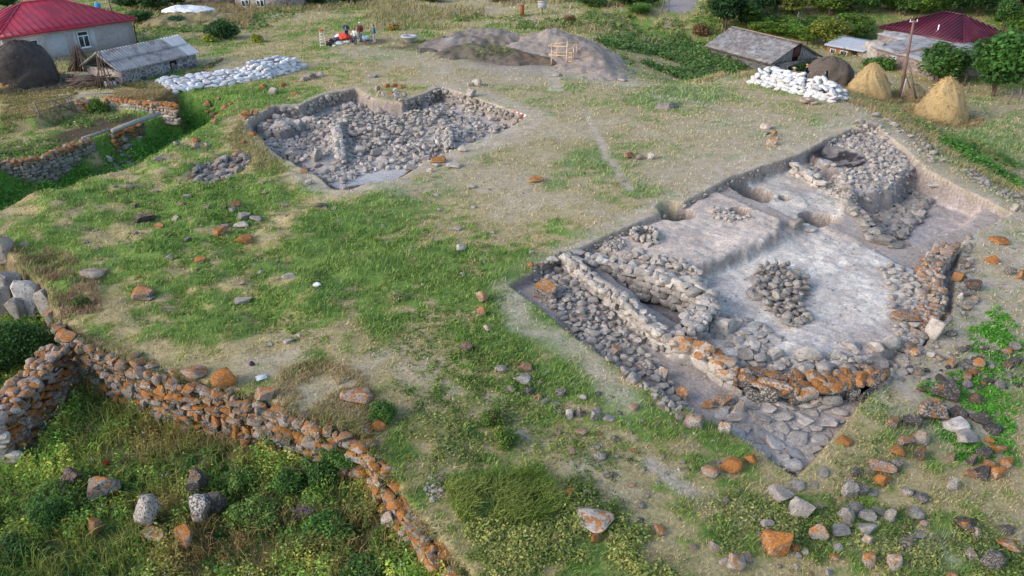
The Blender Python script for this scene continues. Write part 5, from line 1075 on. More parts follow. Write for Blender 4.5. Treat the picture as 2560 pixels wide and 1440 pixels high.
# ------------------------------------------------------------------ small furniture of the site
def timber_frame():
    p = np.array([*PZ(1378, 160), 0]); q = np.array([*PZ(1432, 163), 0]); r = np.array([*PZ(1392, 152), 0]); s = np.array([*PZ(1440, 150), 0]); zz = float(H(p[0], p[1])); Hh = 2.0
    t = thing('timber_frame', 'rough timber sieve frame of pale poles beside the grey heap', 'frame', (p[0], p[1], zz)); d = lambda a: np.array([a[0]-p[0], a[1]-p[1], 0.]); P = [d(p), d(q), d(r), d(s)]
    M = P[0]*.3+P[1]*.7+np.array([0, -.15, 0])
    for x, h in ((P[0], Hh), (P[1], Hh*.9), (P[2], Hh*.9), (P[3], Hh*.9), (M, Hh*1.15), ((P[2]+P[3])/2, Hh*.85)):
        mb = MB(); mb.tube([x+[0, 0, -.2], x+[.03, 0, h]], .055, 7); mb.obj('post', M_newwood, t)
    up = np.array([0, 0, Hh*.9])
    for a, b, z in ((P[0], P[1], 1), (P[2], P[3], .98), (P[0], P[2], .95), (P[1], P[3], 1.0), (P[0], P[1], .55), (P[2], P[3], .5), (P[0], P[3], 1.04)):
        e = (b-a)*.12; mb = MB(); mb.tube([a-e+up*z, b+e+up*z], .05, 7); mb.obj('crossbar', M_newwood, t)
    lad = MB(); a, b = M+[.15, -.05, 0], P[1]+[.15, -.1, 0]
    for k in range(4): lad.tube([a+[0, 0, .15+.38*k], b+[0, 0, .15+.38*k]], .04, 6)
    lad.tube([(a+b)/2+[0, 0, .1], (a+b)/2+[0, 0, 1.4]], .04, 6); lad.obj('sieve_rack', M_newwood, t)
timber_frame()
M_conc = plain('concrete', (.42, .41, .41), .9, .15, 4, .3)
p = hit(1024, 107); mb = MB(); mb.lathe([(.0,-.2),(.52,-.2),(.52,.42),(.80,.5),(.95,.55),(.95,.68),(.40,.68),(.40,.4),(.0,.4)], 32); o = mb.obj('well_ring', M_conc); o.location = (p[0], p[1]+.3, p[2]); tag(o, 'round concrete well head with a wide rim near the soil heap', 'well')
p = hit(1355, 36); t = thing('meter_box', 'grey metal box on a post in the far meadow', 'box', tuple(p)); mb = MB(); mb.box(-.5, .5, -.3, .3, .7, 1.5); mb.obj('box', M_conc, t); mb = MB(); mb.box(-.56, .56, -.36, .36, 1.5, 1.56); mb.obj('lid', plain('pinkish_lid', (.45,.38,.36)), t); mb = MB(); mb.tube([(0,0,-.3),(0,0,.7)], .07); mb.obj('post', M_wood, t)
p = hit(1305, 40); mb = MB(); mb.tube([(0,0,-.2),(0,0,1.25)], .25, 12); mb.tube([(0,0,1.25),(0,0,1.3)], .27, 12); o = mb.obj('rusty_barrel', plain('rust', (.26,.09,.04), .9, .3)); o.location = p; tag(o, 'rusty upright barrel in the far meadow left of the grey box', 'barrel')
p = hit(245, 22); mb = MB(); mb.lathe([(0,0),(.34,0),(.38,.3),(.38,.8),(.3,.95),(0,.95)], 18); o = mb.obj('barrel', plain('blue_plastic', (.05,.32,.62), .4)); o.location = (p[0], p[1], p[2]+.2); o.rotation_euler = (1.2, 0, .5); tag(o, 'bright blue plastic barrel lying behind the red roofed house', 'barrel')
def stepladder():
    p = hit(808, 118); t = thing('step_ladder', 'white step ladder with an orange top cap', 'ladder', tuple(p), .25); al = plain('aluminium', (.72,.70,.68), .5)
    for sx in (-.28, .28):
        mb = MB(); mb.tube([(sx, -.35, 0), (sx*.6, 0, 1.6)], .035, 6); mb.obj('front_rail', al, t); mb = MB(); mb.tube([(sx, .5, 0), (sx*.6, .02, 1.6)], .03, 6); mb.obj('rear_rail', al, t)
    for k in range(5):
        z = .25+.28*k; mb = MB(); w_ = .27*(1-.4*z/1.6); mb.box(-w_, w_, -.35+.35*z/1.6-.06, -.35+.35*z/1.6+.06, z-.02, z+.02); mb.obj('step', al, t)
    mb = MB(); mb.box(-.2, .2, -.14, .16, 1.58, 1.72); mb.obj('top_cap', plain('orange_cap', (.55,.10,.04), .5), t)
stepladder()
def lump(name, u, v, wpx, hpx, colr, label, cat, seed, rough=.6, fold=.35):
    p = hit(u, v+hpx*.3); k = depth(p)/FPX; V, F = rock_shape(seed, 4, 4, .13); V = V.copy(); V[:, 2] = np.where(V[:, 2] < -.4, -.4, V[:, 2]); n = fbm(V[:, 0]*3+seed, V[:, 1]*3+V[:, 2]*3, seed, 3)-.5; V *= (1+fold*n)[:, None]
    o = obj(name, mesh_np(name, V, F, smooth=True), plain(name+'_fabric', colr, rough, .18, 3, .3, .3)); o.location = (p[0], p[1], p[2]+hpx*k*.33); o.scale = (wpx*k*.5, wpx*k*.38, hpx*k*.62); tag(o, label, cat)
for i, a in enumerate([('tarpaulin',862,94,34,16,(.62,.06,.035),'crumpled red tarpaulin behind the standing group','tarp'),('sheet',845,92,16,11,(.72,.72,.74),'white plastic sheet left of the red tarpaulin','sheet'),('sheet',884,92,20,13,(.70,.66,.70),'pinkish white sheet between the people','sheet'),('tarpaulin',915,97,24,11,(.30,.42,.50),'pale blue crumpled sheet behind the man in maroon','tarp'),('rucksack',830,105,14,14,(.03,.02,.035),'dark maroon rucksack next to the step ladder','rucksack'),('rucksack',823,112,16,10,(.018,.018,.022),'black bag on the ground beside the ladder','bag'),('rucksack',840,100,18,12,(.06,.055,.12),'dark blue bundle in front of the red tarpaulin','bag'),('plastic_bag',848,109,17,9,(.70,.74,.78),'white plastic bag in front of the red tarpaulin','bag'),('crate',866,106,14,6,(.70,.72,.74),'flat white box lid on the ground by the group','box'),('rucksack',881,104,13,8,(.02,.04,.08),'navy bag by the feet of the woman in white','bag'),('jacket',817,108,8,10,(.42,.03,.03),'small red jacket beside the ladder','jacket'),('plastic_bag',836,115,12,4,(.65,.66,.66),'small white bag on the grass in front of the bags','bag')]): lump(*a, 400+i)
# ranging poles, marker boards, litter
def ranging(u0, v0, u1, v1, label):
    a, b = hit(u0, v0), hit(u1, v1); a[2] += .06; b[2] += .06; t = thing('ranging_pole', label, 'pole', tuple(a)); d = b-a
    for k in range(6):
        mb = MB(); mb.tube([d*k/6, d*(k+1)/6], .055, 6); mb.obj('pole_section', M_orange if k % 2 == 0 else M_white, t)
M_orange = plain('signal_red', (.75,.10,.03), .5, .1)
ranging(1286,281,1316,291,'red and white ranging pole along the far edge of the pit corner'); ranging(1286,299,1315,293,'red and white ranging pole along the near edge of the pit corner')
def board(u, v, w, label, rz):
    p = hit(u, v); k = depth(p)/FPX*w/2; mb = MB(); mb.box(-k, k, -k*.75, k*.75, .03, .045); t = mb.obj('marker_board', M_white); t.location = p+[0, 0, .03]; t.rotation_euler = (.06, -.04, rz); tag(t, label, 'marker board')
board(654,947,26,'white marker board on bare ground above the retaining wall',.5); board(2271,888,15,'small white marker board beside the yellowish stone',-.2)
for i, a in enumerate([('rag',793,712,20,9,(.78,.78,.78),'crumpled white rag lying in the meadow','rag'),('pot',630,910,15,14,(.07,.03,.05),'small dark pot with a pale rim above the retaining wall','pot'),('litter_bag',228,1151,13,10,(.75,.77,.80),'white plastic scrap in the tall weeds','litter'),('litter_bag',266,1159,18,12,(.55,.03,.02),'red plastic scrap in the tall weeds','litter'),('litter_bag',400,1038,16,9,(.75,.77,.80),'white plastic scrap below the retaining wall','litter'),('litter_bag',1023,1145,9,6,(.6,.05,.03),'tiny red scrap behind the descending wall','litter'),('litter_bag',923,1388,10,9,(.10,.22,.5),'small blue scrap in the bushes at the bottom','litter')]): lump(*a, 440+i)
# poles, fence, beams, firewood
def upole(u0, v0, u1, v1, r, label, z, wires=False, cat='utility pole'):
    a = np.array([*PZ(u0, v0, z), z]); d = raydir(u1, v1); k = a[1]/d[1]; b = np.array([d[0]*k, a[1], CAMH+d[2]*k]); t = thing('utility_pole', label, cat, tuple(a))
    mb = MB(); mb.tube([(0, 0, -.6), b-a], [r, r*.75], 10); mb.obj('pole', M_pole, t)
    if wires:
        e = b-a; mb = MB(); mb.tube([e+[-.35, 0, -.15], e+[.35, 0, -.15]], .03, 6); mb.tube([e+[-.3, 0, -.15], e+[-.3, 0, .05]], .04, 6); mb.tube([e+[.3, 0, -.15], e+[.3, 0, .05]], .04, 6); mb.obj('insulator_bar', M_white, t)
    return t, a, b
M_pole = plain('reddish_pole', (.19,.115,.095), .9, .3, 6, .3)
t, a, b = upole(2252,238,2285,50,.14,'leaning reddish utility pole between the tan haystacks',-2.3,True); mb = MB(); mb.tube([(.0,-.05,-.4),(.12,-.05,1.5)], .1, 8); mb.obj('concrete_stub', M_conc, t)
m = (b-a)*.5; f = np.array([*PZ(2293,240,-2.3), -2.3])-a; mb = MB(); mb.tube([f+[0, 0, -.3], m], .1, 8); mb.tube([f*.5+m*.2, m*.62], .05, 6); mb.obj('brace', M_wood, t)
upole(2060,130,2095,40,.06,'thin leaning pole beside the barn gable',-3.2,cat='pole'); upole(1786,62,1800,-10,.13,'utility pole at the road in front of the trees',-2.8); upole(282,36,270,-4,.11,'grey metal pole behind the red roofed house',-.3,cat='pole'); upole(2108,150,2112,118,.05,'short white post beside the annexe',-3,cat='post')
for i, (u, v, hh, lb) in enumerate(((1988,76,2.2,'thin pale post in the vineyard behind the barn'),(2410,215,1.4,'wooden fence post under the big tree'),(2480,222,1.3,'wooden fence post right of the big tree'),(2420,232,1.0,'leaning short post in the field edge'),(2520,262,1.2,'lone fence post in the green field'),(2548,250,1.2,'fence post by the right edge'),(2130,232,1.0,'stick in the weeds before the tan haystack'),(1655,30,1.6,'post by the roadside'),(1672,28,1.6,'second post by the roadside next to the road'))):
    p = hit(u, v); mb = MB(); mb.tube([(0,0,-.3),(random.uniform(-.15,.15),0,hh)], .06, 6); o = mb.obj('fence_post', M_wood); o.location = p; tag(o, lb, 'post')
def stick_fence():
    p0 = hit(105, 300); t = thing('stick_fence', 'rickety pole fence between hayfield and garden', 'fence', tuple(p0)); P = lambda u, v: hit(u, v)-p0
    posts = [P(112,300), P(105,298), P(150,291), P(185,282), P(192,276)]; tops = [(-.9, 0, 1.1), (-.3, .1, 1.25), (-.35, 0, 1.2), (-.25, 0, 1.25), (-.5, .2, 1.1)]
    for a, tp in zip(posts, tops): mb = MB(); mb.tube([a+[0, 0, -.2], a+tp], .06, 6); mb.obj('post', M_wood, t)
    for a, za, b, zb in ((1, 1.15, 3, 1.2), (1, .55, 4, .7), (2, 1.15, 3, .2), (1, .2, 3, .3)): mb = MB(); mb.tube([posts[a]+[-.2, .02, za], posts[b]+[-.1, .03, zb]], .04, 6); mb.obj('rail', M_wood, t)
stick_fence()
def beam(pts, r, label, name='log_beam', cat='log', lift=.12):
    P = [hit(u, v) for u, v in pts]; P = [q+[0, 0, lift] for q in P]; mb = MB(); mb.tube([q-P[0] for q in P], r, 9); o = mb.obj(name, M_beam); o.location = P[0]; tag(o, label, cat)
M_beam = plain('grey_driftwood', (.30,.28,.275), .9, .25, 7, .4)
a, b = np.array([*PZ(280,328,-.4), -.4]), np.array([*PZ(400,284,-.1), -.1]); mb = MB(); mb.tube([a-a, (b-a)*.5+[0,0,.05], b-a], [.16,.17,.14], 9); o = mb.obj('log_beam', M_beam); o.location = a; tag(o, 'long grey beam spanning the dark hollow', 'log')
a, b = np.array([*PZ(205,346,-.55), -.55]), np.array([*PZ(275,324,-.5), -.5]); mb = MB(); mb.tube([a-a, b-a], .1, 9); o = mb.obj('log_beam', M_beam); o.location = a; tag(o, 'thin grey pole lying on the garden wall', 'log')
a, b = np.array([*PZ(197,233,.35), .35]), np.array([*PZ(285,234,.3), .3]); mb = MB(); mb.tube([a-a, b-a], .05, 9); o = mb.obj('log_beam', M_beam); o.location = a; tag(o, 'thin pale rail in front of the firewood', 'log')
def firewood(u, v, n, L, label, spread_=.6, hgt=.7, upright=False, gname='firewood_pile'):
    p = hit(u, v); mb = MB()
    for k in range(n):
        a = random.gauss(.3, .35); x, y, z = random.uniform(-spread_, spread_), random.uniform(-.4, .4), random.uniform(0, hgt)*(1-abs(random.uniform(-.6, .6))); l = L*random.uniform(.6, 1.2)
        if upright: mb.tube([(x*1.3, y, 0), (x*.25, y*.3+.2, l)], [.05, .03], 5)
        else: mb.tube([(x-l/2*math.cos(a), y-l/2*math.sin(a), z), (x, y, z+.08), (x+l/2*math.cos(a), y+l/2*math.sin(a), z+random.uniform(-.1, .1))], .05, 5)
    o = mb.obj(gname, M_wood2); o.location = p; tag(o, label, 'firewood')
M_wood2 = plain('brown_branches', (.15,.105,.085), .95, .45, 9, .4)
firewood(232,216,60,2.2,'heap of brown branches stacked beside the stone shed',1.0,.9); firewood(202,178,46,2.0,'sheaf of sticks leaning behind the stone shed',.9,.5,True,'stick_sheaf'); firewood(110,226,16,1.4,'small scatter of branches by the dark haystack',.8,.15); firewood(262,222,12,2.6,'long poles leaning on the gable of the stone shed',.7,.5,True,'leaning_poles')
a = hit(86, 224); mb = MB(); mb.tube([(0,0,0),(-.5,-.1,.8),(-.8,-.1,1.5),(-.8,-.1,2.0)], [.06,.06,.05,.04], 7); o = mb.obj('bent_stick', M_beam); o.location = a; tag(o, 'bent white stick leaning on the dark domed haystack', 'stick')
a = hit(276, 217); mb = MB(); mb.tube([(-.4,0,.22),(.4,0,.22)], .22, 14); mb.tube([(.4,0,.22),(.45,0,.22)], .24, 14); o = mb.obj('metal_drum', plain('dull_tin', (.5,.5,.5), .5)); o.location = a; tag(o, 'small grey drum lying before the shed gable', 'drum')
# white tarpaulin over a hay heap
o = heap('hay_mound', 'straw covered mound carrying the white tarpaulin', [(440,58,4.2,1.5),(500,52,4.2,1.5),(540,50,3.2,1.1)], spc((.36,.27,.14), (.24,.2,.1), [])); o['category'] = 'hay heap'
def tarp():
    p = PZ(478, 48, 0); gx = np.linspace(-1, 1, 60); X, Y = np.meshgrid(gx, gx); k = X**2+Y**2*1.0; Rx, Ry = 3.2, 2.6
    Z = 1.15-.5*np.clip(k, 0, 1.3)**1.6+.5*(fbm(X*2+4, Y*2, 5, 4)-.5)+.10*(fbm(X*9, Y*5, 6, 2)-.5)
    wob = 1+.5*(fbm(np.arctan2(Y, X)*1.5+9, k*0, 4, 3)-.5); m = k < 1.0*wob; V = np.stack([(X*Rx).ravel(), (Y*Ry).ravel(), Z.ravel()], 1)
    i = np.arange(59*59); a = i//59*60+i % 59; F = np.stack([a, a+1, a+61, a+60], 1); F = F[m.ravel()[F].all(1)]
    n = len(V); V2 = V-[0, 0, .03]; E = {}
    for f in F:
        for q in range(4): e = (f[q], f[(q+1) % 4]); E[e] = 1
    rim = [(b_, a_, a_+n, b_+n) for (a_, b_) in E if (b_, a_) not in E]; Fa = np.concatenate([F, F[:, ::-1]+n, np.array(rim)]); W = np.concatenate([V, V2]); u, inv = np.unique(Fa.ravel(), return_inverse=True)
    o = obj('white_tarpaulin', mesh_np('white_tarpaulin', W[u], inv.reshape(-1, 4), None, True), plain('white_sheet', (.78,.78,.78), .6, .08, 2, .2, stain=((.4,.3,.28), 3, .4))); o.location = (p[0], p[1], float(H(*p))+.35); tag(o, 'white tarpaulin spread over a straw mound at the top left', 'tarp')
tarp()
# ------------------------------------------------------------------ growing things
def unit(a): return a/(np.linalg.norm(a, axis=-1, keepdims=True)+1e-9)
def leaf_cloud(P, rad, hgt, col, k, sz, upb=.6, shell=.5, jit=.35):
    """k leaves round each plant: small folded quads spread through a half ellipsoid"""
    n = len(P); d = unit(rng.normal(size=(n, k, 3))); d[..., 2] = np.abs(d[..., 2]); q = (shell+(1-shell)*rng.random((n, k, 1)))
    c = P[:, None]+d*q*np.stack([rad, rad, hgt], 1)[:, None]
    nr = unit(d*.6+rng.normal(size=(n, k, 3))*.55+np.array([0, 0, upb])); a = unit(np.cross(nr, rng.normal(size=(n, k, 3)))); b = np.cross(nr, a)
    s = (sz[:, None] if np.ndim(sz) else sz)*rng.uniform(.6, 1.35, (n, k)); s = s[..., None]
    V = np.stack([c-a*s, c-b*s*.5+nr*s*.12, c+a*s, c+b*s*.5+nr*s*.12], 2).reshape(-1, 3)
    C = col[:, None]*rng.uniform(1-jit, 1+jit, (n, k, 1))*(1+rng.normal(0, .08, (n, k, 3))); C = np.repeat(C.reshape(-1, 3), 4, 0)
    return V, np.arange(len(V)).reshape(-1, 4), C.clip(.004, .9)
def blades(P, L, wd, col, lean=.5, wind=(.25, .1, 0), jit=.3):
    n = len(P); a = rng.uniform(0, 2*math.pi, n); h = np.stack([np.cos(a), np.sin(a), 0*a], 1); t = h*(lean*rng.random(n)**.7)[:, None]+np.array(wind)
    sd = unit(np.cross(t+[0, 0, 1], rng.normal(size=(n, 3)))); L = L[:, None]; w = wd[:, None]*.5
    m = P+(t*.35+[0, 0, .6])*L; e = P+(t*1.1+[0, 0, .9])*L
    V = np.stack([P-sd*w, P+sd*w, m+sd*w*.8, m-sd*w*.8, e], 1).reshape(-1, 3); i = np.arange(n)*5
    F4 = np.stack([i, i+1, i+2, i+3], 1); F3 = np.stack([i+3, i+2, i+4], 1); C = np.repeat(col*rng.uniform(1-jit, 1+jit, (n, 1)), 5, 0)
    return V, [F4, F3], C.clip(.004, .9)
def view_pts(n, y0, y1, m=3):
    """random ground points of the field of view and a margin beside it, thinning out with distance"""
    y = np.exp(rng.uniform(math.log(y0), math.log(y1), n)); x = rng.uniform(-1, 1, n)*(.66*(y*CS+7.5)+m); return x, y
ROAD = PP([(1690,75),(1705,45),(1730,15),(1745,-30)], -2.5)
# short meadow grass
x, y = view_pts(950000, 14, 150); c, cov, lush = ground(x, y); keep = rng.random(len(x)) < cov*(.15+.6*ss(.35, .6, fbm(x/.6, y/.6, 140, 2))); keep &= sdf(x, y, LOW) < .1
x, y, c, lush = x[keep], y[keep], c[keep], lush[keep]; P = np.stack([x, y, H(x, y)-.01], 1); ds = np.hypot(y, 16)
L = (.035+.06*lush)*rng.uniform(.5, 1.6, len(x))*(1+ds/70); W = np.maximum(.014, ds*.00075)*rng.uniform(.7, 1.4, len(x))
hj = rng.random((len(x), 1)); hs = rng.random((len(x), 1))*.5; c = np.where(hj < .30, c*(1-hs)+np.array([.40,.33,.16])*hs, np.where(hj > .68, c*(1-hs)+np.array([.10,.16,.032])*hs, c))
mb = MB(); mb.add(*blades(P, L, W, c*1.4, .9, (.25, .1, 0), .5)); kind(mb.obj('grass', M_leaf), 'stuff', 'short patchy meadow grass, green and straw coloured')
# weedy patches: nettles of the gully, green cushions of the meadow, growth between the boulders
def patch(n, poly, rad, hgt, colA, colB, k, sz, name, label, cond=None, z=None, den=None, upb=1.0):
    p = np.asarray(poly); lo, hi = p.min(0), p.max(0); x = rng.uniform(lo[0], hi[0], n); y = rng.uniform(lo[1], hi[1], n); m = inside(x, y, poly)
    if cond is not None: m &= cond(x, y)
    m &= sdf(x, y, poly) > rng.random(n)**1.5*min(2.2, .18*(hi-lo).min()+.2)
    x, y = x[m], y[m]; P = np.stack([x, y, H(x, y)-.02], 1); f = fbm(x/1.3, y/1.3, 150, 3)[:, None]+rng.normal(0, .15, (len(x), 1)); f = np.clip((f-.3)/.4, 0, 1)
    mb = MB(); mb.add(*leaf_cloud(P, rng.uniform(*rad, len(x)), rng.uniform(*hgt, len(x)), (np.array(colA)*(1-f)+np.array(colB)*f)*1.9, k, sz, upb)); o = mb.obj(name, M_leaf); kind(o, 'stuff', label); return o
nz = lambda th, s=1.6, sd=160: (lambda x, y: (fbm(x/s, y/s, sd, 3) > th) & (segdist(x, y, ROAD) > 2.6))
patch(9000, GULLY, (.2,.45), (.2,.55), (.055,.155,.020), (.105,.235,.034), 14, .085, 'nettles', 'bright green nettles filling the gully', lambda x, y: (fbm(x/1.5, y/1.5, 161, 3) > .30) & (sdf(x, y, GARD) < -.35))
patch(3000, PP([(200,480),(420,430),(560,330),(640,430),(720,560),(560,640),(330,640),(240,560)], 0), (.15,.4), (.08,.3), (.055,.12,.016), (.13,.19,.035), 12, .07, 'weeds', 'low bright green weeds of the left bank', nz(.52, 1.4, 162))
patch(5200, PP([(430,560),(1250,560),(1300,760),(1250,1020),(700,880),(320,820),(300,700)], 0), (.12,.3), (.05,.16), (.05,.105,.014), (.15,.19,.04), 10, .055, 'weeds', 'low weeds of the lower meadow', nz(.56, 1.2, 163))
patch(2600, PP([(1100,860),(1300,880),(1450,1040),(1650,1120),(1500,1240),(1200,1130),(980,1010)], -.6), (.12,.35), (.08,.28), (.045,.095,.014), (.16,.19,.045), 14, .05, 'weeds', 'yellow green weeds of the slope above the descending wall', nz(.47, 1.1, 164))
patch(1500, PP([(900,1000),(1080,960),(1230,1060),(1230,1230),(1080,1210),(960,1080)], -.5), (.12,.35), (.06,.25), (.05,.10,.018), (.19,.20,.06), 14, .05, 'weeds', 'weeds behind the wall corner', nz(.48, 1.0, 198))
patch(3600, PP([(1100,1230),(1450,1190),(1720,1400),(1750,1500),(1200,1500)], -1.3), (.15,.4), (.12,.4), (.065,.105,.020), (.23,.23,.065), 18, .05, 'weeds', 'tall weeds at the bottom centre', nz(.40, 1.1, 165))
patch(2600, PP([(1750,1300),(2600,1330),(2600,1500),(1750,1500)], -2.6), (.12,.35), (.08,.3), (.065,.105,.022), (.22,.22,.07), 14, .05, 'weeds', 'weeds between the boulders at the bottom right', nz(.46, 1.0, 166))
patch(1800, PP([(1990,1225),(2200,1010),(2300,1110),(2250,1250),(2570,1250),(2570,1340),(2050,1340)], -2.5), (.1,.3), (.04,.16), (.07,.12,.025), (.25,.24,.09), 12, .045, 'weeds', 'sparse low weeds on the dry slope at the bottom right', nz(.50, .9, 199))
patch(3600, PP([(2270,1000),(2400,950),(2540,1040),(2540,1190),(2350,1190)], -2.4), (.1,.25), (.06,.18), (.05,.17,.015), (.10,.24,.03), 16, .045, 'weeds', 'vivid green weeds between the dark boulders', nz(.44, .8, 167))
patch(2600, PP([(2400,840),(2480,790),(2560,860),(2560,980),(2440,960)], -2.), (.1,.3), (.06,.2), (.05,.18,.015), (.11,.25,.03), 16, .05, 'weeds', 'vivid green weeds on the right bank', nz(.44, .9, 168))
patch(6500, PP([(1560,110),(1700,80),(1900,130),(1830,200),(1700,225),(1560,195),(1480,140)], -2), (.3,.8), (.2,.9), (.045,.10,.02), (.12,.17,.05), 12, .16, 'weeds', 'deep green weeds on the slope behind the heaps', nz(.45, 4, 169))
patch(3600, PP([(2080,240),(2560,330),(2600,470),(2420,410),(2250,330)], -1.6), (.25,.6), (.15,.55), (.05,.12,.02), (.22,.22,.07), 12, .12, 'weeds', 'weeds on the bank below the haystacks', nz(.47, 2.4, 170))
patch(3000, PP([(2330,360),(2420,390),(2560,460),(2560,420),(2400,340)], -1.2), (.25,.55), (.3,.7), (.04,.12,.015), (.09,.19,.03), 16, .11, 'weeds', 'thick green weeds on the far right bank', nz(.42, 2, 171))
patch(7000, PP([(340,120),(1050,100),(1900,110),(1720,-25),(300,-25)], -1.2), (.3,.9), (.15,.7), (.05,.10,.02), (.15,.19,.05), 10, .2, 'weeds', 'rough green growth of the far meadow', nz(.53, 6, 172))
patch(1600, PP([(-60,330),(120,300),(300,270),(330,300),(200,330),(120,400),(-60,410)], -.9), (.2,.45), (.2,.5), (.06,.12,.02), (.20,.22,.07), 16, .085, 'weeds', 'pale green tufts round the garden plot', nz(.54, 1.3, 173))
patch(500, PP([(1170,128),(1270,125),(1300,145),(1180,150)], 0), (.15,.4), (.6,1.0), (.07,.10,.02), (.16,.16,.06), 10, .1, 'weeds', 'sparse weeds growing on the dark soil bank')
# dry straw grass along the edges, and in far bands
def straw(n, poly, Lr, colA, colB, name, label, cond=None, wd=.018, lean=.7):
    p = np.asarray(poly); lo, hi = p.min(0), p.max(0); x = rng.uniform(lo[0], hi[0], n); y = rng.uniform(lo[1], hi[1], n); m = inside(x, y, poly)
    if cond is not None: m &= cond(x, y)
    x, y = x[m], y[m]; P = np.stack([x, y, H(x, y)-.02], 1); f = np.clip((fbm(x/.9, y/.9, 180, 3)[:, None]-.35)/.3+rng.normal(0, .2, (len(x), 1)), 0, 1); ds = np.hypot(y, 16)
    mb = MB(); mb.add(*blades(P, rng.uniform(*Lr, len(x)), np.maximum(wd, ds*.0008)*rng.uniform(.7, 1.3, len(x)), np.array(colA)*(1-f)+np.array(colB)*f, lean)); kind(mb.obj(name, M_leaf), 'stuff', label)
straw(34000, PP([(340,120),(1050,100),(1900,110),(1720,-25),(300,-25)], -1.2), (.3,.9), (.42,.33,.17), (.26,.23,.10), 'dry_grass', 'dry straw coloured grass bands of the far meadow', nz(.53, 7, 181))
straw(30000, PP([(1560,215),(1860,215),(2100,270),(2240,340),(2420,430),(2560,480),(2600,420),(2330,320),(2100,230),(1850,180),(1700,215)], -.8), (.2,.6), (.46,.35,.19), (.30,.26,.11), 'dry_grass', 'dry straw grass along the plateau edge on the right', nz(.42, 2.2, 182))
straw(9000, PP([(700,930),(800,900),(900,930),(960,1010),(930,1075),(780,1050),(690,1010)], 0), (.08,.24), (.52,.40,.22), (.38,.29,.14), 'dry_grass', 'dry tawny grass tuft above the retaining wall', nz(.36, 1, 183))
straw(9000, PP([(0,615),(140,615),(240,690),(260,790),(150,800),(115,720),(60,665)], 0), (.15,.45), (.36,.26,.15), (.22,.13,.09), 'dry_grass', 'dry reddish brush above the small cliff', nz(.36, 1, 184))
straw(12000, PP([(285,232),(440,232),(445,258),(285,246)], .0), (.2,.5), (.46,.35,.18), (.36,.26,.12), 'dry_grass', 'tall dry grass on top of the terrace wall', None)
straw(26000, PP([(0,225),(240,215),(250,250),(90,290),(0,300)], 0), (.08,.25), (.42,.33,.15), (.30,.27,.10), 'dry_grass', 'mown dry grass of the hayfield', nz(.4, 2, 185))
straw(15000, PP([(300,215),(420,205),(520,165),(560,150),(420,238)], 0), (.15,.4), (.34,.28,.13), (.20,.2,.07), 'dry_grass', 'dry grass strip below the stone shed', nz(.4, 1.5, 186))
straw(15000, PP([(390,70),(420,30),(560,15),(640,35),(620,70),(560,60),(450,66)], 0), (.3,.7), (.45,.33,.17), (.3,.24,.11), 'dry_grass', 'dry grass round the straw mound', None)
straw(9000, PP([(600,300),(620,320),(700,400),(720,440),(640,430),(560,350)], 0), (.1,.3), (.40,.33,.15), (.24,.23,.08), 'dry_grass', 'pale dry grass on the mound left of the square pit', None)
# lower left thicket
LV = PP([(-160,760,-2),(130,800,-2),(200,900,-2),(420,1000,-2),(660,1080,-2),(880,1140,-2),(960,1260,-2.2),(1040,1370,-2.3),(1150,1470,-2.4),(1150,1600,-2.5),(-300,1600,-3),(-500,900,-2)])
def lowpts(n):
    p = np.asarray(LV); lo, hi = p.min(0), p.max(0); x = rng.uniform(lo[0], hi[0], n); y = rng.uniform(lo[1], hi[1], n); m = inside(x, y, LV) & (sdf(x, y, LOW) > .25); a1_ = PZ(5, 1057, -.62)
    m &= ~((x < a0[0]+.1) & (x > a1_[0]-2.5) & (y > a1_[1]-.35) & (y < a0[1]+.3)); return x[m], y[m]
GRASSY = [(350,1010,1.3),(300,1080,1.6),(440,1100,1.6),(260,1160,1.2),(410,1270,1.0),(160,1400,1.6),(230,1420,1.6),(380,1060,1.4)]
BROWN = [(395,1130,1.1),(470,1120,1.2),(640,1150,1.0),(420,1290,.8),(560,1130,1.0),(700,1130,1.1),(860,1060,1.0),(930,1130,.8),(880,1380,1.2),(500,1400,1.3),(650,1380,1.2),(330,1010,.8)]
x, y = lowpts(15000); g = np.maximum.reduce([gauss(x, y, u, v, r, -2.6) for u, v, r in GRASSY]); br = np.maximum.reduce([gauss(x, y, u, v, r, -2.6) for u, v, r in BROWN]); m = rng.random(len(x)) > .75*np.maximum(g, br*.9); x, y, br = x[m], y[m], br[m]
P = np.stack([x, y, H(x, y)-.05], 1); f1 = np.clip((fbm(x/1.5, y/1.5, 190, 3)-.33)/.34, 0, 1)[:, None]; f2 = fbm(x/.5, y/.5, 191, 2)[:, None]
cA, cB, cC = np.array([.038,.090,.016]), np.array([.125,.200,.032]), np.array([.27,.28,.05]); col = cA*(1-f1)+cB*f1; q = ((f2 > .58)*f1*.8); col = col*(1-q)+cC*q; q = (br[:, None]*.8*(f2 > .4)); col = col*(1-q)+np.array([.16,.10,.04])*q
mb = MB(); mb.add(*leaf_cloud(P, rng.uniform(.12, .34, len(x)), rng.uniform(.25, .85, len(x))*(.55+.8*f1[:, 0]), col*2.2*rng.uniform(.55, 1.45, (len(x), 1)), 38, .052, .9, .35, .45)); kind(mb.obj('undergrowth', M_leaf), 'stuff', 'dense tangled undergrowth below the walls')
x, y = lowpts(80000); g = np.maximum.reduce([gauss(x, y, u, v, r, -2.6) for u, v, r in GRASSY]); br = np.maximum.reduce([gauss(x, y, u, v, r, -2.6) for u, v, r in BROWN]); cl = fbm(x/.45, y/.45, 192, 2); m = rng.random(len(x)) < np.clip(.32+.9*g+.7*br, 0, 1)*ss(.3, .6, cl); x, y, g, br = x[m], y[m], g[m], br[m]
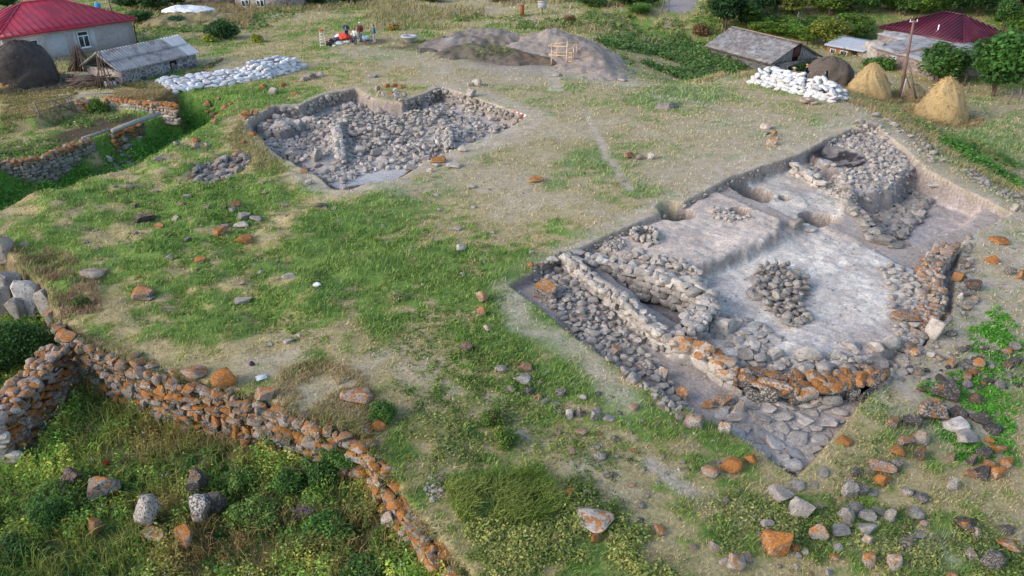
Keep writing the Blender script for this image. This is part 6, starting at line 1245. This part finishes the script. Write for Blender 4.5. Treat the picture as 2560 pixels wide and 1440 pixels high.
P = np.stack([x, y, H(x, y)-.03], 1); k = rng.random((len(x), 1)); col = np.array([.24,.33,.055])*(1-k)+np.array([.46,.44,.13])*k; q = (br/(br+g+.1))[:, None]; col = col*(1-q)+(np.array([.32,.19,.085])*(1-k)+np.array([.50,.35,.17])*k)*q
mb = MB(); mb.add(*blades(P, rng.uniform(.35, .95, len(x)), rng.uniform(.012, .03, len(x)), col, .75, (.12, -.15, 0))); kind(mb.obj('tall_grass', M_leaf), 'stuff', 'tall yellow green grass among the undergrowth')
# long grass sheaf at bottom centre
pg = PP([(1110,1260),(1330,1215),(1420,1290),(1330,1340),(1150,1340)], -1.3); straw(9000, pg, (.2,.55), (.15,.22,.035), (.28,.33,.08), 'tall_grass', 'lush long grass beside the descending wall', nz(.38, .7, 193), .016, .8)
x, y = lowpts(900); m = fbm(x/.8, y/.8, 195, 2) > .55; x, y = x[m][:260], y[m][:260]; P = np.stack([x, y, H(x, y)+rng.uniform(.4, .8, len(x))], 1)
mb = MB(); ch = rng.random(len(x)); cf = np.where(ch[:, None] < .55, [[.62,.50,.05]], np.where(ch[:, None] < .8, [[.60,.26,.03]], [[.7,.7,.66]])); mb.add(*leaf_cloud(P, np.full(len(x), .05), np.full(len(x), .05), cf, 7, .022, .8)); kind(mb.obj('wild_flowers', M_leaf), 'stuff', 'small yellow orange and white wild flowers in the thicket')
p = hit(770, 1310); P = p+rng.normal(0, .25, (26, 3))*[1, .6, .2]+[0, 0, .55]; mb = MB(); mb.add(*leaf_cloud(P, np.full(26, .07), np.full(26, .1), np.tile([.20,.09,.22], (26, 1)), 14, .025, .6)); o = mb.obj('thistle', M_leaf); kind(o, 'stuff', 'patch of purple thistle flowers in the thicket')
x, y = view_pts(9000, 15, 70); c, cov, lush = ground(x, y); m = (rng.random(len(x)) < cov*.30) & (sdf(x, y, LOW) < 0) & (fbm(x/3, y/3, 197, 2) > .5); x, y = x[m], y[m]; P = np.stack([x, y, H(x, y)+.06], 1); ch = rng.random((len(x), 1))
mb = MB(); mb.add(*leaf_cloud(P, np.full(len(x), .03), np.full(len(x), .05), np.where(ch < .5, [[.68,.68,.62]], [[.5,.45,.06]]), 3, .017, .9)); kind(mb.obj('wild_flowers', M_leaf), 'stuff', 'tiny white and yellow flowers dotting the meadow')
# single bushes
def bush(u, v, wpx, hpx, colA, colB, label, k=2600, sz=.07, blobs=14, name='bush', cat='bush', z=None):
    p = hit(u, v) if z is None else np.array([*PZ(u, v, z), z]); q = depth(p)/FPX; R = wpx*q/2; T = hpx*q
    c = unit(rng.normal(size=(blobs, 3)))*rng.uniform(.25, .72, (blobs, 1))*[R, R*.8, T*.5]; c[:, 2] = np.abs(c[:, 2])+T*.12; f = rng.random((blobs, 1)); mb = MB()
    mb.add(*leaf_cloud(c, np.full(blobs, R*.42), np.full(blobs, T*.40), np.array(colA)*(1-f)+np.array(colB)*f, k//blobs, sz, .5, .55, .4)); c2 = c.copy(); c2[:, 2] *= .5
    mb.add(*leaf_cloud(c2, np.full(blobs, R*.4), np.full(blobs, T*.3), np.array(colA)*.9*np.ones((blobs, 1)), k//blobs//2, sz, .3, .3, .4))
    mb.C = [(q_*1.55).clip(0, .8) for q_ in mb.C]; t = thing(name, label, cat, tuple(p)); mb.obj('foliage', M_leaf, t); s = MB()
    for j in range(5): a = rng.normal(0, .3, 2); s.tube([(0,0,-.2), (a[0]*R*.5, a[1]*R*.5, T*.35), (a[0]*R*1.3, a[1]*R*1.3, T*.7)], [.04, .03, .012], 5)
    s.obj('stem', M_bark, t); return t
bush(242,283,62,52,(.06,.12,.02),(.12,.19,.035),'round green bush between two stubs of terrace wall',3200,.075)
bush(60,900,190,150,(.022,.062,.012),(.045,.10,.018),'big dark green feathery bush below the small cliff',9000,.06,30)
bush(-20,930,120,130,(.022,.062,.012),(.04,.09,.018),'dark bush cut by the left edge below the cliff',4000,.06,16)
bush(205,770,46,44,(.05,.09,.02),(.11,.13,.03),'small bush on the crest above the cliff',1400,.05)
bush(348,985,38,34,(.10,.13,.035),(.17,.17,.06),'small grey green tuft growing out of the retaining wall',900,.04)
bush(505,1048,62,40,(.11,.15,.03),(.20,.22,.06),'yellow green tuft growing at the foot of the retaining wall',1500,.045)
bush(625,1040,36,30,(.09,.12,.04),(.16,.15,.07),'small dry tuft over the speckled wall boulder',700,.04)
bush(690,1110,50,44,(.03,.09,.015),(.06,.14,.02),'dark leafy bush right of the speckled wall boulder',1600,.045)
bush(1230,1060,70,60,(.055,.115,.02),(.14,.17,.03),'rounded green bush on the slope path',1800,.045); bush(1262,1108,80,60,(.05,.11,.02),(.13,.17,.03),'lower rounded green bush on the slope path',2000,.045)
bush(960,1045,90,60,(.04,.10,.018),(.09,.16,.025),'leafy bush behind the wall corner boulder',2200,.045)
bush(995,745,60,26,(.16,.20,.06),(.30,.30,.14),'cream flowering tuft in the middle of the lower meadow',1400,.035)
bush(1750,90,60,46,(.12,.07,.035),(.2,.11,.05),'reddish brown dry bush behind the heaps',1200,.12); bush(1425,58,50,26,(.12,.07,.03),(.18,.12,.05),'reddish brown bush in the far meadow',900,.12)
bush(645,105,40,26,(.30,.30,.04),(.16,.2,.03),'yellow flowering clump beyond the stone shed',700,.12); bush(520,104,36,24,(.30,.30,.04),(.16,.2,.03),'yellow flowering clump right of the stone shed',700,.12); bush(985,75,40,22,(.34,.22,.05),(.2,.16,.05),'ochre dry clump behind the people',700,.12)
bush(440,62,60,34,(.05,.10,.045),(.08,.14,.06),'blue green bush at the left of the straw mound',1400,.14); bush(560,95,110,60,(.025,.06,.018),(.05,.10,.025),'dark green bush behind the stone shed',2600,.14)
bush(2210,175,70,50,(.04,.11,.02),(.10,.17,.03),'green bushes at the annexe wall',1400,.14); bush(2180,165,60,30,(.03,.09,.02),(.07,.14,.025),'low dark bush before the plastered oven',900,.12)
bush(2005,175,110,34,(.02,.06,.015),(.05,.10,.02),'dark weeds under the barn window',1400,.12)
bush(2300,930,20,12,(.05,.14,.02),(.1,.2,.03),'small green tuft by the marker board',200,.04)
for i, (u, v) in enumerate(((120,1310),(50,1390),(600,1215),(715,1225),(805,1190),(640,1310),(830,1330),(900,1440),(140,1260),(860,1150))):
    a = ((.05,.105,.02),(.04,.085,.018),(.09,.14,.03))[i % 3]; bush(u, v, random.uniform(100, 170), random.uniform(60, 100), a, tuple(q*1.6 for q in a), ('leafy mid green bush in the thicket below the walls','dark green bush in the thicket below the walls','yellowish green bush in the thicket below the walls')[i % 3], 3000, .05, 16)
for o in list(S.objects):
    if o.get('label', '').endswith('in the thicket below the walls'): o['group'] = 'bushes of the thicket'
# trees
def crown(seed, W, T, n, sz, blobs, lean=0):
    r = np.random.default_rng(seed); c = unit(r.normal(size=(blobs, 3)))*(r.random((blobs, 1))**.45)*.66; c = c*[W, W, T*.5]+[lean, 0, T*.5]; rb = W*r.uniform(.22, .46, blobs)
    k = n//blobs; d = unit(r.normal(size=(blobs, k, 3))); q = .55+.5*r.random((blobs, k, 1)); P = (c[:, None]+d*q*rb[:, None, None]*[1, 1, .85]).reshape(-1, 3)
    d = d.reshape(-1, 3); nr = unit(d*.6+r.normal(size=d.shape)*.5+[0, 0, .5]); a = unit(np.cross(nr, r.normal(size=d.shape))); b = np.cross(nr, a); s = sz*r.uniform(.6, 1.4, (len(P), 1))
    V = np.stack([P-a*s, P-b*s*.6+nr*s*.1, P+a*s, P+b*s*.6+nr*s*.1], 1).reshape(-1, 3); tone = np.repeat(r.uniform(.65, 1.35, blobs), k)*r.uniform(.7, 1.3, len(P)); C = np.repeat(tone[:, None]*[1, 1, 1], 4, 0)*(1+r.normal(0, .05, (1, 3)))
    return V, C, c, rb
TP = []
for i in range(7):
    V, C, c, rb = crown(500+i, 2.6, 5.2, 5200, .17, 26); me = mesh_np('crown', V, np.arange(len(V)).reshape(-1, 4), C); me.materials.append(M_tree)
    mb = MB(); mb.tube([(0,0,-2.8), (.06,.05,-1), (.1,0,.8), (0,.1,2.6)], [.19,.15,.12,.06], 8)
    for j in range(7): e = c[j*3]; mb.tube([(.06,0,-.6+.3*j), (e[0]*.5, e[1]*.5, (e[2]-.3+.3*j)*.5), tuple(e)], [.08,.05,.02], 6)
    tm = mb.mesh('trunk'); tm.materials.append(M_bark); TP.append((me, tm))
TINT = {'d': (.036,.090,.024), 'm': (.066,.150,.030), 'l': (.13,.23,.038), 'y': (.22,.26,.045), 'g': (.095,.145,.055)}
def tree(u, vb, wpx, hpx, tint, label, group=None, cat='tree', dy=0):
    p = hit(u, vb); p[1] += dy; q = depth(p)/FPX; me, tm = random.choice(TP); w = wpx*q/5.2; h = hpx*q/6.2
    t = thing('tree', label, cat, (p[0], p[1], float(H(p[0], p[1]))+.55*h), random.uniform(0, 6.28), group); t.scale = (w, w, h)
    for nm, m in (('crown', me), ('trunk', tm)): o = bpy.data.objects.new(nm, m); COL.objects.link(o); o.parent = t
    k = np.array(TINT[tint])*random.uniform(.85, 1.15); t.children[0].color = (*k, 1) if t.children[0].name.startswith('crown') else (1, 1, 1, 1)
    for ch in t.children:
        if ch.name.startswith('crown'): ch.color = (*k, 1)
    return t
for a in ((2350,208,150,125,'m','dark walnut like tree in front of the annexe end'),(2478,240,190,180,'m','big leafy tree to the right of the annexe'),(2562,215,120,170,'d','dark tree at the right edge beyond the field'),(2063,118,120,92,'y','yellow green tree between barn and porch shed'),(2018,112,70,66,'l','light green tree just behind the barn ridge end'),(1812,76,110,110,'d','dark rounded tree at the bend of the road'),(1785,40,60,60,'m','green bush tree at the road edge'),(2140,98,90,50,'l','bright green low tree left of the annexe roof')): tree(*a)
for a in ((1905,84),(1945,88),(1985,98),(1925,70),(1968,76),(2005,88),(2040,76),(2085,76),(2120,70),(2150,74),(1880,66)): tree(a[0], a[1], 84, 44, random.choice('ml'), 'low bright green vine bush in the vineyard behind the barn', 'vines behind the barn', 'vine')
lab = {'d': 'dark green tree in the wood at the top right', 'm': 'mid green tree in the wood at the top right', 'l': 'light green tree in the wood at the top right', 'y': 'yellowish tree in the wood at the top right', 'g': 'grey green tree in the wood at the top right'}
for row, (vb, st, w, h) in enumerate(((62,54,110,92),(34,50,105,88),(8,48,100,80),(-14,46,100,76),(-34,44,95,70))):
    u = 1840+row*9-(80 if row > 2 else 0)
    while u < 2640:
        blocked = (row == 0 and (1840 < u < 2160)) or (row < 1 and 2180 < u < 2470)
        if not blocked: k = random.choice('ddmmmlgy' if row else 'dmml'); tree(u+random.uniform(-14, 14), vb+random.uniform(-8, 8)+(30 if row == 0 and u > 2470 else 0), w*random.uniform(.8, 1.25), h*random.uniform(.8, 1.2), k, lab[k], 'trees of the wood at the top right')
        u += st*random.uniform(.8, 1.2)
for u, vb, w, h, k, lb in ((20,20,90,40,'d','dark green tree behind the red roofed house on the far left'),(330,22,90,50,'d','dark green bush tree behind the red roof end'),(390,30,100,56,'d','dark tree left of the top stone house'),(440,18,80,50,'d','dark tree touching the top stone house'),(790,16,70,36,'d','dark bush tree right of the top stone house'),(350,60,90,40,'m','green bush behind the house gable'),(1480,16,90,34,'m','green bush tree in the far meadow'),(1560,14,110,44,'m','broad green bush tree near the road'),(1620,18,80,44,'d','dark green bush tree beside the road'),(1600,36,90,30,'l','light green bush in the far meadow by the road'),(1250,4,80,26,'m','green bush at the top edge above the heaps'),(880,6,90,22,'g','grey green bush at the top edge right of the stone house'),(1080,4,80,22,'m','green bush at the top edge over the people')): tree(u, vb, w, h, k, lb, None, 'bush')

# growth on the walls themselves, loose hay round the stacks
WL = [np.array(PZ(u, v, z)) for u, v, z in E1+E2]; n = 5200; i = rng.integers(0, len(WL)-1, n); t = rng.random(n)[:, None]; A_ = np.array(WL)[i]; B_ = np.array(WL)[i+1]; Q = A_*(1-t)+B_*t; D_ = unit(B_-A_); Nn = np.stack([D_[:, 1], -D_[:, 0]], 1)
off = rng.uniform(-.5, .5, n)[:, None]; Q = Q-Nn*off*-1; zt = np.array([a[2] for a in E1+E2])[i]; f = fbm(Q[:, 0]/.6, Q[:, 1]/.6, 340, 2); zz = np.where(off[:, 0] > .2, zt-rng.random(n)*1.5, zt+.02); m = f > .50; P = np.concatenate([Q, zz[:, None]], 1)[m]; k = rng.random((len(P), 1))
mb = MB(); mb.add(*blades(P, rng.uniform(.12, .4, len(P)), rng.uniform(.014, .026, len(P)), np.array([.46,.35,.18])*k+np.array([.17,.22,.05])*(1-k), 1.0)); kind(mb.obj('dry_grass', M_leaf), 'stuff', 'dry tufts growing in the joints of the retaining walls')
P = np.concatenate([Q, zz[:, None]], 1)[(f < .40)][:200]; k = rng.random((len(P), 1)); mb = MB(); mb.add(*leaf_cloud(P, np.full(len(P), .2), np.full(len(P), .18), np.array([.10,.17,.03])*k+np.array([.22,.22,.07])*(1-k), 22, .04, .8)); kind(mb.obj('weeds', M_leaf), 'stuff', 'small weeds rooted in the retaining walls')
for o in [o for o in S.objects if o.name.startswith('haystack')]:
    r = max(o.dimensions.x, o.dimensions.y)/2 or 2.2; n = 900; a = rng.uniform(0, 6.28, n); q = r*rng.uniform(.85, 1.3, n); x, y = o.location.x+np.cos(a)*q, o.location.y+np.sin(a)*q; P = np.stack([x, y, H(x, y)], 1); c0 = (np.array([.45,.33,.16]) if 'tan' in o['label'] or 'low' in o['label'] else np.array([.2,.17,.11]))
    mb = MB(); mb.add(*blades(P, rng.uniform(.2, .5, n), np.full(n, .05), np.tile(c0, (n, 1)), 1.6)); kind(mb.obj('loose_hay', M_leaf), 'stuff', 'loose hay fallen round a haystack')
# ------------------------------------------------------------------ people
M_skin = plain('skin', (.52,.33,.25), .6, .05, 9, 0)
def union(name, parts, m, parent, vox=.012):
    """one continuous skin over a set of tapered limbs and ellipsoids"""
    mb = MB()
    for q in parts:
        if q[0] == 'c':
            _, a, b, ra, rb = q; a, b = np.array(a, float), np.array(b, float); d = b-a; L = np.linalg.norm(d); d = d/L
            sx = np.cross(d, (0, 0, 1) if abs(d[2]) < .9 else (0, 1, 0)); sx /= np.linalg.norm(sx); sy = np.cross(d, sx); V = []; n = 12; pr = []
            for k in range(5): th = math.pi/2*(1-k/4); pr.append((-ra*math.sin(th), ra*math.cos(th)))
            for k in range(5): th = math.pi/2*k/4; pr.append((L+rb*math.sin(th), rb*math.cos(th)))
            for z, r in pr:
                for j in range(n): t = 2*math.pi*j/n; V.append(a+d*z+max(r, 1e-4)*(math.cos(t)*sx+math.sin(t)*sy))
            mb.add(V, [(i*n+j, i*n+(j+1) % n, (i+1)*n+(j+1) % n, (i+1)*n+j) for i in range(9) for j in range(n)])
        else:
            _, c, r = q; V = []; n, mm = 16, 10
            for i in range(mm+1):
                th = -math.pi/2+math.pi*i/mm
                for j in range(n): t = 2*math.pi*j/n; V.append((c[0]+r[0]*max(math.cos(th), .001)*math.cos(t), c[1]+r[1]*max(math.cos(th), .001)*math.sin(t), c[2]+r[2]*math.sin(th)))
            mb.add(V, [(i*n+j, i*n+(j+1) % n, (i+1)*n+(j+1) % n, (i+1)*n+j) for i in range(mm) for j in range(n)])
    o = mb.obj(name, m, None); md = o.modifiers.new('r', 'REMESH'); md.mode = 'VOXEL'; md.voxel_size = vox; md.use_smooth_shade = True
    dg = bpy.context.evaluated_depsgraph_get(); me = bpy.data.meshes.new_from_object(o.evaluated_get(dg)); o.modifiers.clear(); o.data = me; o.parent = parent
    if not me.materials: me.materials.append(m)
    return o
def person(u, v, hgt, yaw, label, top, legs, hair, hairlen=.1, hat=None, shoe=(.05,.05,.06), pose=None, front=None, loc=None, jac=1.0, crouch=False, hood=False):
    p = hit(u, v) if loc is None else np.array(loc); t = thing('person', label, 'person', tuple(p), yaw); s = hgt/1.75; P = pose or {}
    sc = lambda q: tuple(np.array(q)*s)
    la, lh = P.get('la', ((-.20,0,1.42),(-.27,.04,1.13),(-.25,-.14,.92))), P.get('ra', ((.20,0,1.42),(.27,.04,1.13),(.25,-.14,.92)))
    stl = P.get('feet', ((-.11,.06),(.11,-.06))); hips = (0, 0, .92); dz = 0
    if crouch: dz = -.52
    J = lambda q: sc((q[0], q[1], q[2]+dz))
    ft = [(stl[0][0], stl[0][1]), (stl[1][0], stl[1][1])]; body = []; trou = []; shoes = []
    for i, (fx, fy) in enumerate(ft):
        hx = -.09 if i == 0 else .09; kn = (hx*1.15, (fy-.03)*.6-(.42 if crouch else .03), .48); hip = (hx, 0, .90+dz); an = (fx, fy+.02, .09)
        body += [('c', sc(hip), sc(kn), .085*s, .058*s), ('c', sc(kn), sc(an), .056*s, .038*s), ('c', sc((fx, fy+.03, .04)), sc((fx*1.15, fy-.15, .035)), .04*s, .032*s)]
        trou += [('c', sc(hip), sc(kn), .102*s, .076*s), ('c', sc(kn), sc((an[0], an[1], .12)), .074*s, .060*s)]; shoes += [('c', sc((fx, fy+.04, .05)), sc((fx*1.15, fy-.17, .045)), .052*s, .044*s)]
    trou += [('e', J((0, 0, .93)), (.17*s, .125*s, .13*s))]; body += [('e', J((0, 0, .93)), (.155*s, .11*s, .13*s)), ('c', J((0, 0, 1.0)), J((0, .01, 1.2)), .115*s, .12*s), ('e', J((0, .01, 1.3)), (.17*s, .11*s, .17*s)), ('c', J((-.13, .01, 1.41)), J((.13, .01, 1.41)), .06*s, .06*s), ('c', J((0, .01, 1.42)), J((0, -.01, 1.56)), .055*s, .05*s)]
    hd = J((0, -.02, 1.645)); body += [('e', hd, (.075*s, .092*s, .115*s)), ('c', (hd[0], hd[1]-.09*s, hd[2]+.005*s), (hd[0], hd[1]-.108*s, hd[2]-.022*s), .012*s, .015*s), ('e', (hd[0], hd[1]-.045*s, hd[2]-.075*s), (.045*s, .045*s, .04*s)), ('e', (hd[0], hd[1]-.088*s, hd[2]-.058*s), (.024*s, .010*s, .009*s))]
    for sx in (-1, 1): body += [('e', (hd[0]+sx*.077*s, hd[1]+.01*s, hd[2]-.005*s), (.012*s, .022*s, .032*s))]
    jack = [('c', J((0, 0, .93+.05)), J((0, .01, 1.2)), .15*s*jac, .145*s*jac), ('e', J((0, .01, 1.3)), (.195*s*jac, .135*s*jac, .185*s)), ('c', J((-.14, .01, 1.42)), J((.14, .01, 1.42)), .075*s, .075*s)]
    for (S0, E, W_) in (la, lh):
        body += [('c', J(S0), J(E), .048*s, .038*s), ('c', J(E), J(W_), .036*s, .026*s)]; jack += [('c', J(S0), J(E), .068*s*jac, .056*s*jac), ('c', J(E), J(np.array(E)+(np.array(W_)-np.array(E))*.93), .055*s*jac, .044*s*jac)]
        d = np.array(W_)-np.array(E); d /= np.linalg.norm(d); sd = np.cross(d, (0, 0, 1) if abs(d[2]) < .9 else (0, -1, 0)); sd /= np.linalg.norm(sd); cu = np.cross(sd, d); w0 = np.array(W_); pm = w0+d*.08
        body += [('c', J(w0+d*.02), J(pm), .032*s, .034*s)]
        for k in range(4):
            b0 = pm+sd*(k-1.5)*.021; l = (.068, .08, .075, .058)[k]; m1 = b0+d*l*.55+cu*.008; body += [('c', J(b0), J(m1), .0105*s, .0095*s), ('c', J(m1), J(m1+d*l*.4+cu*.022), .0095*s, .008*s)]
        th = w0+d*.035-sd*.033; body += [('c', J(th), J(th+d*.03-sd*.025+cu*.01), .0125*s, .011*s), ('c', J(th+d*.03-sd*.025+cu*.01), J(th+d*.06-sd*.03+cu*.02), .011*s, .009*s)]
    bd = union('body', body, M_skin, t, .009)
    mt = lambda n, c: plain(n, c, .85, .15, 12, .2)
    union('jacket', jack, mt('top_cloth', top), t, .014); union('trousers', trou, mt('leg_cloth', legs), t, .014); union('shoe', shoes[:1], mt('shoe_leather', shoe), t, .012); union('shoe', shoes[1:], mt('shoe_leather', shoe), t, .012)
    if front: union('shirt_front', [('c', J((0, -.115, 1.05)), J((0, -.115, 1.32)), .07*s, .06*s)], mt('front_cloth', front), t, .014)
    hc = mt('hair_strands', hair)
    if hood: union('hood', [('e', (hd[0], hd[1]+.02*s, hd[2]+.01*s), (.105*s, .105*s, .14*s)), ('c', J((0, .03, 1.45)), J((0, .03, 1.55)), .11*s, .1*s)], mt('hood_cloth', top), t, .014)
    elif hairlen: union('hair', [('e', (hd[0], hd[1]+.022*s, hd[2]+.03*s), (.086*s, .090*s, .105*s)), ('c', (hd[0], hd[1]+.055*s, hd[2]+.02*s), (hd[0], hd[1]+.06*s, hd[2]-hairlen*s), .066*s, .055*s)], hc, t, .012)
    for sx in (-1, 1): mb = MB(); mb.lathe([(0,-.012*s),(.009*s,-.008*s),(.012*s,0),(.009*s,.008*s),(0,.012*s)], 10, None, (hd[0]+sx*.03*s, hd[1]-.082*s, hd[2]+.012*s)); mb.obj('eye', M_dark, t)
    if hat:
        hm = mt('hat_felt', hat[1]); br = hat[0]
        union('hat', [('e', (hd[0], hd[1]+.01*s, hd[2]+.085*s), (.092*s, .105*s, .075*s)), ('e', (hd[0], hd[1]-(.0 if br > .14 else .06)*s, hd[2]+.06*s), (br*s, (br+.01)*s, .014*s))], hm, t, .010)
    return t
person(868,99,1.72,-.25,'woman in a dark open jacket over a bright blue shirt, by the red tarpaulin',(.035,.025,.06),(.02,.018,.025),(.05,.025,.02),.2,front=(.10,.42,.62),pose=dict(la=((-.2,0,1.42),(-.32,.06,1.15),(-.14,-.16,1.05)),ra=((.2,0,1.42),(.32,.06,1.15),(.14,-.16,1.05))))
person(889,112,1.66,2.9,'woman in a white jumper with long reddish hair seen from behind',(.72,.68,.60),(.10,.085,.12),(.28,.11,.05),.22)
person(903,104,1.92,-.5,'tall man in a maroon jacket and white cap',(.10,.018,.03),(.09,.12,.20),(.25,.22,.2),.05,hat=(.11,(.75,.74,.72)),jac=1.12)
person(937,107,1.78,-1.5,'woman in a blue jacket and beige trousers standing apart on the right',(.045,.12,.24),(.50,.42,.36),(.035,.02,.02),.16,jac=1.1,shoe=(.35,.32,.3))
q = PZ(2018, 226, -.3); person(0, 0, 1.72, .9, 'person in black with an orange hat standing behind the loose sandbag heap', (.015,.014,.02), (.03,.03,.05), (.03,.02,.02), .05, hat=(.13,(.62,.24,.05)), loc=(q[0], q[1]+1.0, float(H(q[0], q[1]+1.0))), pose=dict(la=((-.2,0,1.42),(-.26,-.05,1.15),(-.1,-.3,1.1)),ra=((.2,0,1.42),(.26,-.05,1.15),(.1,-.3,1.1))))
q = PZ(2066, 240, -.3); person(0, 0, 1.72, -1.9, 'person in a black hooded jacket at the end of the loose sandbag heap', (.012,.012,.015), (.02,.02,.03), (.02,.02,.02), 0, hood=True, loc=(q[0], q[1]+.8, float(H(q[0], q[1]+.8))))
q = PZ(1984, 214, -.3); person(0, 0, 1.7, .4, 'crouching person with a straw hat almost hidden behind the sandbags', (.30,.25,.2), (.1,.1,.12), (.1,.06,.04), .05, hat=(.2,(.62,.45,.2)), loc=(q[0], q[1]+.5, float(H(q[0], q[1]+.5))), crouch=True, pose=dict(la=((-.2,0,1.42),(-.26,-.12,1.15),(-.12,-.35,1.05)),ra=((.2,0,1.42),(.26,-.12,1.15),(.12,-.35,1.05))))
# ------------------------------------------------------------------ light
w = bpy.data.worlds.new('World'); S.world = w; w.use_nodes = True; t = w.node_tree
sky = t.nodes.new('ShaderNodeTexSky'); sky.sky_type = 'NISHITA'; sky.sun_disc = False; sky.sun_elevation = math.radians(26); sky.sun_rotation = math.radians(248); sky.altitude = 300; sky.dust_density = 1.4
bg = t.nodes['Background']; bg.inputs[1].default_value = .15; t.links.new(sky.outputs[0], bg.inputs[0])
sl = bpy.data.lights.new('sun', 'SUN'); sl.energy = 1.3; sl.angle = math.radians(32); sl.color = (1, .92, .83)
so = bpy.data.objects.new('sun', sl); COL.objects.link(so)
az, el = math.radians(248), math.radians(26)
d = Vector((math.sin(az)*math.cos(el), math.cos(az)*math.cos(el), math.sin(el))); so.rotation_euler = (-d).to_track_quat('-Z', 'Y').to_euler(); so.location = d*60
S.view_settings.view_transform = 'Standard'; S.view_settings.look = 'None'; S.view_settings.exposure = .95; S.view_settings.gamma = 1
